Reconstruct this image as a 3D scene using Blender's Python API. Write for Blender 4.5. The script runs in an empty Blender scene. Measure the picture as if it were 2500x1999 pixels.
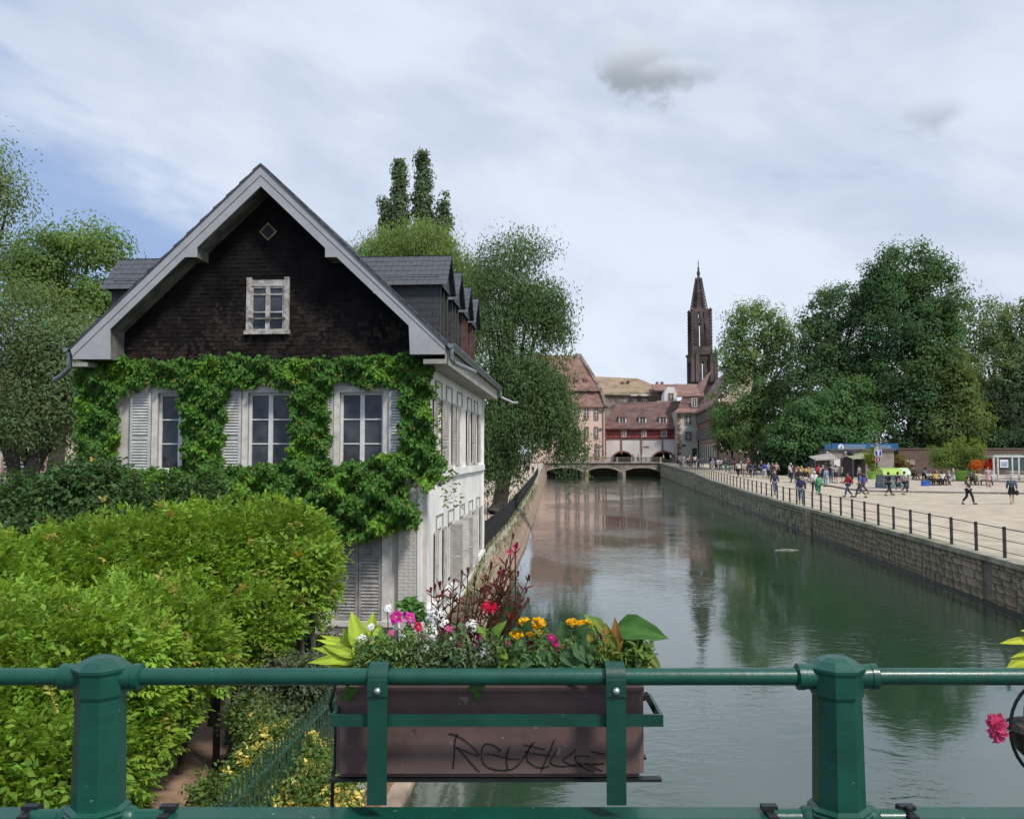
import bpy, math, random
import numpy as np
from mathutils import Vector, Matrix
random.seed(7); rng = np.random.default_rng(7)
R = math.radians
scn = bpy.context.scene
COL = scn.collection
# ------------------------------------------------------------------ camera
FPX, HZ, CAMZ = 2050.0, 1107.0, 4.5
TH = math.atan((HZ - 999.5) / FPX)
cd = bpy.data.cameras.new('camera'); cam = bpy.data.objects.new('camera', cd); COL.objects.link(cam)
cd.sensor_width = 36; cd.lens = FPX / 2500 * 36; cd.clip_start = 0.05; cd.clip_end = 6000
cam.location = (0, 0, CAMZ); cam.rotation_euler = (math.pi / 2 + TH, 0, 0); scn.camera = cam
# ------------------------------------------------------------------ world
SUN_EL, SUN_AZ = R(50), R(140)          # azimuth clockwise from +Y (view direction)
w = bpy.data.worlds.new('World'); scn.world = w; w.use_nodes = True
nt = w.node_tree; nt.nodes.clear()
def N(t, **k):
    n = nt.nodes.new(t)
    for a, b in k.items():
        if a.startswith('i_'): n.inputs[int(a[2:])].default_value = b
        else: setattr(n, a, b)
    return n
def LK(a, b): nt.links.new(a, b)
def MATH(op, a, b=None, c=None):
    n = N('ShaderNodeMath', operation=op)
    for i, x in enumerate((a, b, c)):
        if x is None: continue
        if isinstance(x, (int, float)): n.inputs[i].default_value = x
        else: LK(x, n.inputs[i])
    return n.outputs[0]
def SMOOTH(x, a, b):
    n = N('ShaderNodeMapRange', interpolation_type='SMOOTHSTEP'); LK(x, n.inputs[0])
    n.inputs[1].default_value = a; n.inputs[2].default_value = b
    return n.outputs[0]
def MIXC(f, a, b):
    n = N('ShaderNodeMix', data_type='RGBA')
    if isinstance(f, (int, float)): n.inputs[0].default_value = f
    else: LK(f, n.inputs[0])
    for i, x in ((6, a), (7, b)):
        if isinstance(x, tuple): n.inputs[i].default_value = x + (1,)
        else: LK(x, n.inputs[i])
    return n.outputs[2]
sky = N('ShaderNodeTexSky', sky_type='NISHITA'); sky.sun_disc = False
sky.sun_elevation = SUN_EL; sky.sun_rotation = SUN_AZ
tc = N('ShaderNodeTexCoord'); sep = N('ShaderNodeSeparateXYZ'); LK(tc.outputs['Generated'], sep.inputs[0])
dx, dy, dz = sep.outputs
az = MATH('ARCTAN2', dx, dy); el = MATH('ARCSINE', dz)
def cloudnoise(sx, sy, shear, scale, detail, rough, off, dist=0.0):
    c = N('ShaderNodeCombineXYZ')
    LK(MATH('ADD', MATH('MULTIPLY', az, sx), off), c.inputs[0])
    LK(MATH('MULTIPLY_ADD', az, shear, MATH('MULTIPLY', el, sy)), c.inputs[1])
    c.inputs[2].default_value = off
    n = N('ShaderNodeTexNoise'); LK(c.outputs[0], n.inputs['Vector'])
    n.inputs['Scale'].default_value = scale; n.inputs['Detail'].default_value = detail
    n.inputs['Roughness'].default_value = rough; n.inputs['Distortion'].default_value = dist
    return n.outputs['Fac']
n_streak = cloudnoise(0.9, 3.6, 0.75, 2.1, 5, 0.52, 7.9, 0.5)
n_big = cloudnoise(1.0, 2.6, 0.5, 1.7, 4, 0.5, 11.7, 0.4)
n_fine = cloudnoise(1.0, 2.0, 0.45, 5.0, 6, 0.55, 5.3, 0.3)
# thin veil clouds cover most of the sky, opening towards the west (negative azimuth)
cov = MATH('ADD', MATH('ADD', MATH('MULTIPLY', n_streak, 1.20), MATH('MULTIPLY', n_fine, 0.42)), MATH('MULTIPLY', n_big, 0.35))
cov = MATH('ADD', cov, MATH('MULTIPLY', SMOOTH(az, -0.58, 0.0), 0.36))
cov = MATH('ADD', cov, MATH('MULTIPLY_ADD', SMOOTH(el, 0.27, 0.46), 0.22, -0.05))
cov = SMOOTH(cov, 0.94, 1.24)
cov = MATH('MULTIPLY_ADD', cov, 0.72, 0.28)
shade = SMOOTH(MATH('ADD', MATH('MULTIPLY', n_big, 0.6), MATH('MULTIPLY', n_fine, 0.5)), 0.40, 0.68)
cloudcol = MIXC(shade, (4.35, 4.9, 5.95), (5.85, 6.35, 7.2))
base = MIXC(cov, (1.5, 2.6, 5.0), cloudcol)
base = MIXC(0.12, base, sky.outputs[0])
# two small grey cumulus scraps
def scrap(col_in, a0, e0, ra, re, strength, seed):
    ca = MATH('DIVIDE', MATH('SUBTRACT', az, a0), ra); ce = MATH('DIVIDE', MATH('SUBTRACT', el, e0), re)
    tail = MATH('MULTIPLY_ADD', ca, 0.28, ce)
    d = MATH('SQRT', MATH('ADD', MATH('MULTIPLY', ca, ca), MATH('MULTIPLY', tail, tail)))
    nn = cloudnoise(1, 1.3, 0, 26, 6, 0.6, seed)
    m = SMOOTH(MATH('MULTIPLY_ADD', nn, -2.6, MATH('ADD', d, 0.9)), 0.95, 0.0)
    rim = MATH('MULTIPLY', m, strength)
    hi = MIXC(SMOOTH(ce, -0.5, 0.9), (2.6, 2.95, 3.35), (5.0, 5.5, 6.1))
    return MIXC(rim, col_in, hi)
base = scrap(base, 0.152, 0.436, 0.048, 0.036, 1.0, 21.0)
base = scrap(base, 0.195, 0.424, 0.045, 0.016, 0.55, 24.0)
base = scrap(base, 0.47, 0.352, 0.03, 0.02, 0.5, 33.0)
bg = N('ShaderNodeBackground'); LK(base, bg.inputs[0]); bg.inputs[1].default_value = 0.1
ow = N('ShaderNodeOutputWorld'); LK(bg.outputs[0], ow.inputs[0])
# ------------------------------------------------------------------ sun, exposure
sl = bpy.data.lights.new('sun', 'SUN'); sl.energy = 2.2; sl.angle = R(9); sl.color = (1.0, 0.95, 0.87)
so = bpy.data.objects.new('sun', sl); COL.objects.link(so); so.location = (30, -20, 60)
sd = Vector((math.sin(SUN_AZ) * math.cos(SUN_EL), math.cos(SUN_AZ) * math.cos(SUN_EL), math.sin(SUN_EL)))
so.rotation_euler = sd.to_track_quat('Z', 'Y').to_euler()
vs = scn.view_settings; vs.view_transform = 'Standard'; vs.look = 'None'; vs.gamma = 1; vs.exposure = 0.5; vs.use_curve_mapping = False
scn.cycles.use_denoising = True; scn.cycles.max_bounces = 7; scn.cycles.transparent_max_bounces = 8
scn.cycles.diffuse_bounces = 3; scn.cycles.caustics_reflective = False; scn.cycles.caustics_refractive = False

# ------------------------------------------------------------------ pixel helpers (2500 x 1999 picture)
cT, sT = math.cos(TH), math.sin(TH)
def ray(u, v):
    xc = (u - 1250) / FPX; yc = (999.5 - v) / FPX
    return Vector((xc, cT - yc * sT, sT + yc * cT))
def P(u, v, Y):
    d = ray(u, v); t = Y / d.y; return Vector((d.x * t, Y, CAMZ + d.z * t))
def G(u, v, z):
    d = ray(u, v); t = (z - CAMZ) / d.z; return Vector((d.x * t, d.y * t, z))
def zf(Y):
    return float(np.interp(Y, [55, 70, 90, 105, 140, 160], [1.4, 1.5, 1.72, 2.12, 2.5, 2.62]))
def GT(u, v):
    Y = 60.0
    d = ray(u, v)
    for _ in range(60):
        z = CAMZ + d.z * Y / d.y
        # move so that height on the ray equals the terrain
        Yn = (zf(Y) - CAMZ) / (d.z / d.y); Y = 0.6 * Y + 0.4 * min(max(Yn, 20), 165)
    return Vector((d.x * Y / d.y, Y, zf(Y)))

# ------------------------------------------------------------------ materials
MATS = {}
def mat(name, col, rough=0.6, var=0.12, vscale=3.0, bump=0.0, bscale=30.0, metal=0.0, spec=0.5, col2=None, stretch=(1, 1, 1), coat=0.0, detail=6, chips=None):
    if name in MATS: return MATS[name]
    global nt
    m = bpy.data.materials.new(name); m.use_nodes = True; old = nt; nt = m.node_tree
    b = nt.nodes['Principled BSDF']; b.inputs['Roughness'].default_value = rough; b.inputs['Metallic'].default_value = metal
    b.inputs['Specular IOR Level'].default_value = spec; b.inputs['Coat Weight'].default_value = coat
    tcn = N('ShaderNodeTexCoord'); mp = N('ShaderNodeMapping'); LK(tcn.outputs['Object'], mp.inputs[0]); mp.inputs['Scale'].default_value = stretch
    n = N('ShaderNodeTexNoise'); LK(mp.outputs[0], n.inputs[0]); n.inputs['Scale'].default_value = vscale; n.inputs['Detail'].default_value = detail; n.inputs['Roughness'].default_value = 0.65
    c2 = col2 if col2 else tuple(max(0, x * (1 - 2.2 * var)) for x in col)
    c1 = tuple(min(1, x * (1 + var)) for x in col)
    f = SMOOTH(n.outputs['Fac'], 0.3, 0.68)
    cc_ = MIXC(f, c2, c1)
    if chips:
        for sc_, th_, colr in chips:
            ns = N('ShaderNodeTexNoise'); LK(mp.outputs[0], ns.inputs[0]); ns.inputs['Scale'].default_value = sc_; ns.inputs['Detail'].default_value = 3
            cc_ = MIXC(SMOOTH(ns.outputs['Fac'], th_, th_ + .02), cc_, colr)
    LK(cc_, b.inputs['Base Color'])
    if bump:
        nb = N('ShaderNodeTexNoise'); LK(mp.outputs[0], nb.inputs[0]); nb.inputs['Scale'].default_value = bscale; nb.inputs['Detail'].default_value = 5
        bp = N('ShaderNodeBump'); bp.inputs['Strength'].default_value = bump; bp.inputs['Distance'].default_value = 0.02
        LK(nb.outputs['Fac'], bp.inputs['Height']); LK(bp.outputs[0], b.inputs['Normal'])
    nt = old; MATS[name] = m; return m
def leafmat(name, trans=0.38, rough=0.5, spec=0.35):
    if name in MATS: return MATS[name]
    global nt
    m = bpy.data.materials.new(name); m.use_nodes = True; old = nt; nt = m.node_tree
    b = nt.nodes['Principled BSDF']; b.inputs['Roughness'].default_value = rough; b.inputs['Specular IOR Level'].default_value = spec
    a = N('ShaderNodeAttribute', attribute_name='Col'); LK(a.outputs['Color'], b.inputs['Base Color'])
    t = N('ShaderNodeBsdfTranslucent'); mx = N('ShaderNodeMixShader'); mx.inputs[0].default_value = trans
    tcol = N('ShaderNodeMix', data_type='RGBA', blend_type='MULTIPLY'); tcol.inputs[0].default_value = 1
    LK(a.outputs['Color'], tcol.inputs[6]); tcol.inputs[7].default_value = (1.5, 1.35, 0.5, 1); LK(tcol.outputs[2], t.inputs[0])
    LK(b.outputs[0], mx.inputs[1]); LK(t.outputs[0], mx.inputs[2])
    LK(mx.outputs[0], nt.nodes['Material Output'].inputs[0])
    nt = old; MATS[name] = m; return m
def brickmat(name, c1, c2, mortar, scale, bw=0.5, rh=0.25, msize=0.02, bump=0.4, rough=0.85, rot=(0, 0, 0), moss=None, axis='xz'):
    if name in MATS: return MATS[name]
    global nt
    m = bpy.data.materials.new(name); m.use_nodes = True; old = nt; nt = m.node_tree
    b = nt.nodes['Principled BSDF']; b.inputs['Roughness'].default_value = rough; b.inputs['Specular IOR Level'].default_value = 0.25
    tcn = N('ShaderNodeTexCoord'); s = N('ShaderNodeSeparateXYZ'); LK(tcn.outputs['Object'], s.inputs[0]); c = N('ShaderNodeCombineXYZ')
    LK(s.outputs['XYZ'.index(axis[0].upper())], c.inputs[0]); LK(s.outputs['XYZ'.index(axis[1].upper())], c.inputs[1])
    br = N('ShaderNodeTexBrick'); LK(c.outputs[0], br.inputs[0]); br.inputs['Color1'].default_value = c1 + (1,); br.inputs['Color2'].default_value = c2 + (1,)
    br.inputs['Mortar'].default_value = mortar + (1,); br.inputs['Scale'].default_value = scale; br.inputs['Brick Width'].default_value = bw; br.inputs['Row Height'].default_value = rh
    br.inputs['Mortar Size'].default_value = msize; br.inputs['Bias'].default_value = 0.1
    n = N('ShaderNodeTexNoise'); LK(tcn.outputs['Object'], n.inputs[0]); n.inputs['Scale'].default_value = 1.1; n.inputs['Detail'].default_value = 8
    colr = MIXC(SMOOTH(n.outputs['Fac'], 0.35, 0.75), br.outputs[0], moss if moss else tuple(x * 0.55 for x in c1))
    LK(colr, b.inputs['Base Color'])
    bp = N('ShaderNodeBump'); bp.inputs['Strength'].default_value = bump; bp.inputs['Distance'].default_value = 0.03; bp.invert = True
    LK(br.outputs['Fac'], bp.inputs['Height']); LK(bp.outputs[0], b.inputs['Normal'])
    nt = old; MATS[name] = m; return m

# ------------------------------------------------------------------ mesh helpers
def mesh_np(name, V, faces, m=None, smooth=False, cols=None):
    V = np.asarray(V, dtype=np.float32); me = bpy.data.meshes.new(name)
    Fc = np.asarray(faces, dtype=np.int32)
    k = Fc.shape[1]
    me.vertices.add(len(V)); me.vertices.foreach_set('co', V.ravel())
    me.loops.add(Fc.size); me.loops.foreach_set('vertex_index', Fc.ravel())
    me.polygons.add(len(Fc)); me.polygons.foreach_set('loop_start', np.arange(0, Fc.size, k, dtype=np.int32))
    if smooth: me.polygons.foreach_set('use_smooth', np.ones(len(Fc), dtype=bool))
    if cols is not None:
        at = me.color_attributes.new('Col', 'FLOAT_COLOR', 'POINT')
        c4 = np.ones((len(V), 4), dtype=np.float32); c4[:, :3] = cols; at.data.foreach_set('color', c4.ravel())
    me.update(calc_edges=True); me.validate()
    if m: me.materials.append(m)
    return me
def link(name, me, parent=None, loc=None):
    o = bpy.data.objects.new(name, me); COL.objects.link(o)
    if parent is not None:
        o.parent = parent
    if loc is not None: o.location = loc
    return o
def tag(o, label=None, cat=None, group=None, kind=None):
    if label: o['label'] = label
    if cat: o['category'] = cat
    if group: o['group'] = group
    if kind: o['kind'] = kind
    return o
def thing(name, label, cat, loc=(0, 0, 0), rz=0.0, group=None):
    o = bpy.data.objects.new(name, None); COL.objects.link(o); o.location = loc; o.rotation_euler = (0, 0, rz)
    return tag(o, label, cat, group)
class MB:
    """collects shapes into one mesh; T maps each point"""
    def __init__(s, T=None): s.v = []; s.f = []; s.T = T
    def add(s, vs_, fs):
        n = len(s.v); T = s.T
        s.v += [tuple(T(*p)) if T else tuple(p) for p in vs_]
        s.f += [tuple(i + n for i in f) for f in fs]; return s
    def box(s, x0, x1, y0, y1, z0, z1):
        return s.add([(x0, y0, z0), (x1, y0, z0), (x1, y1, z0), (x0, y1, z0), (x0, y0, z1), (x1, y0, z1), (x1, y1, z1), (x0, y1, z1)],
                     [(0, 3, 2, 1), (4, 5, 6, 7), (0, 1, 5, 4), (1, 2, 6, 5), (2, 3, 7, 6), (3, 0, 4, 7)])
    def prism(s, poly, d0, d1, axis='y'):
        """polygon of (a, b) extruded along the axis from d0 to d1"""
        n = len(poly)
        if axis == 'y': mk = lambda a, b, d: (a, d, b)
        elif axis == 'x': mk = lambda a, b, d: (d, a, b)
        else: mk = lambda a, b, d: (a, b, d)
        vs_ = [mk(a, b, d0) for a, b in poly] + [mk(a, b, d1) for a, b in poly]
        fs = [tuple(range(n)), tuple(range(2 * n - 1, n - 1, -1))] + [(i, (i + 1) % n, n + (i + 1) % n, n + i) for i in range(n)]
        return s.add(vs_, fs)
    def tube(s, pts, rad, n=8, cap=True):
        pts = [Vector(p) for p in pts]; rads = rad if isinstance(rad, (list, tuple)) else [rad] * len(pts)
        vs_ = []; prev = None
        for i, p in enumerate(pts):
            t = (pts[min(i + 1, len(pts) - 1)] - pts[max(i - 1, 0)]).normalized()
            if prev is None:
                a = t.orthogonal().normalized()
            else:
                a = (prev - t * prev.dot(t)); a = a.normalized() if a.length > 1e-5 else t.orthogonal().normalized()
            prev = a; b = t.cross(a)
            for k in range(n):
                an = 2 * math.pi * k / n; vs_.append(p + (a * math.cos(an) + b * math.sin(an)) * rads[i])
        fs = []
        for i in range(len(pts) - 1):
            for k in range(n):
                fs.append((i * n + k, i * n + (k + 1) % n, (i + 1) * n + (k + 1) % n, (i + 1) * n + k))
        if cap: fs += [tuple(range(n - 1, -1, -1)), tuple((len(pts) - 1) * n + k for k in range(n))]
        return s.add(vs_, fs)
    def lathe(s, prof, n=16, c=(0, 0, 0), a0=0.0, sx=1.0, sy=1.0):
        vs_ = [(c[0] + r * sx * math.cos(a0 + 2 * math.pi * k / n), c[1] + r * sy * math.sin(a0 + 2 * math.pi * k / n), c[2] + z) for r, z in prof for k in range(n)]
        fs = [(i * n + k, i * n + (k + 1) % n, (i + 1) * n + (k + 1) % n, (i + 1) * n + k) for i in range(len(prof) - 1) for k in range(n)]
        fs += [tuple(range(n - 1, -1, -1)), tuple((len(prof) - 1) * n + k for k in range(n))]
        return s.add(vs_, fs)
    def quad(s, *p): return s.add(list(p), [tuple(range(len(p)))])
    def mesh(s, name, m=None, smooth=False):
        me = bpy.data.meshes.new(name); me.from_pydata(s.v, [], s.f); me.update()
        if smooth:
            me.polygons.foreach_set('use_smooth', np.ones(len(me.polygons), dtype=bool))
            try: me.set_sharp_from_angle(angle=R(38))
            except Exception: pass
        if m: me.materials.append(m)
        return me
    def build(s, name, m, parent=None, smooth=False, loc=None): return link(name, s.mesh(name, m, smooth), parent, loc)
def wpart(name, mb, m, parent, smooth=False):
    """a part built in world coordinates under an unrotated parent"""
    return mb.build(name, m, parent, smooth, loc=-Vector(parent.location))
def struct(name, mb, m): return tag(mb.build(name, m), None, None, None, 'structure')

def unit(a): return a / (np.linalg.norm(a, axis=1, keepdims=True) + 1e-9)
def leaves(name, pos, dirs, nors, L, Wd, cols, m, parent=None, fold=0.2, six=False, loc=None, droop=0.0):
    n = len(pos); L = np.broadcast_to(np.asarray(L, float), (n,))[:, None]; Wd = np.broadcast_to(np.asarray(Wd, float), (n,))[:, None]
    dirs = unit(dirs); side = unit(np.cross(nors, dirs)); nor = np.cross(dirs, side)
    tip = pos + dirs * L - nor * L * droop
    if six:
        def sp(t, w_, s_): return pos + dirs * L * t + side * s_ * Wd * w_ + nor * Wd * fold - nor * L * droop * t * t
        V = np.stack([pos, sp(.28, .46, 1), sp(.62, .40, 1), tip, sp(.62, .40, -1), sp(.28, .46, -1)], 1).reshape(-1, 3)
        b = np.arange(n)[:, None] * 6; Fc = np.concatenate([b + [0, 1, 2, 3], b + [0, 3, 4, 5]], 0); k = 6
    else:
        mid = pos + dirs * L * .42
        V = np.stack([pos, mid + side * Wd * .5 + nor * Wd * fold, tip, mid - side * Wd * .5 + nor * Wd * fold], 1).reshape(-1, 3)
        b = np.arange(n)[:, None] * 4; Fc = np.concatenate([b + [0, 1, 2], b + [0, 2, 3]], 0); k = 4
    me = mesh_np(name, V, Fc, m, cols=np.repeat(np.clip(cols, 0, 1), k, 0))
    return link(name, me, parent, loc)
def rsphere(n): return unit(rng.normal(size=(n, 3)))
def tint(base, n, v=0.25, warm=0.15):
    f = 1 + v * rng.uniform(-1, 1, (n, 1)); wv = 1 + warm * rng.uniform(-1, 1, (n, 1))
    return np.asarray(base)[None, :] * f * np.concatenate([wv, np.ones((n, 1)), 2 - wv], 1)

# ================================================================== setting
XR = lambda Y: 14.2 + 0.106 * (Y - 24.5)              # right quay face
XL = lambda Y: -1.86 + 0.0732 * (min(Y, 40) - 18.5) + 0.05 * max(0, Y - 40)   # left quay edge (house line)
def grid_sheet(xs_of, ys, zs_of, nx):
    V = []; Fc = []
    for j, y in enumerate(ys):
        a, b = xs_of(y)
        for i in range(nx + 1):
            x = a + (b - a) * (i / nx) ** 1.6; V.append((x, y, zs_of(x, y)))
    for j in range(len(ys) - 1):
        for i in range(nx):
            k = j * (nx + 1) + i; Fc.append((k, k + 1, k + nx + 2, k + nx + 1))
    m = MB(); m.v = V; m.f = Fc; return m
m_ground = mat('earth_ground', (0.20, 0.17, 0.13), 0.95, 0.2, 0.4)
struct('ground', MB().add([(-3000, 172.5, 2.5), (3000, 172.5, 2.5), (3000, 5000, 2.5), (-3000, 5000, 2.5)], [(0, 1, 2, 3)]), m_ground)
struct('canal_bed', MB().add([(-40, -60, -1.5), (80, -60, -1.5), (80, 174, -1.5), (-40, 174, -1.5)], [(0, 1, 2, 3)]), m_ground)
# water
def watermat():
    global nt
    m = bpy.data.materials.new('canal_water'); m.use_nodes = True; old = nt; nt = m.node_tree
    b = nt.nodes['Principled BSDF']; b.inputs['Base Color'].default_value = (0.024, 0.050, 0.027, 1); b.inputs['Roughness'].default_value = 0.04
    b.inputs['IOR'].default_value = 2.3
    t = N('ShaderNodeTexCoord')
    def nz(scale, sx, sy, rot, det, dist=0.0):
        mp = N('ShaderNodeMapping'); LK(t.outputs['Object'], mp.inputs[0]); mp.inputs['Scale'].default_value = (sx, sy, 1); mp.inputs['Rotation'].default_value = (0, 0, rot)
        n = N('ShaderNodeTexNoise'); LK(mp.outputs[0], n.inputs[0]); n.inputs['Scale'].default_value = scale; n.inputs['Detail'].default_value = det; n.inputs['Distortion'].default_value = dist
        return n.outputs['Fac']
    patch = SMOOTH(nz(0.16, 1, 0.6, 0.2, 3), 0.40, 0.62)
    h = MATH('ADD', MATH('MULTIPLY', nz(2.2, 1, 1.7, 0.25, 4, 0.6), 1.0), MATH('MULTIPLY', nz(6.5, 1, 1.5, -0.3, 3), 0.30))
    h = MATH('ADD', h, MATH('MULTIPLY', nz(0.55, 1, 1.4, 0.1, 2), 0.7))
    h = MATH('MULTIPLY', h, MATH('MULTIPLY_ADD', patch, 0.85, 0.15))
    bp = N('ShaderNodeBump'); bp.inputs['Strength'].default_value = 0.5; bp.inputs['Distance'].default_value = 0.024
    LK(h, bp.inputs['Height']); LK(bp.outputs[0], b.inputs['Normal'])
    nt = old; return m
struct('canal_water', MB().add([(-30, -60, 0), (70, -60, 0), (70, 173, 0), (-30, 173, 0)], [(0, 1, 2, 3)]), watermat())
# right esplanade
m_pave = mat('esplanade_gravel', (0.46, 0.395, 0.30), 0.95, 0.14, 0.9, 0.35, 26, col2=(0.36, 0.31, 0.235))
ys = [-60, 0, 20, 40, 55, 62, 70, 80, 90, 97, 105, 120, 140, 160, 172.6]
struct('esplanade', grid_sheet(lambda y: (XR(y) + 0.3, 420), ys, lambda x, y: zf(y), 14), m_pave)
# raised pavement with kerb behind the esplanade
kerb = [(44.0, 160), (38.5, 130), (33.6, 107), (29.0, 80), (27.9, 70), (28.3, 67), (31, 65.5), (38.4, 63), (60, 58), (110, 50)]
m_pave2 = mat('pavement_sand', (0.47, 0.40, 0.325), 0.95, 0.12, 0.6, 0.2, 30)
mb = MB(); k_ = MB()
dense = []
for (x0, y0), (x1, y1) in zip(kerb, kerb[1:]):
    n = max(1, int(math.hypot(x1 - x0, y1 - y0) / 3))
    dense += [(x0 + (x1 - x0) * i / n, y0 + (y1 - y0) * i / n) for i in range(n)]
dense.append(kerb[-1])
for i, ((x0, y0), (x1, y1)) in enumerate(zip(dense, dense[1:])):
    z0, z1 = zf(y0) + 0.125, zf(y1) + 0.125
    fx0, fx1 = max(x0, 20) + 200, max(x1, 20) + 200
    fy0 = 175 if y0 < 66 else y0; fy1 = 175 if y1 < 66 else y1
    mb.add([(x0 + .05, y0 + .03, z0), (x1 + .05, y1 + .03, z1), (x1 + 90, y1 + 60 if y1 < 90 else y1, z1 + (0.5 if y1 < 90 else 0)), (x0 + 90, y0 + 60 if y0 < 90 else y0, z0 + (0.5 if y0 < 90 else 0))], [(0, 1, 2, 3)])
struct('pavement', mb, m_pave2)
kerb_o = thing('kerb', 'long grey stone kerb edging the sandy pavement across the square', 'kerb'); kerb_o['kind'] = 'structure'
m_kerb = mat('kerb_stone', (0.24, 0.215, 0.19), 0.9, 0.2, 2.0)
for i, ((x0, y0), (x1, y1)) in enumerate(zip(dense, dense[1:])):
    d = Vector((x1 - x0, y1 - y0, 0)); nn = Vector((-d.y, d.x, 0)).normalized()
    if nn.x > 0: nn = -nn
    g = d.normalized() * 0.012; z0, z1 = zf(y0), zf(y1)
    a0 = Vector((x0, y0, 0)) + g; a1 = Vector((x1, y1, 0)) - g; b0 = a0 + nn * .16; b1 = a1 + nn * .16
    q = MB()
    vs_ = [(p.x, p.y, zz + h) for h in (-0.15, 0.13) for p, zz in ((a0, z0), (a1, z1), (b1, z1), (b0, z0))]
    q.add(vs_, [(0, 1, 2, 3), (4, 7, 6, 5), (0, 4, 5, 1), (1, 5, 6, 2), (2, 6, 7, 3), (3, 7, 4, 0)]).build('kerb_stone', m_kerb, kerb_o)
# left bank
m_path = mat('river_path', (0.50, 0.40, 0.31), 0.95, 0.12, 0.5, 0.2, 25)
ysl = [30.0, 40, 60, 80, 100, 130, 150, 172.6]
zl = lambda Y: float(np.interp(Y, [30, 90, 130, 160], [1.1, 1.2, 1.8, 2.6]))
struct('river_path', grid_sheet(lambda y: (XL(y) + .02, -160), ysl, lambda x, y: zl(y), 8), m_path)
m_slope = brickmat('quay_slope', (0.43, 0.29, 0.225), (0.36, 0.24, 0.19), (0.26, 0.20, 0.155), 1.0, 0.9, 0.32, 0.03, 0.7, moss=(0.22, 0.19, 0.13), axis='yz')
m_verge = mat('mossy_coping', (0.34, 0.315, 0.26), 0.95, 0.3, 2.2, 0.5, 14, col2=(0.22, 0.215, 0.14))
n = 90; yy = [22.0 + (172 - 22.0) * (i / n) ** 1.5 for i in range(n + 1)]
vq, q = MB(), MB()
for y in yy:
    h = zl(y) if y > 30 else max(.2, 1.1 - (30 - y) * .13); wob = 0.05 * math.sin(y * 0.9) + 0.04 * math.sin(y * 2.3)
    vq.v += [(XL(y) - .1, y, h + .03), (XL(y) + .26 + wob, y, h + .02), (XL(y) + .31 + wob, y, h - .10)]
    q.v += [(XL(y) + .27 + wob, y, h - .06), (XL(y) + .60 + wob * .7, y, h * .55), (XL(y) + .90, y, .12), (XL(y) + .98, y, -.4)]
for j in range(n):
    for i in range(2): vq.f.append((j * 3 + i, j * 3 + i + 1, j * 3 + i + 4, j * 3 + i + 3))
    for i in range(3): q.f.append((j * 4 + i, j * 4 + i + 1, j * 4 + i + 5, j * 4 + i + 4))
struct('left_quay_slope', q, m_slope); struct('left_quay_verge', vq, m_verge)
m_soil = mat('garden_soil', (0.12, 0.09, 0.06), 0.95, 0.3, 1.5, 0.5, 18)
struct('garden_ground', grid_sheet(lambda y: (XL(y) + .72, -14.2), [-8, 3, 6, 9, 12, 15, 18, 24, 30.2], lambda x, y: 0.40 + .03 * math.sin(x * 2 + y), 10), m_soil)
m_dirt = mat('dirt_path', (0.34, 0.22, 0.15), 0.95, 0.22, 1.6, 0.5, 14)
pl = [G(300, 1999, .44), G(345, 1950, .44), G(420, 1860, .44), G(480, 1780, .44), G(545, 1715, .44), G(590, 1640, .44), G(640, 1560, .44)]
pr = [G(470, 1999, .44), G(470, 1950, .44), G(540, 1860, .44), G(580, 1780, .44), G(600, 1715, .44), G(640, 1640, .44), G(690, 1560, .44)]
q = MB()
for i in range(len(pl) - 1):
    q.quad(pl[i], pr[i], pr[i + 1], pl[i + 1])
struct('garden_path', q, m_dirt)
m_street = mat('street_tarmac', (0.14, 0.13, 0.12), 0.9, 0.15, 1.0)
struct('left_street', MB().box(-200, -14.2, -20, 172.4, 0.2, 2.2), m_street)
# garden edge brick wall above the canal
m_gbrick = mat('garden_brick', (0.40, 0.19, 0.12), 0.9, 0.25, 3.0, 0.4, 40)
gw = thing('garden_wall', 'low red brick wall edging the garden above the water', 'wall', (0, 0, 0))
m_mort = mat('mortar', (0.38, 0.34, 0.29), 0.95, 0.15, 4)
q = MB(); n = 8
for i in range(n):
    y0, y1 = 3 + 15.4 * i / n, 3 + 15.4 * (i + 1) / n
    q.add([(XL(y0) + .60, y0, -.5), (XL(y1) + .60, y1, -.5), (XL(y1) + .78, y1, -.5), (XL(y0) + .78, y0, -.5),
           (XL(y0) + .60, y0, .55), (XL(y1) + .60, y1, .55), (XL(y1) + .78, y1, .55), (XL(y0) + .78, y0, .55)],
          [(4, 5, 6, 7), (0, 1, 5, 4), (3, 2, 6, 7)])
q.build('core', m_mort, gw)
bme = MB().box(0, .016, 0, .215, 0, .062).mesh('brick', m_gbrick)
for r_ in range(8):
    for i in range(36):
        y = 8.2 + i * 0.228 + (r_ % 2) * .114
        if y > 16.5: continue
        o = link('brick', bme, gw); o.location = (XL(y) + .775 + random.uniform(0, .006), y, .02 + r_ * .073); o.rotation_euler = (0, 0, -.073)
q = MB(); n = 8
for i in range(n):
    y0, y1 = 3 + 26.6 * i / n, 3 + 26.6 * (i + 1) / n
    q.quad((XL(y0) + .5, y0, .16), (XL(y1) + .5, y1, .16), (XL(y1) + 1.02, y1, .07), (XL(y0) + 1.02, y0, .07))
    q.quad((XL(y0) + 1.02, y0, .07), (XL(y1) + 1.02, y1, .07), (XL(y1) + 1.06, y1, -.5), (XL(y0) + 1.06, y0, -.5))
struct('quay_ledge', q, mat('ledge_stone', (0.33, 0.26, 0.20), 0.9, 0.2, 1.5))

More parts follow.
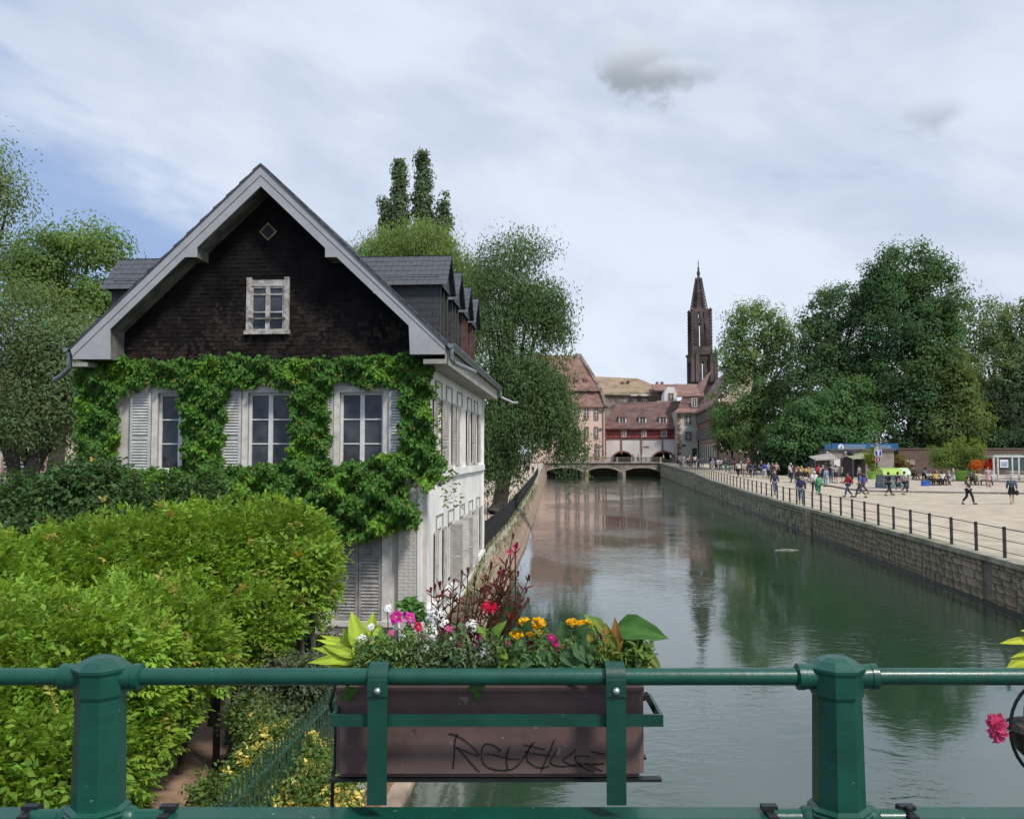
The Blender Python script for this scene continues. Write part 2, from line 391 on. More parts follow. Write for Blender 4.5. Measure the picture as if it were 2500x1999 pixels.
# ------------------------------------------------------------------ right quay wall
qw = thing('quay_wall', 'long weathered stone quay wall along the far side of the canal', 'wall')
m_stone = [mat('quay_stone_a', (0.36, 0.295, 0.19), 0.9, 0.36, 2.2, 0.5, 16), mat('quay_stone_b', (0.29, 0.24, 0.16), 0.9, 0.30, 2.2, 0.5, 16),
           mat('quay_stone_c', (0.37, 0.27, 0.18), 0.9, 0.28, 2.2, 0.5, 16), mat('quay_stone_d', (0.32, 0.285, 0.17), 0.9, 0.3, 2.2, 0.5, 16)]
m_core = mat('quay_core', (0.22, 0.19, 0.15), 0.95, 0.2, 3)
q = MB(); n = 40
ztop = lambda Y: zf(Y) + 0.05
for i in range(n):
    y0, y1 = -20 + 186 * i / n, -20 + 186 * (i + 1) / n
    q.add([(XR(y0) + .04, y0, -1), (XR(y1) + .04, y1, -1), (XR(y1) + .04, y1, ztop(y1) - .15), (XR(y0) + .04, y0, ztop(y0) - .15), (XR(y0) + .6, y0, ztop(y0) - .15), (XR(y1) + .6, y1, ztop(y1) - .15)],
          [(0, 1, 2, 3), (3, 2, 5, 4)])
q.build('core', m_core, qw)
def stone_shape(seed):
    r_ = random.Random(seed); j = lambda s=.025: r_.uniform(-s, s)
    b = .03
    front = [(0, b + j(), b + j()), (0, 1 - b + j(), b + j()), (0, 1 - b + j(), 1 - b + j()), (0, b + j(), 1 - b + j())]
    back = [(1, 0, 0), (1, 1, 0), (1, 1, 1), (1, 0, 1)]
    return front + back, [(0, 1, 2, 3), (0, 4, 5, 1), (1, 5, 6, 2), (2, 6, 7, 3), (3, 7, 4, 0)]
smesh = []
for k in range(8):
    vs_, fs = stone_shape(k); mbs = MB(); mbs.add(vs_, fs); smesh.append(mbs.mesh('stone', m_stone[k % 4]))
AX = math.atan(0.106)
far = MB(); far2 = MB()
cnt = 0
y0 = 21.0
while y0 < 164:
    seg = random.uniform(1.6, 3.6) * (1 if y0 < 47 else 1.6); y1 = min(y0 + seg, 164.5)
    if y0 < 25.2 < y1: y1 = 25.2
    if 25.2 <= y0 < 25.8: y0 = 25.8; continue
    if y0 < 47 < y1: y1 = 46.4
    if 46.3 < y0 < 47.25: y0 = 47.25; continue
    ht = ztop(y0) - .16; n_ = random.choice((4, 5, 5, 6)); hs = [random.uniform(.6, 1.4) for _ in range(n_)]; tot = sum(hs); z = -.10
    for h_ in hs:
        h = h_ / tot * (ht + .10); y = y0
        while y < y1 - .05:
            L = random.uniform(.22, .72) * (1.0 if y < 47 else 1.3)
            if y1 - y - L < .18: L = y1 - y
            if y < 47:
                o = link('stone', random.choice(smesh), qw); o.location = (XR(y) - random.uniform(-.005, .030), y, z); o.scale = (.085 + random.uniform(0, .03), L - .010, h - .010); o.rotation_euler = (0, 0, -AX + random.uniform(-.015, .015)); cnt += 1
                if 25.9 < y < 27.8 and .25 < z < 1.05 and random.random() < .7: o.material_slots[0].link = 'OBJECT'; o.material_slots[0].material = mat('pink_smeared_stone', (.37, .275, .235), .9, .3, 2.5, .5, 16, col2=(.30, .25, .18))
            else:
                vs_, fs = stone_shape(random.randint(0, 99)); x0 = XR(y) - random.uniform(.03, .072)
                (far if random.random() < .5 else far2).add([(x0 + a_ * .1 + b_ * L * .106, y + b_ * L, z + c_ * h) for a_, b_, c_ in vs_], fs)
            y += L
        z += h
    y0 = y1
tag(far.build('far_stones', m_stone[0], qw), kind='stuff'); tag(far2.build('far_stones', m_stone[3], qw), kind='stuff')
m_cope = mat('coping_stone', (0.30, 0.275, 0.215), 0.92, 0.28, 1.6, 0.4, 14, col2=(0.17, 0.17, 0.10))
y = 20.0
while y < 165:
    L = random.uniform(1.0, 1.5); z = ztop(y); z1 = ztop(y + L); s = .11 if y < 47 else .17
    q = MB()
    a, b = XR(y) - s, XR(y + L) - s; yb = y + L - .014
    t = random.uniform(-.008, .008)
    q.add([(a, y, z - .16), (b, yb, z1 - .16), (b + .52, yb, z1 - .16), (a + .52, y, z - .16), (a + .02, y, z + t), (b + .02, yb, z1 + t), (b + .52, yb, z1 + t), (a + .52, y, z + t)],
          [(0, 3, 2, 1), (4, 5, 6, 7), (0, 1, 5, 4), (1, 2, 6, 5), (2, 3, 7, 6), (3, 0, 4, 7)])
    q.build('coping_stone', m_cope, qw); y += L
# lower moulded band on the far stretch
q = MB()
for i in range(30):
    y0, y1 = 47.2 + 117 * i / 30, 47.2 + 117 * (i + 1) / 30
    for dz, s, h in ((-.34, .13, .10),):
        q.add([(XR(y0) - s, y0, ztop(y0) + dz), (XR(y1) - s, y1, ztop(y1) + dz), (XR(y1) - s, y1, ztop(y1) + dz + h), (XR(y0) - s, y0, ztop(y0) + dz + h), (XR(y1) + .1, y1, ztop(y1) + dz + h + .02), (XR(y0) + .1, y0, ztop(y0) + dz + h + .02), (XR(y0) + .1, y0, ztop(y0) + dz), (XR(y1) + .1, y1, ztop(y1) + dz)],
              [(0, 1, 2, 3), (3, 2, 4, 5), (0, 6, 7, 1)])
q.build('string_course', m_cope, qw)
q = MB(); q.box(XR(47) - .20, XR(47) + .1, 46.4, 47.25, -1, ztop(47) - .17); q.build('pier', m_stone[0], qw)
q = MB()
for i in range(50):
    y0, y1 = -10 + 175 * i / 50, -10 + 175 * (i + 1) / 50
    q.add([(XR(y0) - .085, y0, -.2), (XR(y1) - .085, y1, -.2), (XR(y1) - .075, y1, .075 + .02 * math.sin(y1)), (XR(y0) - .075, y0, .075 + .02 * math.sin(y0)), (XR(y1) + .05, y1, .09), (XR(y0) + .05, y0, .09)], [(0, 1, 2, 3), (3, 2, 4, 5)])
q.build('algae_line', mat('wet_algae', (.035, .035, .022), .5, .3, 3, .3, 20), qw)
m_smear = mat('pink_smeared_stone', (.37, .275, .235), .9, .3, 2.5, .5, 16, col2=(.30, .25, .18))
# right quay railing
m_iron = mat('dark_iron', (0.030, 0.030, 0.033), 0.5, 0.2, 6)
qr = thing('quay_railing', 'black iron railing with three rails on the stone quay edge', 'railing')
pm = MB().box(-.045, .045, -.02, -.006, 0, .90); pm.box(-.045, .045, .006, .02, 0, .90); pm.box(-.045, .045, -.02, .02, .88, .91); pmm = pm.mesh('post', m_iron)
py = [22.9 + 1.87 * i for i in range(75)]
for y in py:
    o = link('post', pmm, qr); o.location = (XR(y) + .2, y, ztop(y)); o.rotation_euler = (0, 0, -AX)
for hz, rr in ((.86, .016), (.52, .012), (.18, .012)):
    q = MB(); q.tube([(XR(y) + .2, y, ztop(y) + hz) for y in [16] + py + [164]], rr, 6); q.build('rail', m_iron, qr)
# left quay railing (close bars)
lr = thing('path_railing', 'dark iron railing of close upright bars along the sandy river path', 'railing')
ly = [30.2 + 2.0 * i for i in range(45)]
pm = MB().box(-.03, .03, -.03, .03, 0, 1.0).mesh('post', m_iron)
for y in ly:
    o = link('post', pm, lr); o.location = (XL(y) + .05, y, zl(y) + .02)
for hz in (.97, .62, .12):
    q = MB(); q.tube([(XL(y) + .05, y, zl(y) + hz) for y in ly], .018, 6); q.build('rail', m_iron, lr)
q = MB(); y = 30.3
while y < 118:
    q.box(XL(y) + .042, XL(y) + .058, y, y + .016, zl(y) + .1, zl(y) + .96); y += .11
tag(q.build('bars', m_iron, lr), kind='stuff')
hf = thing('hoop_rail', 'thin black square hoop barrier standing on the sandy path beside the white house', 'barrier', G(1190, 1270, 1.1))
b0 = Vector(hf.location); wpart('hoop', MB().tube([b0 + Vector((-.6, 0, 0)), b0 + Vector((-.6, 0, .95)), b0 + Vector((0, 0, .95)), b0], .02, 6), m_iron, hf)

# ------------------------------------------------------------------ far stone bridge
BY = 165.0
br = thing('stone_bridge', 'low three arched stone bridge closing the canal', 'bridge', (0, BY, 0))
m_bst = mat('bridge_stone', (0.25, 0.205, 0.17), 0.9, 0.25, 0.6, 0.3, 4)
m_bst2 = mat('bridge_arch_stone', (0.36, 0.31, 0.25), 0.9, 0.2, 0.8)
def bu(u): return (u - 1250) / FPX * BY
spans = [(1330, 1424), (1430, 1515), (1520, 1612)]
q = MB(); xs = []
def arch_bottom(x):
    for a, b in spans:
        xa, xb = bu(a), bu(b)
        if xa < x < xb:
            t = (x - xa) / (xb - xa) * 2 - 1; return 0.35 + 1.35 * math.sqrt(max(0, 1 - t * t * .96))
    return -1
xx = np.arange(bu(1290), bu(1640), .22)
for x0, x1 in zip(xx, xx[1:]):
    za = arch_bottom((x0 + x1) / 2)
    q.add([(x0, 0, za), (x1, 0, za), (x1, 0, 2.6), (x0, 0, 2.6), (x0, 7, za), (x1, 7, za), (x1, 7, 2.6), (x0, 7, 2.6)], [(0, 1, 2, 3), (0, 4, 5, 1), (3, 2, 6, 7)])
q.build('spandrel', m_bst, br)
for a, b in spans:
    q = MB(); pts = []
    xa, xb = bu(a), bu(b)
    for i in range(25):
        t = -1 + 2 * i / 24; pts.append(((xa + xb) / 2 + t * (xb - xa) / 2, 0.35 + 1.35 * math.sqrt(max(0, 1 - t * t * .96))))
    for (x0, z0), (x1, z1) in zip(pts, pts[1:]):
        q.add([(x0, -.09, z0), (x1, -.09, z1), (x1, -.09, z1 + .34), (x0, -.09, z0 + .34), (x0, .3, z0), (x1, .3, z1), (x1, .3, z1 + .34), (x0, .3, z0 + .34)], [(0, 1, 2, 3), (0, 4, 5, 1), (3, 2, 6, 7)])
    q.build('arch_ring', m_bst2, br)
for u in (1427, 1517.5):
    q = MB(); q.prism([(bu(u) - .75, -.1), (bu(u), -1.5), (bu(u) + .75, -.1), (bu(u) + .75, 1.2), (bu(u) - .75, 1.2)], -1, .95, 'z'); q.build('cutwater', m_bst2, br)
q = MB().box(bu(1325), bu(1618), -.22, .0, 2.6, 2.82); q.box(bu(1325), bu(1618), 0, 7, 2.61, 2.66); q.build('deck', m_bst2, br)
pm = MB().box(-.16, .16, -.12, .12, 0, 1.0).mesh('pier', m_bst2)
for i in range(9):
    o = link('pier', pm, br); o.location = (bu(1330) + (bu(1612) - bu(1330)) * i / 8, 0, 2.82)
m_rail = mat('bridge_rail', (0.16, 0.13, 0.11), 0.7, 0.2, 2)
for z0, z1 in ((2.9, 3.0), (3.35, 3.45), (3.68, 3.8)):
    MB().box(bu(1326), bu(1616), -.05, .05, z0, z1).build('rail', m_rail, br)
q = MB()
x = bu(1328)
while x < bu(1614): q.box(x, x + .05, -.03, .03, 3.0, 3.68); x += .22
tag(q.build('bars', m_rail, br), kind='stuff')
struct('embankment', MB().add([(-200, 172.55, -1.6), (400, 172.55, -1.6), (400, 172.55, 2.7), (-200, 172.55, 2.7)], [(0, 1, 2, 3)]), m_core)
# near bridge deck on which the camera and the green railing stand
struct('near_bridge_deck', MB().box(-60, 60, -6, 2.42, 2.45, 2.85), mat('deck_asphalt', (0.09, 0.088, 0.085), 0.9, 0.15, 4))

# ================================================================== the house
HA = R(4.2)
house = thing('gable_house', 'white two storey house with dark shingled gable and vines beside the canal', 'house', (-1.86, 18.5, 0), -HA)
HM = Matrix.Translation(house.location) @ Matrix.Rotation(-HA, 4, 'Z'); HMI = HM.inverted()
def LF(u, v, o=0.0):
    """pixel -> (x, z) on the facade plane moved o metres out from the gable wall"""
    a = HMI @ Vector((0, 0, CAMZ)); d = HMI.to_3x3() @ ray(u, v)
    t = (-o - a.y) / d.y; p = a + d * t; return (p.x, p.z)
def LS(u, v, o=0.0):
    """pixel -> (y, z) on the side wall"""
    a = HMI @ Vector((0, 0, CAMZ)); d = HMI.to_3x3() @ ray(u, v)
    t = (o - a.x) / d.x; p = a + d * t; return (p.y, p.z)
W, LEN = 7.5, 11.05
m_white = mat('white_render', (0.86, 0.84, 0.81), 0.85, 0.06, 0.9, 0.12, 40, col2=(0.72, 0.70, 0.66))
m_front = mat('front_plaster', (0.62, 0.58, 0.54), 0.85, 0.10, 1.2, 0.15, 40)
m_trim = mat('window_trim', (0.66, 0.63, 0.59), 0.7, 0.12, 4.0, 0.1, 30)
m_sash = mat('sash_paint', (0.70, 0.70, 0.69), 0.45, 0.06, 8)
m_shut = mat('shutter_paint', (0.55, 0.54, 0.515), 0.55, 0.10, 5, 0.1, 40)
m_shut2 = mat('side_shutter_paint', (0.50, 0.475, 0.44), 0.6, 0.12, 5, 0.1, 40)
m_lowshut = mat('old_shutter_paint', (0.34, 0.325, 0.31), 0.7, 0.15, 6, 0.1, 40)
m_slate = mat('slate', (0.085, 0.092, 0.105), 0.5, 0.22, 5, 0.15, 25, spec=0.5)
m_slate2 = mat('slate_cladding', (0.050, 0.054, 0.063), 0.6, 0.22, 5, 0.15, 25, spec=0.4)
m_board = mat('bargeboard_paint', (0.385, 0.385, 0.40), 0.5, 0.05, 2.5)
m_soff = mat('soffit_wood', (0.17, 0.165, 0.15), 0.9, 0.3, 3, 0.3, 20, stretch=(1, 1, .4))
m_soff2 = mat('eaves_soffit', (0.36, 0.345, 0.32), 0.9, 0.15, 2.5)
m_zinc = mat('zinc', (0.30, 0.315, 0.33), 0.4, 0.15, 5, metal=0.6)
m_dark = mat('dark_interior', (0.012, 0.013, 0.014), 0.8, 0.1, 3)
m_shing = mat('old_shingles', (0.0125, 0.0105, 0.0105), 0.95, 0.45, 1.4, 0.5, 30, col2=(0.005, 0.0046, 0.005), spec=0.15)
m_shing2 = mat('worn_shingles', (0.030, 0.0225, 0.019), 0.95, 0.4, 2.0, 0.5, 30, col2=(0.0095, 0.0075, 0.007), spec=0.15)
def glassmat(name, tone):
    if name in MATS: return MATS[name]
    m = mat(name, tone, 0.03, 0.4, 1.3, spec=0.6, detail=2); return m
m_glass = glassmat('window_glass', (0.035, 0.037, 0.04))
m_glass2 = glassmat('window_glass_curtain', (0.05, 0.052, 0.055))
fF = lambda a, o, z: (a, -o, z)
fS = lambda a, o, z: (o, a, z)
fSL = lambda a, o, z: (-W - o, a, z)
def wall_open(T, a0, a1, z0, z1, openings, depth=.16):
    """flat wall with rectangular openings and their reveals"""
    q = MB(T); A = sorted({a0, a1, *[x for o in openings for x in o[:2]]}); Z = sorted({z0, z1, *[x for o in openings for x in o[2:]]})
    inside = lambda a, z: any(o[0] < a < o[1] and o[2] < z < o[3] for o in openings)
    for i in range(len(A) - 1):
        for j in range(len(Z) - 1):
            if not inside((A[i] + A[i + 1]) / 2, (Z[j] + Z[j + 1]) / 2):
                q.quad((A[i], 0, Z[j]), (A[i + 1], 0, Z[j]), (A[i + 1], 0, Z[j + 1]), (A[i], 0, Z[j + 1]))
    for b0, b1, c0, c1 in openings:
        q.quad((b0, 0, c0), (b1, 0, c0), (b1, -depth, c0), (b0, -depth, c0)); q.quad((b0, 0, c1), (b1, 0, c1), (b1, -depth, c1), (b0, -depth, c1))
        q.quad((b0, 0, c0), (b0, 0, c1), (b0, -depth, c1), (b0, -depth, c0)); q.quad((b1, 0, c0), (b1, 0, c1), (b1, -depth, c1), (b1, -depth, c0))
    return q
def window(T, cx, wd, z0, z1, rows=3, trim=.13, sash=m_sash, trimm=m_trim, glass=None, parent=house, name='window'):
    a0, a1 = cx - wd / 2, cx + wd / 2
    q = MB(T)
    if trim:
        q.box(a0 - trim, a0, -.05, .035, z0 - .05, z1 + trim); q.box(a1, a1 + trim, -.05, .035, z0 - .05, z1 + trim); q.box(a0, a1, -.05, .033, z1, z1 + trim); q.box(a0 - trim - .03, a1 + trim + .03, -.05, .07, z0 - .11, z0 - .05)
    else: q.box(a0, a1, -.15, .04, z0 - .05, z0)
    wo = q.build(name, trimm, parent)
    q = MB(T); f = .055
    q.box(a0, a0 + f, -.14, -.08, z0, z1); q.box(a1 - f, a1, -.14, -.08, z0, z1); q.box(a0 + f, a1 - f, -.14, -.08, z1 - f, z1); q.box(a0 + f, a1 - f, -.14, -.08, z0, z0 + f)
    q.box(cx - f * .9, cx + f * .9, -.14, -.07, z0 + f, z1 - f)
    cells = []
    for s, (c0, c1) in enumerate(((a0 + f, cx - f * .9), (cx + f * .9, a1 - f))):
        for r_ in range(rows):
            zz0 = z0 + f + (z1 - z0 - 2 * f) * r_ / rows; zz1 = z0 + f + (z1 - z0 - 2 * f) * (r_ + 1) / rows
            if r_: q.box(c0, c1, -.13, -.09, zz0 - .014, zz0 + .014)
            cells.append((c0, c1, zz0, zz1))
    q.build('sash', sash, wo)
    for c0, c1, zz0, zz1 in cells:
        t = random.uniform(-.006, .006)
        MB(T).quad((c0, -.115 + t, zz0), (c1, -.115 - t, zz0), (c1, -.115 + t, zz1), (c0, -.115 - t, zz1)).build('pane', glass or m_glass, wo)
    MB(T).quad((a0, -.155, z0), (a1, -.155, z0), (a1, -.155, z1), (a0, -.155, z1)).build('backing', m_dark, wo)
    return wo
def shutter(T, a0, a1, z0, z1, o=.05, m=m_shut, slats=26, parent=house, back=True):
    f = .055; zm = z0 + (z1 - z0) * .42
    q = MB(T)
    q.box(a0, a0 + f, o, o + .035, z0, z1); q.box(a1 - f, a1, o, o + .035, z0, z1)
    for zz in (z0, zm - .03, z1 - f): q.box(a0 + f, a1 - f, o + .002, o + .033, zz, zz + f)
    so_ = q.build('shutter', m, parent)
    q = MB(T); L = (z1 - z0) / slats
    for i in range(slats):
        zz = z0 + f + (z1 - z0 - 2 * f) * (i + .1) / slats
        if zm - .06 < zz < zm + .03: continue
        q.add([(a0 + f, o + .004, zz + L * .75), (a1 - f, o + .004, zz + L * .75), (a1 - f, o + .034, zz), (a0 + f, o + .034, zz), (a0 + f, o + .010, zz + L * .80), (a1 - f, o + .010, zz + L * .80), (a1 - f, o + .036, zz + L * .08), (a0 + f, o + .036, zz + L * .08)],
              [(0, 1, 2, 3), (4, 5, 6, 7), (2, 3, 7, 6)])
    if back: q.quad((a0 + f, o + .001, z0), (a1 - f, o + .001, z0), (a1 - f, o + .001, z1), (a0 + f, o + .001, z1))
    tag(q.build('louvres', m, so_), kind='stuff')
    return so_
# ---- gable wall
fw = [(-1.48, .98), (-3.57, .98), (-5.66, .98)]
UZ0, UZ1 = 4.12, 5.86
ops = [(c - w_ / 2, c + w_ / 2, UZ0, UZ1) for c, w_ in fw]
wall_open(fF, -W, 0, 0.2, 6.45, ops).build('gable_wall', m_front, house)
for c, w_ in fw:
    window(fF, c, w_, UZ0, UZ1, glass=m_glass if c < -5 else m_glass2)
    shutter(fF, c - w_ / 2 - .14 - .47, c - w_ / 2 - .14, UZ0 - .03, UZ1 + .02, .05)
    shutter(fF, c + w_ / 2 + .14, c + w_ / 2 + .14 + .47, UZ0 - .03, UZ1 + .02, .05)
# ground floor of the gable: closed shutters, pilasters, painted brick corner pier
lx0, lz0 = LF(820, 1497); lx1, lz1 = LF(932, 1300)
lw = MB(fF); lw.box(lx0 - .22, lx0 - .02, 0.001, .06, lz0 - .14, 3.1); lw.box(lx1 + .02, lx1 + .25, 0.001, .06, lz0 - .14, 3.1); lw.box(lx0 - .3, lx1 + .3, 0.001, .10, lz0 - .26, lz0 - .14); lw.box(lx0 - .02, lx1 + .02, .001, .06, 2.85, 3.1)
lwo = lw.build('window', m_trim, house)
xm = (lx0 + lx1) / 2
for a0, a1 in ((lx0, xm - .01), (xm + .01, lx1)):
    shutter(fF, a0, a1, lz0 - .12, 2.85, .008, m_lowshut, 26)
m_wbrick = mat('painted_brick', (0.62, 0.59, 0.54), 0.85, 0.12, 2.5, 0.3, 30)
x0, _ = LF(975, 1300); x1, _ = LF(1020, 1300)
cp = MB(fF).box(x0, x1, 0.002, .10, .2, 3.75).build('corner_pier', m_trim, house)
bme = MB().box(0, 1, 0, .014, 0, 1).mesh('brick', m_wbrick)
z = .25; r_ = 0
while z < 3.7:
    nb = 2; off = .5 if r_ % 2 else 0
    xs_ = [0, .55, 1] if r_ % 2 == 0 else [0, .3, .82, 1]
    for a, b in zip(xs_, xs_[1:]):
        o = link('brick', bme, cp); wd_ = x1 - x0
        o.location = (x0 + a * wd_ + .003, -.114 - random.uniform(0, .003), z); o.scale = ((b - a) * wd_ - .008, 1, .067)
    z += .076; r_ += 1
MB(fF).box(x1 + .01, x1 + .10, .001, .12, .2, 3.9).build('corner_post', m_white, house)
MB(fF).box(-W, -.0, .001, .07, .2, .55).build('plinth', mat('plinth_stone', (0.24, 0.21, 0.17), .9, .25, 3, .3, 20), house)
# ---- canal side wall
sw = [LS(u, 1107)[0] for u in (1069, 1095, 1121, 1145, 1161)]
ZU0, ZU1, ZL0, ZL1 = 4.20, 5.82, 1.25, 2.72
lwn = [LS(u, 1300)[0] for u in (1072, 1100, 1127, 1148, 1166)]
ops = [(c - .42, c + .42, ZU0, ZU1) for c in sw] + [(c - .42, c + .42, ZL0, ZL1) for c in lwn]
wall_open(fS, 0, LEN, 0.05, 6.5, ops).build('canal_wall', m_white, house)
for i, c in enumerate(sw):
    window(fS, c, .84, ZU0, ZU1, 3, 0, parent=house)
    q = MB(fS); t = .028
    for b0, b1, c0, c1 in ((c - .5, c + .5, 6.18, 6.21), (c - .5, c - .47, ZU1, 6.18), (c + .47, c + .5, ZU1, 6.18)): q.box(b0, b1, 0.001, .03, c0, c1)
    q.build('header_moulding', m_soff2, house)
    for a0, a1 in ((c - .42 - .40, c - .42), (c + .42, c + .42 + .40)):
        if i == 2 and a1 > c: continue
        shutter(fS, a0, a1, ZU0, ZU1, .04, m_shut2, 24)
for i, c in enumerate(lwn):
    window(fS, c, .84, ZL0, ZL1, 2, 0, parent=house)
    q = MB(fS)
    for b0, b1, c0, c1 in ((c - .5, c + .5, 3.03, 3.06), (c - .5, c - .47, ZL1, 3.03), (c + .47, c + .5, ZL1, 3.03)): q.box(b0, b1, 0.001, .03, c0, c1)
    q.build('header_moulding', m_soff2, house)
    if i in (1, 2):   # half open shutters standing out from the wall
        for a0, sgn in ((c - .42, -1), (c + .42, 1)):
            T = lambda a, o, z, A=a0, S=sgn: (a * math.sin(1.0) + o * math.cos(1.0) * .4 + .05, A + S * a * math.cos(1.0), z)
            shutter(T, 0, .42, ZL0, ZL1, 0, m_shut2, 22, back=False)
    else:
        for a0, a1 in ((c - .84, c - .43), (c + .43, c + .84)): shutter(fS, a0, a1, ZL0, ZL1, .04, m_shut2, 22)
MB(fS).box(-.02, LEN + .08, .001, .09, 3.93, 4.12).build('string_course', m_white, house)
MB(fS).box(-.02, LEN + .08, .001, .11, .98, 1.14).build('string_course', m_white, house)
MB(fS).box(LEN - .02, LEN + .10, -.3, .06, 0, 6.5).build('corner_post', m_white, house)
# rear, left walls
q = MB(); q.quad((-W, LEN, 0), (0, LEN, 0), (0, LEN, 6.5), (-W, LEN, 6.5)); q.quad((-W, 0, 0), (-W, LEN, 0), (-W, LEN, 6.5), (-W, 0, 6.5)); q.quad((-W, LEN, 6.5), (0, LEN, 6.5), (-3.58, LEN, 10.4))
q.build('rear_walls', m_white, house)
# ---- roof
AXX, AZ = LF(637, 405, .63)
eRx, eRz = LF(1088, 842, .63); eLx, eLz = LF(172, 852, .63)
SR = (AZ - eRz) / (eRx - AXX); SL = (AZ - eLz) / (AXX - eLx)
m_roof = mat('slate_roof', (0.070, 0.075, 0.086), 0.55, 0.2, 4, 0.2, 20)
roof = MB()
for ex, ez in ((eRx + .06, AZ - SR * (eRx + .06 - AXX)), (eLx - .06, AZ - SL * (AXX - eLx + .06))):
    roof.add([(AXX, -.66, AZ), (ex, -.66, ez), (ex, LEN + .4, ez), (AXX, LEN + .4, AZ), (AXX, -.66, AZ + .05), (ex, -.66, ez + .05), (ex, LEN + .4, ez + .05), (AXX, LEN + .4, AZ + .05)],
             [(0, 1, 2, 3), (4, 5, 6, 7), (0, 1, 5, 4), (1, 2, 6, 5), (2, 3, 7, 6)])
roof_o = roof.build('roof', m_roof, house)
q = MB()
for side, ex, s in ((1, eRx, SR), (-1, eLx, SL)):
    run = abs(ex - AXX); rows_ = int(run * math.hypot(1, s) / .2)
    for r_ in range(rows_):
        xa = AXX + side * run * r_ / rows_; xb = AXX + side * run * (r_ + 1.25) / rows_
        y = -.66 + (r_ % 2) * .13
        while y < LEN + .3:
            za, zb = AZ - s * abs(xa - AXX) + .055, AZ - s * abs(xb - AXX) + .075
            q.add([(xa, y, za), (xb, y, zb), (xb, y + .25, zb), (xa, y + .25, za), (xb, y, zb - .02), (xb, y + .25, zb - .02)], [(0, 1, 2, 3), (1, 4, 5, 2)])
            y += .26
tag(q.build('slates', m_slate, roof_o), kind='stuff')
# verge: boxed overhang and painted boards
PL = [(637, 405), (172, 851), (177, 877), (269, 877), (269, 804), (452, 628), (481, 628), (481, 605), (637, 455)]
PR_ = [(637, 405), (637, 455), (794, 606), (794, 628), (822, 628), (998, 795), (1001, 865), (1087, 865), (1087, 838)]
for pp in (PL, PR_):
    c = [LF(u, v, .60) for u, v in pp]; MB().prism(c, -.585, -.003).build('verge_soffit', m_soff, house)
b1 = [(637, 405), (637, 428.5), (178, 869), (172, 851)]; b2 = [(637, 430.5), (637, 455), (481, 605), (481, 628), (452, 628), (269, 804), (269, 877), (178, 877), (178, 871)]
b3 = [(637, 405), (1087, 838), (1087, 854), (637, 428.5)]; b4 = [(637, 430.5), (1087, 856), (1087, 865), (1001, 865), (998, 795), (822, 628), (794, 628), (794, 606), (637, 455)]
for bb, d in ((b1, .012), (b2, 0), (b3, .012), (b4, 0)):
    c = [LF(u, v, .615) for u, v in bb]; MB().prism(c, -.625 - d, -.588).build('bargeboard', m_board, house)
# shingled gable
gx0, gz0 = -W + .02, 6.25
q = MB()
lim = lambda x: AZ - .42 - (SR * (x - AXX) if x > AXX else SL * (AXX - x))
MB(fF).add([(-W, .004, 6.2), (0, .004, 6.2), (0, .004, lim(0)), (AXX, .004, lim(AXX)), (-W, .004, lim(-W))], [(0, 1, 2, 3, 4)]).build('gable_backing', m_shing, house)
gw0, gzz0 = LF(606, 808); gw1, gzz1 = LF(705, 682)
sh = [MB(fF), MB(fF)]
z = gz0; r_ = 0
while z < AZ - .45:
    x = -W + (r_ % 2) * .05
    while x < 0:
        wd_ = random.uniform(.055, .115); xc = x + wd_ / 2
        if z + .02 < lim(xc) + .1 and not (gw0 - .05 < xc < gw1 + .05 and gzz0 - .02 < z + .05 < gzz1 + .08):
            worn = z < 7.0 + .8 * math.exp(-((xc + 3.5) / 2.2) ** 2) + random.uniform(-.5, .4)
            h = .135 + random.uniform(-.012, .012); dr = random.uniform(-.03, .012) if worn else random.uniform(-.008, .008)
            t0 = .018 + random.uniform(-.006, .010)
            a, b = x + .003, x + wd_ - .003
            sh[1 if worn and random.random() < .7 else 0].add([(a, t0, z + dr), (b, t0 + random.uniform(-.004, .004), z + dr), (b, .006, z + h), (a, .006, z + h), (a, .004, z + dr), (b, .004, z + dr)],
                     [(0, 1, 2, 3), (0, 4, 5, 1), (0, 3, 4), (1, 5, 2)])
        x += wd_
    z += .098; r_ += 1
tag(sh[0].build('shingles', m_shing, house), kind='stuff'); tag(sh[1].build('worn_shingles', m_shing2, house), kind='stuff')
# gable window with flaking frame and a slack guard bar, diamond vent
m_flake = mat('flaking_paint', (0.44, 0.435, 0.42), 0.8, 0.25, 9, 0.1, 40, col2=(0.22, 0.18, 0.15))
cxg = (gw0 + gw1) / 2
q = MB(fF); q.box(gw0 - .03, gw0 + .08, .0, .07, gzz0, gzz1 + .04); q.box(gw1 - .08, gw1 + .03, .0, .07, gzz0, gzz1 + .04); q.box(gw0 + .08, gw1 - .08, .01, .06, gzz1 - .16, gzz1 - .02); q.box(gw0 - .06, gw1 + .06, .0, .12, gzz0 - .09, gzz0)
gwo = q.build('attic_window', m_flake, house)
q = MB(fF)
a0, a1, zb, zt = gw0 + .08, gw1 - .08, gzz0, gzz1 - .16
q.box(cxg - .05, cxg + .05, .005, .05, zb, zt)
for xx_ in (a0, a1 - .04): q.box(xx_, xx_ + .04, .005, .045, zb, zt)
for c0, c1 in ((a0 + .04, cxg - .05), (cxg + .05, a1 - .04)):
    for zz in (zb, zb + (zt - zb) * .40, zb + (zt - zb) * .80, zt - .04): q.box(c0, c1, .005, .042, zz, zz + .035)
q.build('sash', m_flake, gwo)
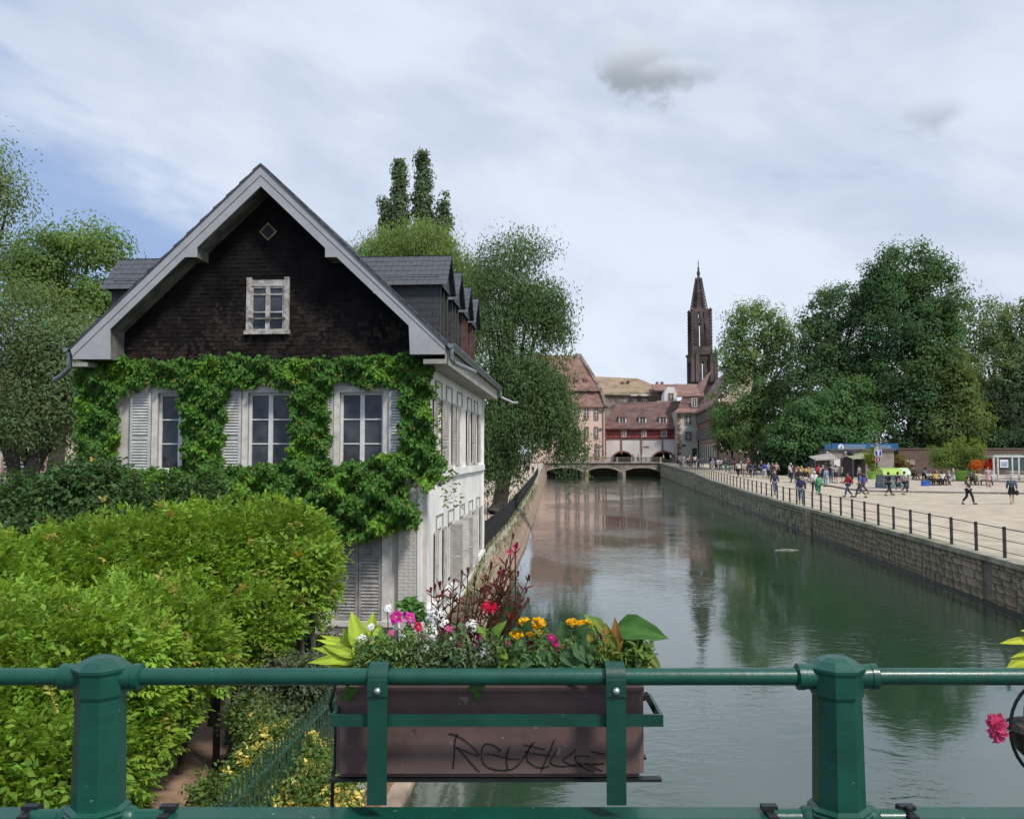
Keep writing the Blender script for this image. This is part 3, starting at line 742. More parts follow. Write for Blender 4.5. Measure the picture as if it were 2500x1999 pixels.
for c0, c1 in ((a0 + .04, cxg - .05), (cxg + .05, a1 - .04)):
    for f0, f1 in ((0, .4), (.4, .8), (.8, 1)):
        MB(fF).quad((c0, .012, zb + (zt - zb) * f0), (c1, .014, zb + (zt - zb) * f0), (c1, .013, zb + (zt - zb) * f1), (c0, .012, zb + (zt - zb) * f1)).build('pane', m_glass2, gwo)
MB(fF).box(gw0 + .04, gw1 - .04, .075, .10, zb + .24, zb + .285).build('guard_bar', m_soff, gwo)
dx_, dz_ = LF(656, 567); s = .165
q = MB(fF)
for k in range(4):
    a = k * math.pi / 2; b = a + math.pi / 2
    q.add([(dx_ + s * math.cos(a), .05, dz_ + s * math.sin(a)), (dx_ + s * math.cos(b), .05, dz_ + s * math.sin(b)), (dx_ + (s + .045) * math.cos(b), .05, dz_ + (s + .045) * math.sin(b)), (dx_ + (s + .045) * math.cos(a), .05, dz_ + (s + .045) * math.sin(a)),
           (dx_ + s * math.cos(a), .0, dz_ + s * math.sin(a)), (dx_ + s * math.cos(b), .0, dz_ + s * math.sin(b)), (dx_ + (s + .045) * math.cos(b), .0, dz_ + (s + .045) * math.sin(b)), (dx_ + (s + .045) * math.cos(a), .0, dz_ + (s + .045) * math.sin(a))],
          [(0, 1, 2, 3), (0, 4, 5, 1), (3, 2, 6, 7)])
vent = q.build('diamond_vent', mat('vent_wood', (0.26, 0.17, 0.11), .8, .3, 8), house)
MB(fF).add([(dx_ + s, .045, dz_), (dx_, .045, dz_ + s), (dx_ - s, .045, dz_), (dx_, .045, dz_ - s)], [(0, 1, 2, 3)]).build('opening', m_dark, vent)
# ---- eaves and gutters
eRz2 = AZ - SR * (eRx - AXX)
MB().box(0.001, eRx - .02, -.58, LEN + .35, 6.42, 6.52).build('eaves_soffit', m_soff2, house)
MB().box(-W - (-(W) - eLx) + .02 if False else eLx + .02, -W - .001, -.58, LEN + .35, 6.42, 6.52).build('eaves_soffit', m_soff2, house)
MB().box(eRx - .02, eRx + .01, -.58, LEN + .35, 6.42, eRz2 + .01).build('fascia', m_soff2, house)
for ex in (eRx + .10, eLx - .10):
    q = MB(); n = 8; vs_ = []
    for y in (-.64, LEN + .5):
        for k in range(n + 1):
            a = math.pi + math.pi * k / n; vs_.append((ex + .085 * math.cos(a), y, eRz2 + .02 + .085 * math.sin(a)))
    q.add(vs_, [(k, k + 1, n + 2 + k, n + 1 + k) for k in range(n)] + [tuple(range(n + 1)), tuple(range(n + 1, 2 * n + 2))])
    q.tube([(ex + (.085 if ex > 0 else -.085), -.64, eRz2 + .02), (ex + (.085 if ex > 0 else -.085), LEN + .5, eRz2 + .02)], .014, 6)
    q.build('gutter', m_zinc, house)
q = MB(); q.tube([(eRx + .10, -.50, eRz2 - .05), (eRx + .10, -.50, eRz2 - .26), (eRx + .14, -.35, eRz2 - .36), (eRx + .42, .55, eRz2 - .44), (eRx + .46, .8, eRz2 - .46)], .055, 10); q.build('spout', m_zinc, house, True)
q = MB(); q.tube([(eRx + .10, LEN + .4, eRz2 - .05), (eRx + .14, LEN + .42, eRz2 - .32), (eRx + .55, LEN + .5, eRz2 - .5), (eRx + .75, LEN + .5, eRz2 - .52)], .05, 10); q.build('spout', m_zinc, house, True)
q = MB(); q.tube([(eLx - .10, -.50, eRz2 - .05), (eLx - .10, -.50, eRz2 - .42), (eLx - .30, -.4, eRz2 - .56), (eLx - .62, -.2, eRz2 - .66)], .055, 10); q.build('spout', m_zinc, house, True)
# ---- dormers
m_dfr = mat('dormer_frame', (0.055, 0.052, 0.055), 0.7, 0.2, 5); m_dfr2 = mat('dormer_red_frame', (0.13, 0.055, 0.045), 0.7, 0.2, 5)
slate_me = MB().add([(0, 0, 0), (1, 0, 0), (1, 1, 0), (0, 1, 0), (0, 0, -.012), (1, 0, -.012)], [(0, 1, 2, 3), (0, 4, 5, 1)]).mesh('slate', m_slate)
clad_me = MB().add([(0, 0, 0), (1, 0, 0), (1, 0, 1), (0, 0, 1), (0, .012, 0), (1, .012, 0)], [(0, 1, 2, 3), (0, 4, 5, 1)]).mesh('slate', m_slate2)
def dormer(yc, side, big, frm, zr=9.50, ze=8.72, zfr=7.36):
    s = SR if side > 0 else SL
    X = lambda d: AXX + side * d                    # d = run from the ridge
    runz = lambda z: (AZ - z) / s
    hw, ho = .60, .78
    df = runz(zfr)                                 # run of the dormer front
    d_o = df + .20
    q = MB()
    ys0, ys1 = yc - hw, yc + hw
    q.quad((X(df), ys0, zfr), (X(df), ys0, ze + .14), (X(runz(ze)), ys0, ze + .14), (X(runz(ze)), ys0, ze)); q.quad((X(df), ys1, zfr), (X(df), ys1, ze + .1), (X(runz(ze)), ys1, ze))
    q.quad((X(df) - side * .04, ys0, zfr), (X(df) - side * .04, ys1, zfr), (X(df) - side * .04, ys1, ze + .1), (X(df) - side * .04, yc, zr - .05), (X(df) - side * .04, ys0, ze + .1))
    d_ = q.build('dormer', m_slate2, house)
    q = MB(); t = .09
    xa, xb = sorted((X(df) + side * .03, X(df) - side * .04))
    q.box(xa, xb, ys0, ys0 + t, zfr - .06, ze + .08); q.box(xa, xb, ys1 - t, ys1, zfr - .06, ze + .08); q.box(xa, xb, ys0 + t, ys1 - t, zfr - .06, zfr + .06); q.box(xa, xb, ys0 + t, ys1 - t, ze - .04, ze + .08); q.box(xa, xb, yc - .03, yc + .03, zfr + .06, ze - .04)
    q.build('frame', frm, d_)
    MB().quad((X(df) - side * .02, ys0 + t, zfr + .06), (X(df) - side * .02, ys1 - t, zfr + .06), (X(df) - side * .02, ys1 - t, ze - .04), (X(df) - side * .02, ys0 + t, ze - .04)).build('pane', m_glass, d_)
    # roof planes
    q = MB()
    for sg in (-1, 1):
        ye = yc + sg * ho
        q.add([(X(d_o), yc, zr - .02), (X(runz(zr)), yc, zr - .02), (X(runz(ze - .1)), ye, ze - .1), (X(d_o), ye, ze - .1), (X(d_o), yc, zr - .07), (X(d_o), ye, ze - .15)], [(0, 1, 2, 3), (0, 4, 5, 3)])
    q.add([(X(d_o) - side * .12, yc, zr - .06), (X(d_o) - side * .12, yc - ho + .06, ze - .12), (X(d_o) - side * .12, yc + ho - .06, ze - .12)], [(0, 1, 2)])
    q.build('roof_board', m_slate2, d_)
    rows_ = 6; joined = MB()
    for sg in (-1, 1):
        for r_ in range(rows_):
            f0, f1 = r_ / rows_, (r_ + 1.12) / rows_
            if r_ == 0: f0 = -.02
            zt, zb = zr + (ze - .1 - zr) * f0 + .006, zr + (ze - .1 - zr) * f1 + .02
            yt, yb = yc + sg * ho * f0, yc + sg * ho * f1
            dd = d_o + .015; sw_ = .30 if r_ else .62; k = 0
            end = runz(zb) - .05
            dd -= (r_ % 2) * .0
            while dd > end:
                wd_ = sw_ * (.5 if (k == 0 and r_ % 2) else 1) * random.uniform(.94, 1.06)
                e2 = max(dd - wd_, end - .1)
                if big and sg < 0:
                    o = link('slate', slate_me, d_)
                    ax = Vector((X(e2 + .008) - X(dd), 0, 0)); ay = Vector((0, yt - yb, zt - zb)); az_ = ax.cross(ay).normalized()
                    if az_.z < 0: az_ = -az_
                    M = Matrix((ax, ay, az_)).transposed().to_4x4(); M.translation = Vector((X(dd), yb, zb + random.uniform(0, .006))); o.matrix_local = M
                else:
                    joined.add([(X(dd), yb, zb), (X(e2 + .008), yb, zb), (X(e2 + .008), yt, zt), (X(dd), yt, zt), (X(dd), yb, zb - .014), (X(e2), yb, zb - .014)], [(0, 1, 2, 3), (0, 4, 5, 1)])
                dd -= wd_; k += 1
    if joined.v: tag(joined.build('roof_slates', m_slate, d_), kind='stuff')
    # cladding of the cheek that faces the bridge
    z = zfr; k = 0
    jn = MB()
    while z < ze - .02:
        h = .17; zt = min(z + h, ze + .02); dd = df; dmin = runz(z + .03)
        if dmin > df: z += h; k += 1; continue
        j = 0
        while dd > runz(zt) - .02:
            wd_ = .34 * (.5 if (j == 0 and k % 2) else 1); e2 = max(dd - wd_, runz(zt) - .05)
            if big and side > 0:
                o = link('slate', clad_me, d_); o.location = (X(e2 + .006), ys0 - .006 - .01, z); o.scale = (dd - e2 - .008, 1, zt - z + .0)
                o.rotation_euler = (-.03, 0, 0)
            else: jn.quad((X(dd), ys0 - .012, z), (X(e2 + .008), ys0 - .012, z), (X(e2 + .008), ys0 - .004, zt - .006), (X(dd), ys0 - .004, zt - .006))
            dd -= wd_; j += 1
        z += h; k += 1
    if jn.v: tag(jn.build('cheek_slates', m_slate2, d_), kind='stuff')
for i, yc in enumerate((2.60, 4.60, 6.65, 8.60)): dormer(yc, 1, i == 0, m_dfr if i < 2 else m_dfr2)
dormer(1.25, -1, True, m_dfr, 9.22, 8.45, 7.0)

# ================================================================== vegetation
m_leaf = leafmat('leaf', 0.4, 0.75, 0.12); m_leafg = leafmat('leaf_glossy', 0.32, 0.6, 0.2)
m_bark = mat('bark', (0.075, 0.062, 0.050), 0.95, 0.3, 4, 0.6, 12)
def lobe_px(u, v, ru, rv, Y, depth=0.9):
    c = P(u, v, Y); k = Y / FPX
    return np.array(c), np.array([ru * k, depth * 0.5 * (ru + rv) * k, rv * k])
def crown_points(lobes, nclump, per, spread, shell=(0.62, 1.0), flat=0.65):
    """leaf positions and clump ids spread through the lobes"""
    vol = np.array([np.prod(r) ** (2 / 3) for _, r in lobes]); pr = vol / vol.sum()
    which = rng.choice(len(lobes), nclump, p=pr)
    cen = np.array([lobes[i][0] for i in which]); rad = np.array([lobes[i][1] for i in which])
    d = rsphere(nclump); rr = rng.uniform(shell[0] ** 2, shell[1] ** 2, nclump)[:, None] ** .5
    cc = cen + d * rad * rr * (1 + 0.10 * rng.normal(size=(nclump, 1)))
    sz = spread * rng.uniform(.6, 1.4, nclump)
    cid = np.repeat(np.arange(nclump), per)
    off = rng.normal(size=(len(cid), 3)) * (1, 1, flat)
    nrm_ = np.linalg.norm(off, axis=1, keepdims=True); off = off / np.maximum(1, nrm_ / 1.5)
    pos = cc[cid] + off * sz[cid][:, None]
    out = d[cid] * .45 + unit(off) * .75 + (0, 0, .5)
    return cc, pos, out, cid
def trunk_mesh(base, top, r0, targets, limbs=9, seed=0):
    rr = random.Random(seed); q = MB(); base = Vector(base); top = Vector(top); h = top - base
    pts = [base + h * t + Vector((rr.uniform(-.25, .25), rr.uniform(-.25, .25), 0)) * (t > 0) * r0 * 1.5 for t in (0, .05, .25, .5, .75, 1)]
    q.tube(pts, [r0 * 1.35, r0, r0 * .85, r0 * .7, r0 * .5, r0 * .2], 9)
    for t in targets[:limbs]:
        t = Vector(t); s_ = pts[rr.choice((2, 3, 3, 4))]
        mid = s_.lerp(t, .5) + Vector((0, 0, (t - s_).length * .12)); q.tube([s_, s_.lerp(mid, .55), mid, t], [r0 * .42, r0 * .33, r0 * .22, r0 * .05], 6)
    return q
def tree(name, label, lobes, base, col, nclump=500, per=40, spread=.9, L=.30, Wd=.2, r0=.35, group=None, limbs=10, shell=(.55, 1.0), topfrac=.7, v=.22, warm=.14, cat='tree', flat=.65, seed=0):
    t = thing(name, label, cat, base, group=group)
    cc, pos, out, cid = crown_points(lobes, nclump, per, spread, shell, flat)
    n = len(pos); nor = unit(out + rng.normal(size=(n, 3)) * .2); dr = unit(np.cross(nor, rsphere(n)) + (0, 0, -.35))
    cl = tint(col, nclump, v, warm)[cid] * (1 + .07 * rng.uniform(-1, 1, (n, 1)))
    b = Vector(base)
    leaves('crown', pos, dr, nor, L * rng.uniform(.7, 1.3, n), Wd * rng.uniform(.7, 1.3, n), cl, m_leaf, t, loc=-b)
    top = np.mean([c for c, _ in lobes], 0); zmax = max(c[2] + r[2] for c, r in lobes)
    sel = cc[rng.permutation(nclump)[:limbs]]
    trunk_mesh(base, (top[0], top[1], b.z + (zmax - b.z) * topfrac), r0, sel, limbs, seed).build('trunk', m_bark, t, True, loc=-b)
    return t
def strands(lobes, n, lmin, lmax, per, spread=.25):
    vol = np.array([np.prod(r) ** (2 / 3) for _, r in lobes]); which = rng.choice(len(lobes), n, p=vol / vol.sum())
    d = rsphere(n); d[:, 2] = np.abs(d[:, 2]) * .8 + d[:, 2] * .2
    c = np.array([lobes[i][0] for i in which]) + d * np.array([lobes[i][1] for i in which]) * rng.uniform(.75, 1.02, (n, 1))
    ln = rng.uniform(lmin, lmax, n); sway = rng.normal(size=(n, 3)) * (.35, .35, 0) + d * (.5, .5, 0)
    t = rng.uniform(0, 1, (n, per)); p = c[:, None, :] + sway[:, None, :] * (t[..., None] ** .6) * ln[:, None, None] * .35 - np.array((0, 0, 1)) * (t ** 1.5 * ln[:, None])[..., None]
    p = p + rng.normal(size=p.shape) * spread * .4
    return p.reshape(-1, 3), np.repeat(np.arange(n), per)
# ---- weeping willows behind the house, on the river path
def willow(name, label, lobes, slobes, base, col, nclump, per, ns, sper, lmax, r0=.4, seed=1, spread=.7):
    t = thing(name, label, 'tree', base)
    cc, pos, out, cid = crown_points(lobes, nclump, per, spread, (.6, 1.0), .7)
    sp, sid = strands(slobes, ns, .6, lmax, sper)
    n1, n2 = len(pos), len(sp); pos = np.concatenate([pos, sp]); n = n1 + n2
    nor = unit(np.concatenate([out, rng.normal(size=(n2, 3)) + (0, -.4, .5)]) + rng.normal(size=(n, 3)) * .6)
    dr = unit(np.concatenate([np.cross(rsphere(n1), nor[:n1]) + (0, 0, -.7), np.tile((0, 0, -1.0), (n2, 1)) + rng.normal(size=(n2, 3)) * .35]))
    cl = np.concatenate([tint(col, nclump, .3)[cid], tint(col, ns, .2)[sid]]) * (1 + .10 * rng.uniform(-1, 1, (n, 1)))
    b = Vector(base)
    leaves('crown', pos, dr, nor, .20 * rng.uniform(.7, 1.4, n), .07 * rng.uniform(.8, 1.3, n), cl, m_leaf, t, loc=-b)
    top = np.mean([c for c, _ in lobes], 0)
    trunk_mesh(base, (top[0], top[1], top[2] + 1), r0, cc[rng.permutation(nclump)[:14]], 14, seed).build('trunk', m_bark, t, True, loc=-b)
    return t
lb = [lobe_px(*a, 58) for a in ((1000, 590, 110, 55), (930, 650, 95, 70), (1060, 640, 80, 75), (1110, 700, 80, 80), (1040, 760, 120, 90), (1110, 800, 70, 120), (890, 620, 40, 40))]
willow('willow_tree', 'pale green weeping tree rising behind the house dormers', lb, lb[:4], (P(1040, 1100, 58).x, 58, 1.15), (0.185, 0.275, 0.095), 620, 52, 520, 26, 2.4, .5)
lb = [lobe_px(*a, 47) for a in ((1265, 620, 75, 45), (1200, 650, 55, 45), (1240, 710, 100, 65), (1310, 745, 75, 60), (1345, 800, 45, 42), (1230, 800, 90, 70), (1200, 880, 90, 80), (1280, 930, 100, 75), (1250, 1020, 105, 85), (1330, 990, 70, 70), (1200, 1080, 60, 80), (1355, 1050, 55, 50), (1222, 1130, 45, 50), (1400, 1090, 32, 38))]
sl_ = lb[3:5] + lb[7:]
willow('drooping_tree', 'large dark green drooping tree overhanging the water past the house', lb, sl_, (P(1212, 1100, 47).x, 47, 1.15), (0.11, 0.185, 0.08), 820, 56, 700, 32, 3.2, .45, 5, .62)
# ---- poplars
for i, (u, vt, wd_, vb) in enumerate(((976, 388, 19, 640), (1032, 376, 25, 640), (940, 484, 14, 640), (1082, 476, 15, 650))):
    Y = 88; n_ = 8; lb = []
    for k in range(n_):
        f = (k + .5) / n_; v_ = vt + (vb - vt) * f; r_ = wd_ * (.35 + .65 * min(1, f * 2.2)) * (1 if f < .8 else .85)
        lb.append(lobe_px(u + random.uniform(-4, 4), v_, r_, (vb - vt) / n_ * .8, Y))
    tree('poplar_tree', ['slim poplar spire beside the tallest one', 'tallest broad poplar spire behind the dormers', 'shortest poplar on the side of the gable roof', 'low narrow poplar on the water side of the spires'][i], lb, (P(u, 900, Y).x, Y, 1.2), (0.125, 0.19, 0.105), 150 if i < 2 else 70, 44, .42, .34, .24, .3, 'poplar spires behind the house', 6, (.4, 1.0), .8, seed=i)
# ---- trees on the left of the house
lb = [lobe_px(*a, 40) for a in ((205, 585, 110, 45), (120, 640, 105, 80), (272, 610, 52, 55), (60, 660, 80, 70), (180, 740, 105, 80), (250, 730, 60, 70))]
tree('plane_tree', 'tall green tree with rounded top beyond the left eave', lb, (P(130, 1200, 40).x, 40, 2.2), (0.15, 0.25, 0.075), 230, 90, .55, .16, .11, .42, 'trees along the street', 14, (.5, 1.0), .75, seed=3)
lb = [lobe_px(*a, 33) for a in ((60, 800, 95, 110), (170, 830, 90, 80), (40, 940, 80, 100), (150, 960, 95, 110), (240, 900, 55, 90), (90, 1030, 95, 60), (230, 1040, 60, 60))]
tree('olive_tree', 'grey green bushy tree hanging low beside the vine corner', lb, (P(60, 1200, 33).x, 33, 2.2), (0.165, 0.24, 0.115), 460, 85, .62, .17, .062, .36, 'trees along the street', 12, (.5, 1.0), .6, seed=4)
lb = [lobe_px(*a, 29) for a in ((-5, 480, 55, 60), (-60, 420, 90, 70), (-90, 560, 110, 90), (-120, 760, 120, 140))]
tree('ash_tree', 'light feathery tree cut by the picture edge high above the others', lb, (P(-60, 1200, 29).x, 29, 2.2), (0.18, 0.25, 0.11), 250, 60, .6, .14, .075, .35, 'trees along the street', 10, (.5, 1.0), .7, seed=5)
for u, Y, lab in ((30, 36, 'thick grey trunk of a street tree beside the dark shrubs'), (72, 37, 'leaning slender trunk of a street tree beside the thick one')):
    b = Vector((P(u, 1200, Y).x, Y, 2.2)); t = thing('street_tree', lab, 'tree', b, group='trunks under the street trees')
    q = MB(); q.tube([b, b + Vector((.05, 0, 1.5)), b + Vector((.25 if u > 50 else -.1, .1, 3.2)), b + Vector((.9 if u > 50 else -.4, .2, 5.2))], [.36, .27, .22, .12], 9); q.tube([b + Vector((0, 0, 1.6)), b + Vector((-.7, .1, 3.2)), b + Vector((-1.4, .3, 5))], [.2, .15, .08], 7)
    wpart('trunk', q, m_bark, t, True)
    lbx = [lobe_px(u + (30 if u > 50 else -20), 1030, 60, 45, Y)]
    cc, pos, out, cid = crown_points(lbx, 60, 30, .5); n = len(pos); leaves('crown', pos, rsphere(n), unit(out + rng.normal(size=(n, 3)) * .5), .2, .13, tint((.08, .13, .04), n), m_leaf, t, loc=-b)
# ---- trees behind the right esplanade
RT = [('lime_tree', 'airy round topped tree nearest the cathedral spire', 116, ((1850, 795, 80, 62), (1790, 860, 48, 55), (1905, 850, 62, 65), (1840, 940, 92, 80), (1800, 1030, 62, 70), (1890, 1000, 70, 70)), (.15, .245, .10), 320, .95, 1840),
      ('maple_tree', 'dark spreading tree between the round topped and the tallest tree', 109, ((2050, 755, 82, 62), (1990, 830, 62, 60), (2060, 850, 100, 90), (2010, 940, 110, 90), (2090, 950, 80, 90)), (.105, .185, .08), 410, .95, 2040),
      ('chestnut_tree', 'tallest and darkest chestnut tree behind the blue sign', 104, ((2225, 655, 95, 66), (2148, 690, 45, 58), (2275, 720, 80, 88), (2205, 780, 115, 100), (2285, 830, 60, 90), (2230, 900, 118, 115), (2200, 1010, 120, 90), (2290, 960, 70, 90)), (.09, .17, .072), 690, 1.0, 2220),
      ('low_maple_tree', 'bright green low layered tree in front of the dark trees left of the sign', 99, ((1975, 1000, 60, 26), (2040, 975, 60, 24), (2075, 945, 42, 22), (2020, 1025, 95, 26), (1945, 1045, 70, 28), (2060, 1060, 90, 30), (1960, 1085, 90, 28), (2100, 1010, 40, 30)), (.10, .20, .075), 300, .8, 2010),
      ('elm_tree', 'loose pale tree with gaps in its crown at the edge of the square', 113, ((2400, 795, 80, 72), (2485, 800, 55, 68), (2420, 900, 110, 90), (2460, 1000, 110, 90), (2540, 880, 110, 130)), (.135, .21, .10), 370, .95, 2440),
      ('ivy_tree', 'yellowish green tree lower on the flank of the chestnut', 101, ((2330, 940, 45, 75), (2362, 1025, 55, 66), (2310, 1050, 62, 60)), (.13, .19, .065), 190, .8, 2335),
      ('yew_tree', 'dark evergreen mass behind the white shelter', 110, ((2440, 1020, 80, 75), (2500, 1040, 80, 70), (2560, 1000, 90, 100)), (.055, .09, .05), 280, .9, 2480)]
for i, (nm, lab, Y, lbs, col, nc, sp, ub) in enumerate(RT):
    tree(nm, lab, [lobe_px(*a, Y) for a in lbs], (P(ub, 1100, Y).x, Y, zf(Y) + .1), col, int(nc * 1.5), 56, sp * .78, .36, .24, .5, 'trees behind the square', 24, (.5, 1.0), .72, seed=20 + i)
for nm, lab, Y, lbs, col, nc in (('ivy_shrub', 'leafy shrub spilling over the brown wall beside the timbered house', 122, ((1785, 1055, 38, 42), (1830, 1078, 52, 28), (1765, 1020, 20, 40)), (.062, .115, .045), 170),
                                 ('park_hedge', 'dark hedge rising behind the stone wall by the picnic tables', 102, ((2210, 1085, 40, 26), (2280, 1080, 50, 30), (2350, 1085, 50, 28), (2430, 1080, 60, 30), (2520, 1085, 60, 30)), (.05, .095, .045), 300),
                                 ('dark_hedge', 'dark green hedge between the brown wall and the kiosk', 100, ((1900, 1110, 50, 38), (1950, 1115, 62, 48), (1985, 1105, 42, 40)), (.05, .10, .045), 260)):
    tree(nm, lab, [lobe_px(*a, Y) for a in lbs], (P(lbs[0][0], 1130, Y).x, Y, zf(Y)), col, nc, 44, .75, .36, .26, .15, None, 4, cat='shrub')

# ---- climbing vine on the gable
def in_poly(x, y, poly):
    c = np.zeros(len(x), bool); j = len(poly) - 1
    for i in range(len(poly)):
        xi, yi = poly[i]; xj, yj = poly[j]
        c ^= ((yi > y) != (yj > y)) & (x < (xj - xi) * (y - yi) / (yj - yi + 1e-9) + xi); j = i
    return c
vine = thing('climbing_vine', 'lush green vine framing the upper windows of the white gable', 'vine', house.location, -HA)
polys = [([(183, 885), (300, 868), (420, 880), (560, 862), (700, 874), (850, 870), (1000, 860), (1048, 872), (1052, 940), (1000, 930), (900, 945), (830, 925), (720, 950), (640, 935), (560, 950), (450, 955), (380, 935), (300, 958), (190, 960)], .34, 7000),
         ([(185, 900), (300, 900), (285, 1000), (290, 1060), (280, 1140), (190, 1150)], .30, 4600),
         ([(430, 930), (560, 930), (548, 1010), (540, 1140), (450, 1150), (445, 1050)], .30, 4200),
         ([(705, 930), (810, 925), (800, 1000), (806, 1060), (800, 1130), (705, 1130), (710, 1020)], .30, 4200),
         ([(972, 925), (1055, 880), (1050, 1000), (1062, 1100), (975, 1130), (980, 1020)], .34, 4200),
         ([(180, 1135), (300, 1142), (440, 1140), (560, 1138), (640, 1130), (705, 1122), (815, 1132), (900, 1118), (965, 1100), (1050, 1075), (1085, 1120), (1092, 1160), (1060, 1180), (1040, 1195), (1015, 1165), (985, 1170), (1000, 1215), (1032, 1262), (1012, 1290), (960, 1290), (915, 1312), (860, 1322), (790, 1300), (700, 1260), (560, 1250), (430, 1265), (300, 1250), (180, 1210)], .75, 16000)]
vp, vn, vid = [], [], []
for poly, bulge, cnt_ in polys:
    us = np.array(poly); u0, v0 = us.min(0) - 8; u1, v1 = us.max(0) + 8
    uu = rng.uniform(u0, u1, cnt_ * 4); vv = rng.uniform(v0, v1, cnt_ * 4)
    jx = 9 * np.sin(vv * .11) + 6 * np.sin(vv * .31 + 2); jy = 7 * np.sin(uu * .09) + 5 * np.sin(uu * .27 + 1)
    k = in_poly(uu + jx * .6, vv + jy * .6, poly); uu, vv = uu[k][:cnt_], vv[k][:cnt_]
    lump = .5 + .5 * np.sin(uu * .055 + 1.3) * np.sin(vv * .07) * .8 + .25 * np.sin(uu * .13) * np.sin(vv * .15 + uu * .05)
    oo = (.08 + bulge * np.clip(lump, 0, 1)) * rng.uniform(.25, 1.0, len(uu)) ** .6
    if bulge > .5:                      # the hanging mass sags forward towards its foot
        oo = oo * (0.6 + .7 * np.clip((vv - 1100) / 120, 0, 1))
    for a, b, o_ in zip(uu, vv, oo):
        x, z = LF(a, b, o_); vp.append((x, -o_, z))
vp = np.array(vp); n = len(vp)
nor = unit(np.tile((.1, -.8, .75), (n, 1)) + rng.normal(size=(n, 3)) * .42); dr = unit(np.tile((0, -.35, -.9), (n, 1)) + rng.normal(size=(n, 3)) * .55)
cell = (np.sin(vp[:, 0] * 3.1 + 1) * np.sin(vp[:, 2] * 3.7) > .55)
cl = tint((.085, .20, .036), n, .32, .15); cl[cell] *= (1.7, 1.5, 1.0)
yl = rng.uniform(size=n) < .025; cl[yl] = tint((.26, .20, .05), yl.sum(), .3)
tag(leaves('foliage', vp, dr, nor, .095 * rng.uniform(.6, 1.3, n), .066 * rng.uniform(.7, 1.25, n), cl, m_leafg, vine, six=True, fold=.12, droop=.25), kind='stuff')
q = MB()
for u, v0, v1 in ((240, 1180, 880), (495, 1200, 880), (755, 1200, 890), (1005, 1180, 880)):
    pts = [(*LF(u + 12 * math.sin(i * 1.7), v0 + (v1 - v0) * i / 6, .06),) for i in range(7)]; q.tube([(x, -.06, z) for x, z in pts], .025, 6)
q.tube([(*[LF(u, 905, .08)[0]], -.08, LF(u, 905, .08)[1]) for u in range(200, 1050, 80)], .02, 6)
tag(q.build('stems', m_bark, vine), kind='stuff')
# loose tendrils hanging off the vine corner
tp, td = [], []
for u, v, ln in ((1090, 1165, .8), (1100, 1150, 1.0), (1075, 1180, .6), (1062, 945, .7), (1065, 1040, .8), (1058, 960, .9), (860, 1180, .5), (940, 1160, .7), (760, 1190, .6), (590, 1190, .6), (1015, 1180, .6)):
    x, z = LF(u, v, .35)
    for k in range(26):
        f = k / 26; tp.append((x + .25 * f * ln + .03 * math.sin(k), -.35 - .1 * f, z - f * f * ln * .8 + .05 * math.sin(f * 6))); td.append((random.uniform(-1, 1), random.uniform(-.6, .2), random.uniform(-.8, .2)))
tp = np.array(tp); n = len(tp)
tag(leaves('tendrils', tp, np.array(td), unit(rng.normal(size=(n, 3)) + (0, -.6, .6)), .10, .045, tint((.14, .19, .04), n, .3), m_leafg, vine, six=True), kind='stuff')

# ---- bright wisteria mound over the garden pergola
def surf_points(lobes, n, shrink=.93, keep_cam=True):
    pts, nrm = [], []
    vol = np.array([np.prod(r) ** (2 / 3) for _, r in lobes]); pr = vol / vol.sum()
    while sum(map(len, pts)) < n:
        m_ = n; w_ = rng.choice(len(lobes), m_, p=pr); d = rsphere(m_); c = np.array([lobes[i][0] for i in w_]); r = np.array([lobes[i][1] for i in w_]); p = c + d * r
        nn = unit(d / r); ok = np.ones(m_, bool)
        for i, (c_, r_) in enumerate(lobes):
            ok &= (w_ == i) | (np.sum(((p - c_) / (r_ * shrink)) ** 2, 1) > 1)
        ok &= (p[:, 2] > .45)
        pts.append(p[ok]); nrm.append(nn[ok])
    return np.concatenate(pts)[:n], np.concatenate(nrm)[:n]
def sprigs(p, nr, cols, Ls, nl=9, ll=.07, lw=.034, down=.35, side=None, upright=False):
    """pinnate leaves: a stalk with leaflets on both sides; returns leaflet arrays"""
    n = len(p); ax = unit(nr * .7 + rng.normal(size=(n, 3)) * .5 + (.1, 0, .35 - down))
    if upright: ax = unit(nr * .75 + rng.normal(size=(n, 3)) * .28 + (.22, -.15, .45)); down = .05
    up = unit(np.cross(ax, np.cross(np.tile((0, 0, 1.), (n, 1)) + rng.normal(size=(n, 3)) * .3, ax)))
    sd_ = unit(np.cross(up, ax)); P_, D_, N_, C_, L_ = [], [], [], [], []
    for k in range(nl):
        f = (k // 2 + 1) / ((nl + 1) // 2); sg = 1 if k % 2 else -1
        if k == nl - 1: sg = 0; f = 1.0
        P_.append(p + ax * (Ls * f)[:, None] - np.array((0, 0, 1)) * (down * Ls * f * f)[:, None]); dirn = ax * (.62 if sg else 1.2) + sd_ * sg * .8 + np.array((0, 0, -.25 - down * f)) + rng.normal(size=(n, 3)) * .12
        D_.append(dirn); N_.append(up + rng.normal(size=(n, 3)) * .18); C_.append(cols * (1 + .12 * rng.uniform(-1, 1, (n, 1)))); L_.append(ll * (1.0 if sg else 1.15) * rng.uniform(.6, 1.35, n))
    return map(np.concatenate, (P_, D_, N_, C_, L_))
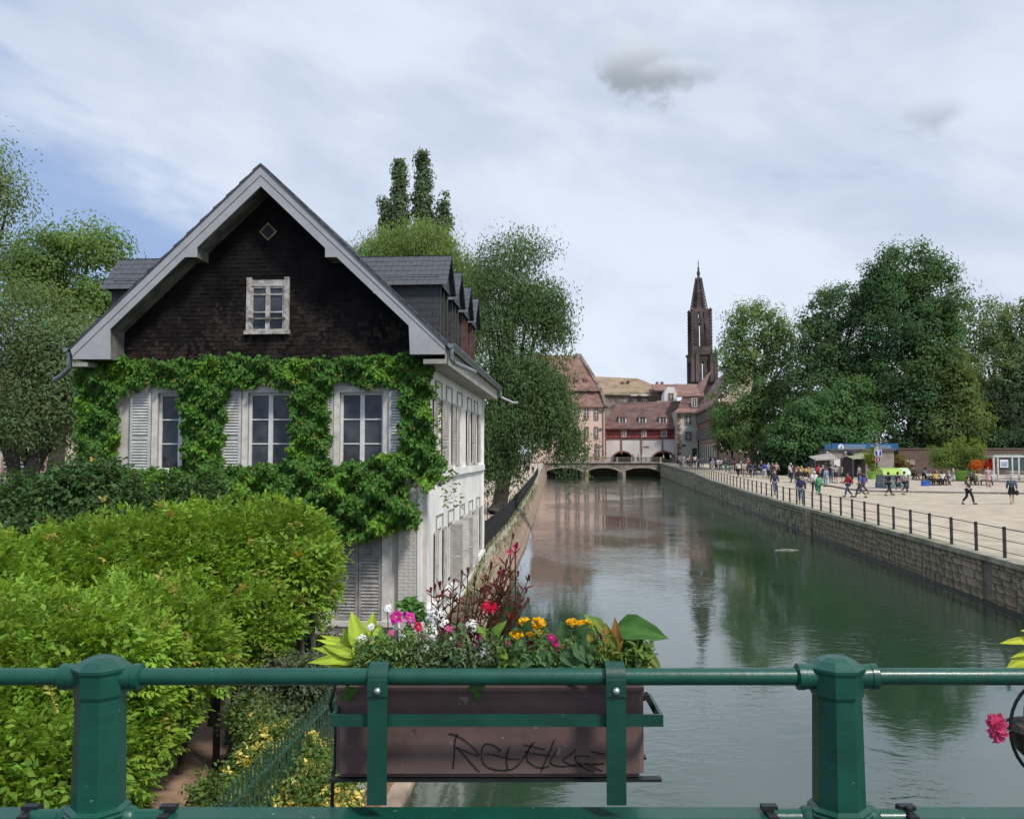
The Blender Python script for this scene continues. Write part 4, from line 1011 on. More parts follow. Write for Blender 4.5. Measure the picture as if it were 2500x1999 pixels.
def mound(name, label, lobes, n, col, base, Ls=.2, ll=.075, lw=.034, yellow=.04, cat='shrub', vcol=.25, nl=9, fill=None, upright=False):
    t = thing(name, label, cat, base); b = Vector(base)
    p, nr = surf_points(lobes, n)
    lump = np.sin(p[:, 0] * 2.7 + 1) * np.sin(p[:, 1] * 2.9) * np.sin(p[:, 2] * 3.3 + .6)
    fine_ = np.sin(p[:, 0] * 7.3 + 2 * p[:, 2]) * np.sin(p[:, 1] * 6.1 + 1) * np.sin(p[:, 2] * 8.7 + p[:, 0] * 2)
    p = p + nr * ((.15 * lump + .14 * fine_)[:, None] + rng.uniform(-.30, .05, (n, 1)))
    shoot = rng.uniform(size=n) < .012; p[shoot] += nr[shoot] * rng.uniform(.05, .22, (shoot.sum(), 1)) + rng.normal(size=(shoot.sum(), 3)) * .04
    cl = tint(col, n, vcol, .12); patch = np.sin(p[:, 0] * 1.9 + 2.1) * np.sin(p[:, 1] * 1.7 + p[:, 2] * 2.2)
    cl = cl * (1 + .18 * patch)[:, None]
    val = np.sin(p[:, 0] * 9 + 1) * np.sin(p[:, 1] * 8) + np.sin(p[:, 2] * 11 + p[:, 0] * 4) * .6 + rng.uniform(-.5, .5, n)
    ye = val > np.quantile(val, 1 - yellow); cl[ye] = tint((.46, .38, .10) if yellow < .1 else (.80, .68, .20), ye.sum(), .2)
    P_, D_, N_, C_, L_ = sprigs(p, nr, cl, Ls * rng.uniform(.7, 1.3, n), nl, ll, upright=upright)
    tag(leaves('foliage', P_, D_, N_, L_, L_ * (lw / ll), C_, m_leafg, t, six=True, fold=.10, loc=-b, droop=.12), kind='stuff')
    # inner leaf mass so that the mound is not hollow
    cc, pos, out, cid = crown_points([(c, r * .86) for c, r in lobes], fill or 240, 30 if ll > .06 else 60, .16, (.75, 1.0)); m_ = len(pos); ok = pos[:, 2] > .4
    tag(leaves('inner_leaves', pos[ok], rsphere(ok.sum()), unit(out[ok] + rng.normal(size=(ok.sum(), 3)) * .4), ll * 1.35, ll * .8, tint(np.array(col) * .85, ok.sum(), .3), m_leafg, t, loc=-b), kind='stuff')
    q = MB(); 
    for c_, r_ in lobes[::2]:
        c_ = Vector(c_); q.tube([Vector((c_.x, c_.y, .4)), Vector((c_.x + .1, c_.y, .4 + (c_.z - .4) * .5)), c_], [.05, .04, .02], 6)
    tag(q.build('stems', m_bark, t, loc=-b), kind='stuff')
    return t
lb = [lobe_px(u, v, ru, rv, Y, .95) for u, v, ru, rv, Y in ((650, 1395, 165, 160, 13.4), (740, 1420, 82, 100, 13.0), (520, 1390, 180, 155, 12.8), (380, 1420, 200, 165, 12.2), (200, 1470, 230, 180, 11.4), (20, 1520, 220, 190, 10.6),
                                           (560, 1530, 150, 120, 12.0), (380, 1590, 170, 150, 10.6), (180, 1650, 230, 190, 9.4), (-20, 1720, 250, 220, 8.6), (350, 1710, 105, 125, 10.2), (200, 1830, 170, 170, 9.0), (60, 1900, 230, 190, 8.0), (285, 1900, 70, 80, 9.6), (440, 1655, 85, 75, 10.9))]
br_ = random.Random(9)
for _ in range(26):
    c_, r_ = lb[br_.randrange(15)]; d_ = np.array((br_.uniform(-1, 1), br_.uniform(-1, .2), br_.uniform(.0, 1))); d_ /= np.linalg.norm(d_); lb.append((c_ + d_ * r_ * .9, np.array((br_.uniform(.25, .5), br_.uniform(.25, .45), br_.uniform(.2, .36)))))
wm = mound('wisteria_mound', 'big bright green wisteria mound filling the garden below the gable', lb, 25000, (.225, .37, .05), (-5.0, 11, .4), .10, .074, .034, .02, fill=900, nl=5, upright=True)
lb_w = list(lb)
lb = [lobe_px(u, v, ru, rv, Y, .9) for u, v, ru, rv, Y in ((60, 1240, 130, 75, 17.2), (200, 1205, 120, 85, 16.8), (330, 1240, 100, 65, 16.6), (-30, 1260, 120, 80, 16.8), (130, 1300, 200, 60, 16.2), (300, 1290, 120, 60, 16.0), (470, 1220, 90, 60, 17.0))]
mound('ivy_shrub', 'dark glossy ivy shrubs massed against the foot of the vine on the gable', lb, 4600, (.075, .145, .05), (-8.4, 16.6, .4), .12, .075, .045, .015, nl=5, fill=420)
lb = [lobe_px(u, v, ru, rv, Y, .9) for u, v, ru, rv, Y in ((720, 1580, 90, 40, 14.8), (800, 1590, 70, 40, 14.4), (900, 1610, 80, 50, 14.0))]
mound('box_shrub', 'low dark shrub under the closed ground floor shutters', lb, 700, (.040, .070, .024), (-3.4, 14.8, .4), .10, .05, .026, .01, nl=5, fill=90)
lb = [lobe_px(u, v, ru, rv, Y, .9) for u, v, ru, rv, Y in ((690, 1690, 70, 70, 11.6), (760, 1680, 60, 80, 11.4), (650, 1760, 60, 40, 10.8))]
mound('laurel_shrub', 'grey green leafy shrub behind the thin green garden fence', lb, 1900, (.13, .17, .095), (-2.9, 11.4, .4), .12, .055, .026, .01, nl=7, fill=130)
k = 0
for u, v, ru, rv, Y, ye, lab in ((660, 1810, 60, 45, 10.2, .5, 'yellow variegated shrub leaning through the middle of the green fence'), (625, 1890, 60, 50, 9.6, .25, 'half green variegated shrub between dirt path and fence'), (730, 1860, 60, 60, 9.9, .38, 'variegated shrub on the canal side of the fence behind the planter end'), (790, 1930, 80, 60, 9.3, .6, 'brightest yellow variegated shrub at the brick wall end'),
                        (545, 1955, 50, 40, 9.0, .1, 'low green groundcover clump at the edge of the dirt path'), (680, 1950, 70, 40, 9.1, .5, 'yellow tipped shrub at the foot of the green fence'), (608, 1750, 34, 40, 10.8, .15, 'upright pale shrub at the bend of the dirt path')):
    lb = [lobe_px(u, v, ru, rv, Y, .9), lobe_px(u + 20, v + 15, ru * .8, rv * .7, Y - .2, .9)]
    mound('variegated_shrub', lab, lb, 1000, (.13, .21, .055), (lb[0][0][0], Y, .4), .07, .044, .026, min(.75, ye * 1.6), nl=5, fill=40)
# arching young shoots with pale paired leaflets above the wisteria
sp_p, sp_d, sp_c = [], [], []; q = MB(); pts_, nrs_ = surf_points(lb_w, 95)
for p_, n_ in zip(pts_, nrs_):
    if n_[1] > .5: continue
    a_ = Vector(p_); out_ = Vector(n_) * .16 + Vector((random.uniform(-.25, .25), random.uniform(-.15, .1), random.uniform(.05, .22))); ln_ = random.uniform(.7, 1.5)
    curve = [a_ + out_ * ln_ * t - Vector((0, 0, .28 * ln_ * t * t)) for t in (0, .25, .5, .75, 1.0)]; q.tube(curve, [.004, .0035, .003, .0025, .0015], 4, False); pale = random.random() < .6; cc_ = (.46, .40, .12) if pale else (.26, .40, .07)
    for k in range(22):
        t = .2 + .8 * k / 22; c_ = a_ + out_ * ln_ * t - Vector((0, 0, .28 * ln_ * t * t)); sp_p.append(c_); sp_d.append((random.uniform(-1, 1), random.uniform(-.8, .3), random.uniform(-.6, .5))); sp_c.append(np.array(cc_) * random.uniform(.75, 1.2))
n = len(sp_p); b_ = Vector(wm.location)
tag(leaves('young_shoots', np.array(sp_p), np.array(sp_d), unit(rng.normal(size=(n, 3)) + (0, -.5, .7)), .06 * rng.uniform(.6, 1.3, n), .022, np.array(sp_c), m_leafg, wm, six=True, fold=.1, loc=-b_), kind='stuff')
tag(wpart('shoot_stems', q, mat('young_stem', (.30, .27, .10), .7, .2, 10), wm), kind='stuff')
# pergola posts
for u, v, Y, lab in ((527, 1875, 11.1, 'thin black post holding up the wisteria next to the dirt path'), (354, 1985, 9.7, 'short black stake under the wisteria edge close to the bridge rail')):
    b = G(u, v, .42); t = thing('pergola_post', lab, 'post', b); q = MB(); q.box(-.035, .035, -.035, .035, 0, 1.75); q.box(-.05, .05, -.05, .05, 0, .05)
    q.build('post', mat('black_post', (.012, .013, .016), .5, .2, 5), t)
# garden fence
m_gf = mat('garden_fence_green', (0.030, 0.085, 0.050), 0.5, 0.2, 6)
gfx = lambda y: G(560, 1970, 1.35).x + (G(782, 1742, 1.35).x - G(560, 1970, 1.35).x) * (y - G(560, 1970, 1.35).y) / (G(782, 1742, 1.35).y - G(560, 1970, 1.35).y)
gf = thing('garden_fence', 'thin green metal garden fence with upright bars above the brick wall', 'fence', (0, 0, 0))
for z in (1.35, .62):
    MB().box(-.02, .02, 0, 1, -.012, .012)
    q = MB(); q.tube([(gfx(y), y, z) for y in (6.6, 8, 10, 12.6)], .018, 4); q.build('rail', m_gf, gf)
bm_ = MB().box(-.008, .008, -.008, .008, 0, 1.12).mesh('bar', m_gf)
y = 6.7
while y < 12.5:
    o = link('bar', bm_, gf); o.location = (gfx(y), y, .42); y += .105
# grass tufts along the top of the sloped left quay
tp, td = [], []
for i in range(2600):
    y = 22.5 + 70 * random.random() ** 1.6; h = zl(y) if y > 30 else max(.2, 1.1 - (30 - y) * .13); f = random.random() ** 2.2
    tp.append((XL(y) + .10 + .5 * f, y, h * (1 - .32 * f) + .0)); td.append((random.uniform(-.3, .6), random.uniform(-.5, .5), 1))
tp = np.array(tp); n = len(tp)
gr = leaves('bank_grass', tp, np.array(td), unit(rng.normal(size=(n, 3)) + (0.6, -.6, .2)), .16 * rng.uniform(.5, 1.6, n), .03, tint((.20, .21, .10), n, .35, .2), m_leaf)
tag(gr, 'dry grass tufts along the top of the sloped left quay', 'grass', None, 'stuff')

# ================================================================== far buildings
m_pink = mat('pink_plaster', (0.74, 0.53, 0.45), 0.9, 0.06, 0.25, col2=(0.64, 0.45, 0.38))
m_redtile = mat('red_roof_tiles', (0.25, 0.142, 0.115), 0.85, 0.22, 0.5, 0.4, 5, stretch=(1, 1, 3))
m_browntile = mat('brown_roof_tiles', (0.155, 0.088, 0.077), 0.85, 0.22, 0.5, 0.4, 5, stretch=(1, 1, 3))
m_yeltile = mat('ochre_roof_tiles', (0.31, 0.225, 0.145), 0.85, 0.18, 0.4, 0.4, 5, stretch=(1, 1, 3))
m_rubble = mat('rubble_stone', (0.26, 0.215, 0.175), 0.9, 0.3, 0.8, 0.4, 4)
m_sandst = mat('red_sandstone', (0.24, 0.13, 0.10), 0.9, 0.25, 1)
m_winframe = mat('far_window_frame', (0.34, 0.22, 0.18), 0.7, 0.1, 3); m_winw = mat('far_window_white', (0.70, 0.68, 0.66), 0.6, 0.06, 3)
m_fglass = glassmat('far_glass', (0.10, 0.10, 0.105))
m_wplaster = mat('white_plaster', (0.78, 0.74, 0.71), 0.9, 0.08, 0.3); m_redwood = mat('red_boarding', (0.23, 0.045, 0.04), 0.8, 0.3, 0.8, stretch=(4, 1, .5))
m_gplaster = mat('green_plaster', (0.50, 0.51, 0.41), 0.9, 0.08, 0.3); m_timber = mat('grey_timber', (0.15, 0.13, 0.115), 0.85, 0.25, 1, stretch=(5, 5, .6)); m_cream = mat('cream_plaster', (0.60, 0.50, 0.39), 0.9, 0.1, 0.4)
def px_box(q, u0, u1, v0, v1, Y, d0, d1):
    a = P(u0, v1, Y); b = P(u1, v0, Y); q.box(a.x, b.x, Y + d0, Y + d1, a.z, b.z); return q
def far_window(par, u, v0, v1, wd, Y, off=0.0, frame=m_winframe, glass=m_fglass, mull=True):
    a = P(u - wd / 2, v1, Y); b = P(u + wd / 2, v0, Y); f = .14
    q = MB(); y0, y1 = Y - .16 - off, Y + .04 - off
    q.box(a.x - f, a.x, y0, y1, a.z - f, b.z + f); q.box(b.x, b.x + f, y0, y1, a.z - f, b.z + f); q.box(a.x, b.x, y0, y1, b.z, b.z + f); q.box(a.x - .1, b.x + .1, y0 - .12, y1, a.z - f, a.z)
    wo = wpart('window', q, frame, par)
    pn = MB(); pn.quad((a.x, Y - .03 - off, a.z), (b.x, Y - .03 - off, a.z), (b.x, Y - .03 - off, b.z), (a.x, Y - .03 - off, b.z)); pn.build('pane', glass, wo)
    if mull:
        q = MB(); cx = (a.x + b.x) / 2; q.box(cx - .06, cx + .06, y0 + .06, Y - .04 - off, a.z, b.z)
        for fz in (.36, .68): zz = a.z + (b.z - a.z) * fz; q.box(a.x, cx - .06, y0 + .07, Y - .045 - off, zz - .04, zz + .04); q.box(cx + .06, b.x, y0 + .07, Y - .045 - off, zz - .04, zz + .04)
        q.build('mullion', m_winw, wo)
    return wo
def roof_px(pts, Yf, Yr, name, m, par, front=None):
    """roof slope: list of (u, v, 'f'|'r') with f on the eaves depth and r on the ridge depth"""
    q = MB(); V = [P(u, v, Yf if k == 'f' else (Yr if k == 'r' else k)) for u, v, k in pts]
    q.quad(*V); q.quad(*[p + Vector((0, .05, -.3)) for p in V])
    n = len(V); W_ = [p + Vector((0, .05, -.3)) for p in V]
    for i in range(n): q.quad(V[i], V[(i + 1) % n], W_[(i + 1) % n], W_[i])
    return wpart(name, q, m, par)
def fdormer(par, u, v0, v1, wd, Y, rm, hip=True, face=m_wplaster):
    a = P(u - wd / 2, v1, Y); b = P(u + wd / 2, v0, Y); w_ = b.x - a.x; cx = (a.x + b.x) / 2; h = b.z - a.z
    q = MB(); q.box(a.x, b.x, Y, Y + 3.2, a.z, a.z + h * .62); d = wpart('dormer', q, face, par)
    q = MB(); zt = a.z + h * .62; o = .25
    V = [(a.x - o, Y - o, zt - .05), (b.x + o, Y - o, zt - .05), (b.x + o, Y + 3.6, zt - .05), (a.x - o, Y + 3.6, zt - .05), (cx - w_ * .12, Y + .6, b.z), (cx + w_ * .12, Y + .6, b.z), (cx, Y + 3.6, b.z)]
    q.add(V, [(0, 1, 5, 4), (1, 2, 6, 5), (0, 4, 6, 3), (4, 5, 6), (0, 1, 2, 3)]); q.build('dormer_roof', rm, d)
    q = MB(); q.box(cx - w_ * .34, cx - .05, Y - .06, Y - .03, a.z + .15, zt - .12); q.box(cx + .05, cx + w_ * .34, Y - .06, Y - .03, a.z + .15, zt - .12); q.build('pane', m_fglass, d)
    q = MB(); q.box(cx - w_ * .40, cx - w_ * .34, Y - .1, Y - .0, a.z + .1, zt - .06); q.box(cx + w_ * .34, cx + w_ * .40, Y - .1, Y - .0, a.z + .1, zt - .06); q.box(cx - .05, cx + .05, Y - .1, Y, a.z + .1, zt - .06); q.build('frame', m_winw, d)
    return d
# ---- pink house
Y = 184
pk = thing('pink_house', 'tall pink house with steep red tiled roof behind the bridge', 'house', (P(1410, 1120, Y).x, Y, 2.5))
wpart('wall', px_box(MB(), 1300, 1476, 990, 1133, Y, 0, 14), m_pink, pk)
roof_px([(1290, 992, 'f'), (1479, 992, 'f'), (1462, 951, Y + 2.2), (1300, 951, Y + 2.2)], Y - .5, Y + 8, 'roof_flare', m_redtile, pk)
wpart('attic_wall', px_box(MB(), 1302, 1464, 951, 986, Y + 2.1, 0, 8), m_redtile, pk)
roof_px([(1292, 952, Y + 1.2), (1466, 952, Y + 1.2), (1416, 868, 'r'), (1300, 866, 'r')], Y + 1.2, Y + 8, 'roof', m_redtile, pk)
q = MB(); V = [P(1476, 992, Y), P(1464, 951, Y + 2), P(1416, 872, Y + 8), P(1464, 951, Y + 14), P(1476, 992, Y + 16)]
q.quad(*V); wpart('gable', q, m_rubble, pk)
q = MB(); q.tube([P(1480, 994, Y - .6), P(1466, 951, Y + 1.6), P(1440, 905, Y + 4.6), P(1417, 870, Y + 8)], .45, 6); wpart('verge_stone', q, m_rubble, pk)
q = px_box(MB(), 1404, 1419, 864, 884, Y + 8, -.6, 1); wpart('chimney', q, m_rubble, pk)
wpart('cornice', px_box(MB(), 1300, 1477, 990, 994, Y, -.35, -.002), m_sandst, pk)
wpart('drainpipe', px_box(MB(), 1471.5, 1473, 994, 1120, Y, -.2, -.002), m_timber, pk)
for v0, v1 in ((998, 1022), (1043, 1067), (1090, 1114)):
    for u in (1362, 1385, 1409, 1432, 1455.5):
        if v0 > 1080 and u > 1440: continue
        far_window(pk, u, v0, v1, 8, Y)
far_window(pk, 1458, 1086, 1118, 9, Y)
for u in (1397, 1421.5, 1446):
    far_window(pk, u, 957, 974, 7, Y + 2.1, 0.02)
    q = px_box(MB(), u - 8, u + 8, 953, 956, Y + 2.1, -1.2, 0); wpart('window_hood', q, m_redtile, pk)
for u, v in ((1407, 930), (1430, 931), (1384, 902), (1387, 930)):
    Yd = Y + 2.6 if v > 910 else Y + 4.6; q = MB(); a = P(u - 5, v + 10, Yd); b = P(u + 5, v - 4, Yd)
    q.add([a, Vector((b.x, Yd, a.z)), b, Vector((a.x, Yd, b.z)), P(u - 20, v - 20, Yd + 3), Vector((b.x, Yd + 3.2, b.z + 1.2))], [(0, 1, 2, 3), (3, 2, 4), (0, 3, 4), (2, 5, 4)]); wpart('roof_hatch', q, m_browntile, pk)
for v in (1004, 1048):
    q = MB(); c = P(1466, v, Y - .1); q.lathe([(.0, 0), (.34, 0), (.34, .1)], 10); q2 = MB(lambda x, y, z: (c.x + x, Y - z - .02, c.z + y)); q2.lathe([(.30, 0), (.34, .12), (.1, .16)], 10); wpart('wall_anchor', q2, m_timber, pk)
# ---- long stone building with ochre roof
Y = 206
st = thing('stone_barracks', 'rubble stone building with ochre tiled hipped roof above the white mill', 'house', (P(1540, 1120, Y).x, Y, 2.5))
wpart('wall', px_box(MB(), 1455, 1640, 958, 1120, Y, 0, 14), m_rubble, st)
roof_px([(1440, 960, 'f'), (1645, 966, 'f'), (1557, 924, 'r'), (1432, 918, 'r')], Y - .6, Y + 8, 'roof', m_yeltile, st)
roof_px([(1645, 966, 'f'), (1660, 964, Y + 14), (1557, 924, 'r')], Y - .6, Y + 8, 'roof_hip', m_yeltile, st)
for u in (1547, 1571): far_window(st, u, 970, 982, 8, Y); wpart('window_hood', px_box(MB(), u - 8, u + 8, 964, 967, Y, -1, 0), m_winw, st)
for u, v in ((1519, 934), (1533, 932)): wpart('skylight', px_box(MB(), u - 3, u + 3, v - 2, v + 2, Y + 5.5, -1.0, 0), m_sandst, st)
# ---- white mill house spanning the water
Y = 190
ml = thing('mill_house', 'white mill house with red boarded storey and two low arches over the water', 'house', (P(1560, 1120, Y).x, Y, 0))
q = MB()
def mill_bottom(u):
    for a, b, vt in ((1494, 1545, 1102), (1590, 1648, 1102)):
        if a < u < b:
            t = (u - (a + b) / 2) / ((b - a) / 2); return 1124 - (1124 - vt) * math.sqrt(max(0, 1 - t * t))
    return 1133
us = np.arange(1475, 1657, 2.0)
for a, b in zip(us, us[1:]):
    vb = mill_bottom((a + b) / 2); p0, p1 = P(a, vb, Y), P(b, 1071, Y); q.box(p0.x, p1.x, Y, Y + .5, p0.z, p1.z)
wpart('wall', q, m_wplaster, ml)
for a, b in ((1494, 1545), (1590, 1648)):
    q = MB(); pts = []
    for i in range(17):
        t = -1 + 2 * i / 16; pts.append(P((a + b) / 2 + t * (b - a) / 2, 1124 - 22 * math.sqrt(max(0, 1 - t * t)), Y - .08))
    q.tube(pts, .22, 5); wpart('arch_ring', q, m_sandst, ml)
wpart('arch_dark', px_box(MB(), 1476, 1656, 1096, 1135, Y + 6, 0, .2), m_dark, ml)
wpart('boarding', px_box(MB(), 1475, 1656, 1044, 1071, Y, -.05, .4), m_redwood, ml)
for v in (1044, 1057, 1069): wpart('beam', px_box(MB(), 1475, 1656, v, v + 2.4, Y, -.22, -.05), mat('dark_red_beam', (.10, .03, .028), .8, .2, 2), ml)
for u in (1478, 1517, 1566, 1617, 1652): wpart('post', px_box(MB(), u - 1.3, u + 1.3, 1044, 1108 if u in (1517, 1566, 1617) else 1120, Y, -.30, -.225), m_sandst, ml)
for u in (1522, 1571, 1621): far_window(ml, u, 1052, 1065, 10, Y, .08, m_winw)
roof_px([(1470, 1045, 'f'), (1662, 1045, 'f'), (1668, 978, 'r'), (1507, 984, 'r')], Y - .7, Y + 7, 'roof', m_browntile, ml)
for u in (1520, 1569, 1619): fdormer(ml, u, 1006, 1037, 18, Y + .8, m_browntile)
q = px_box(MB(), 1571, 1585, 1089, 1092, Y, -.1, -.002); wpart('name_board', q, m_timber, ml)
# ---- pale green corner house
Y = 186
gh = thing('green_house', 'pale green narrow house with quoined corner beside the mill', 'house', (P(1680, 1120, Y).x, Y, 2.5))
wpart('wall', px_box(MB(), 1656, 1703, 1004, 1133, Y, 0, 12), m_gplaster, gh)
for i in range(16):
    q = px_box(MB(), 1653, 1662 if i % 2 else 1659, 1008 + i * 7.4, 1014.6 + i * 7.4, Y, -.15, .3); wpart('quoin', q, m_sandst if i % 3 else mat('quoin_tan', (.42, .28, .21), .9, .2, 1), gh)
for v0, v1 in ((1016, 1034), (1055, 1073)): far_window(gh, 1680, v0, v1, 13, Y, 0, m_winframe, m_fglass)
wpart('door', px_box(MB(), 1690, 1701, 1094, 1121, Y, -.1, -.002), mat('dark_door', (.05, .04, .045), .6, .2, 2), gh)
q = px_box(MB(), 1664, 1674, 1085.5, 1089.5, Y, -.12, -.003); wpart('street_name_plate', q, mat('plate_blue', (.04, .05, .12), .5, .1, 3), gh)
roof_px([(1645, 1006, 'f'), (1706, 1006, 'f'), (1700, 992, Y + 2), (1660, 992, Y + 2)], Y - .8, Y + 6, 'roof_flare', m_redtile, gh)
roof_px([(1656, 994, Y + 1.4), (1703, 994, Y + 1.4), (1698, 962, 'r'), (1668, 962, 'r')], Y + 1.4, Y + 4, 'roof_wall', m_browntile, gh)
roof_px([(1652, 966, Y + 3), (1712, 966, Y + 3), (1735, 906, Y + 14), (1700, 942, Y + 12), (1660, 942, Y + 12)], Y, Y + 12, 'roof', m_redtile, gh)
far_window(gh, 1693, 974, 992, 10, Y + 2.2, .9, m_winw)
# white gabled dormer house
Y = 200
wg = thing('white_gable_house', 'small white gabled attic front standing out of the red roofs', 'house', (P(1637, 1000, Y).x, Y, 2.5))
q = MB(); V = [P(1622, 979, Y), P(1653, 979, Y), P(1653, 962, Y), P(1646, 946, Y), P(1630, 944, Y), P(1622, 962, Y)]; n = len(V)
q.add([*V, *[p + Vector((0, 4, 0)) for p in V]], [tuple(range(n))] + [(i, (i + 1) % n, n + (i + 1) % n, n + i) for i in range(n)]); wpart('wall', q, m_wplaster, wg)
wpart('lower_wall', px_box(MB(), 1606, 1670, 979, 1060, Y, .2, 6), m_wplaster, wg)
far_window(wg, 1638, 961, 974, 10, Y)
roof_px([(1598, 952, Y + 3), (1632, 952, Y + 3), (1648, 938, Y + 8), (1590, 938, Y + 8)], Y, Y + 8, 'roof', m_redtile, wg)
roof_px([(1640, 966, Y + 2), (1720, 966, Y + 2), (1712, 938, Y + 9), (1648, 937, Y + 9)], Y, Y + 8, 'roof', m_redtile, wg)
for u in (1605, 1617): wpart('chimney', px_box(MB(), u - 3, u + 3, 932, 942, Y + 9, 0, 1), m_sandst, wg)
# ---- half timbered tannery, side facing the canal
th = thing('timbered_house', 'half timbered house with two dark wooden galleries at the end of the quay', 'house', (P(1730, 1120, 176).x, 176, 2.5))
A = P(1703, 1120, 190); B_ = P(1757, 1120, 150)
def TT(a, o, z):  # a along the front 0..1 (far to near), o outwards, z height
    x = A.x + (B_.x - A.x) * a; y = A.y + (B_.y - A.y) * a; nx, ny = (B_.y - A.y), -(B_.x - A.x); l = math.hypot(nx, ny); return (x + nx / l * o, y + ny / l * o, z)
zb = 2.5; h1 = 4.5 + (1107 - 1075) * .0805; 
def zz_at(v, a): Yh = A.y + (B_.y - A.y) * a; return CAMZ + (HZ - v) * Yh / FPX
H0, H1, H2, H3, H4 = 2.5, zz_at(1090, .7), zz_at(1030, .7), zz_at(990, .7), zz_at(1058, .7)
q = MB(TT); q.box(0, 1, -8, 0, H0, H3); wpart('wall', q, m_cream, th)
for z0, z1 in ((zz_at(1072, .6), zz_at(1044, .6)), (zz_at(1028, .6), zz_at(1000, .6))):
    q = MB(TT); q.box(.02, .93, .05, .5, z0, z1); g_ = wpart('gallery', q, m_timber, th)
    q = MB(TT)
    for i in range(24): a = .03 + i * .0375; q.box(a, a + .008, .5, .6, z0, z1)
    tag(q.build('slats', mat('pale_timber', (.26, .22, .19), .85, .2, 2), g_), kind='stuff')
for z in (zz_at(1080, .6), zz_at(1040, .6), zz_at(1032, .6)): q = MB(TT); q.box(0, 1, .01, .35, z - .2, z + .2); wpart('beam', q, mat('brown_beam', (.26, .14, .09), .85, .2, 2), th)
for a in (.0, .95): q = MB(TT); q.box(a, a + .04, .01, .45, H0, H3); wpart('corner_post', q, m_sandst, th)
for i in range(9):
    a = .05 + i * .1; q = MB(TT); q.box(a, a + .035, .01, .14, H0, zz_at(1088, .6)); wpart('stud', q, mat('green_stud', (.16, .21, .17), .8, .2, 2), th)
q = MB(TT); q.add([(-.05, 1.0, H3 - .3), (1.02, 1.0, H3 - .3), (1.02, -5, H3 + 7.2), (-.05, -5, H3 + 8), (-.05, 1.0, H3 - .7), (1.02, 1.0, H3 - .7)], [(0, 1, 2, 3), (0, 4, 5, 1)]); wpart('roof', q, m_redtile, th)
q = MB(TT); q.add([(1.0, 0, H3 - .3), (1.0, -5, H3 + 7), (1.0, -9, H3 - .3)], [(0, 1, 2)]); q.box(-.1, 1.02, -12, -5.2, H3, H3 + .1); wpart('gable', q, m_cream, th)
for i in range(4):
    a = .2 + i * .2; q = MB(TT); q.box(a, a + .05, -1.6, -.4, H3 + 1.0, H3 + 1.9); wpart('roof_hatch', q, m_browntile, th)
# brown boundary wall running toward the kiosk, and further wall behind the tables
m_wallb = brickmat('boundary_stone', (0.25, 0.155, 0.12), (0.20, 0.13, 0.105), (0.17, 0.13, 0.105), 1.0, .6, .3, .02, .4, moss=(.15, .12, .09), axis='yz')
m_wallc = brickmat('boundary_stone_front', (0.15, 0.10, 0.078), (0.12, 0.08, 0.065), (0.10, 0.08, 0.068), 1.0, .6, .3, .02, .4, moss=(.13, .10, .075), axis='xz')
bw_ = thing('boundary_wall', 'reddish brown stone wall behind the crowd beside the timbered house', 'wall', (0, 0, 0))
a, b = P(1757, 1130, 149), P(1890, 1150, 112); q = MB()
za, zb2 = zf(149), zf(112); ta, tb = P(1757, 1098, 149).z, P(1890, 1113, 112).z
q.add([(a.x, a.y, za), (b.x, b.y, zb2), (b.x, b.y, tb), (a.x, a.y, ta), (a.x + .5, a.y + .3, za), (b.x + .5, b.y + .3, zb2), (b.x + .5, b.y + .3, tb), (a.x + .5, a.y + .3, ta)], [(0, 1, 2, 3), (3, 2, 6, 7), (4, 5, 6, 7), (1, 5, 6, 2)])
q.build('wall', m_wallb, bw_)
bw2 = thing('park_wall', 'dark brown stone wall under the trees behind the picnic tables', 'wall', (0, 0, 0))
a, b = P(2185, 1150, 99), P(2620, 1150, 95)
q = MB(); q.box(a.x, b.x, 98, 98.6, zf(98), P(2250, 1097, 98).z); q.build('wall', m_wallc, bw2)
q = MB(); q.box(a.x - .1, b.x, 97.9, 98.7, P(2250, 1097, 98).z + .004, P(2250, 1097, 98).z + .16); q.build('coping', m_wallc, bw2)
for u, lab in ((2212, 1), (2226, 2)): q = px_box(MB(), u - 6, u + 6, 1122, 1134, 97.9, -.12, 0); q.build('stone_panel', m_cope, bw2)

# ---- cathedral tower
CY = 600.0
cat_ = thing('cathedral_tower', 'dark sandstone cathedral tower with openwork stepped spire above the red roofs', 'tower', (P(1714, 1107, CY).x, CY, 2.5))
m_cath = mat('cathedral_stone', (0.082, 0.060, 0.060), 0.95, 0.3, 0.06, 0.5, .6); m_cath2 = mat('cathedral_stone_pale', (0.115, 0.082, 0.076), 0.95, 0.3, 0.08, 0.5, .6)
cx = P(1709, 1000, CY).x; kx = CY / FPX
def cz(v): return P(1714, v, CY).z
def cu(u): return P(u, 1000, CY).x
def piers(u0, u1, gaps, v0, v1, name, m):
    """square tower ring whose walls leave tall see-through slots front and back"""
    xs_ = [u0]; 
    for g in gaps: xs_ += list(g)
    xs_.append(u1); half = (cu(u1) - cu(u0)) / 2
    for i in range(0, len(xs_), 2):
        for yo in ((-half, half - 2.5) if i in (0, len(xs_) - 2) else (-half,)):
            q = MB(); q.box(cu(xs_[i]), cu(xs_[i + 1]), CY + yo, CY + yo + 2.5, cz(v1), cz(v0)); wpart(name, q, m, cat_)
def band(u0, u1, v0, v1, name='band', m=None, grow=0): 
    half = (cu(u1) - cu(u0)) / 2 + grow; c = (cu(u0) + cu(u1)) / 2; q = MB(); q.box(c - half, c + half, CY - half, CY + half, cz(v1), cz(v0)); return wpart(name, q, m or m_cath, cat_)
band(1683, 1744, 935, 1120, 'base', m_cath)
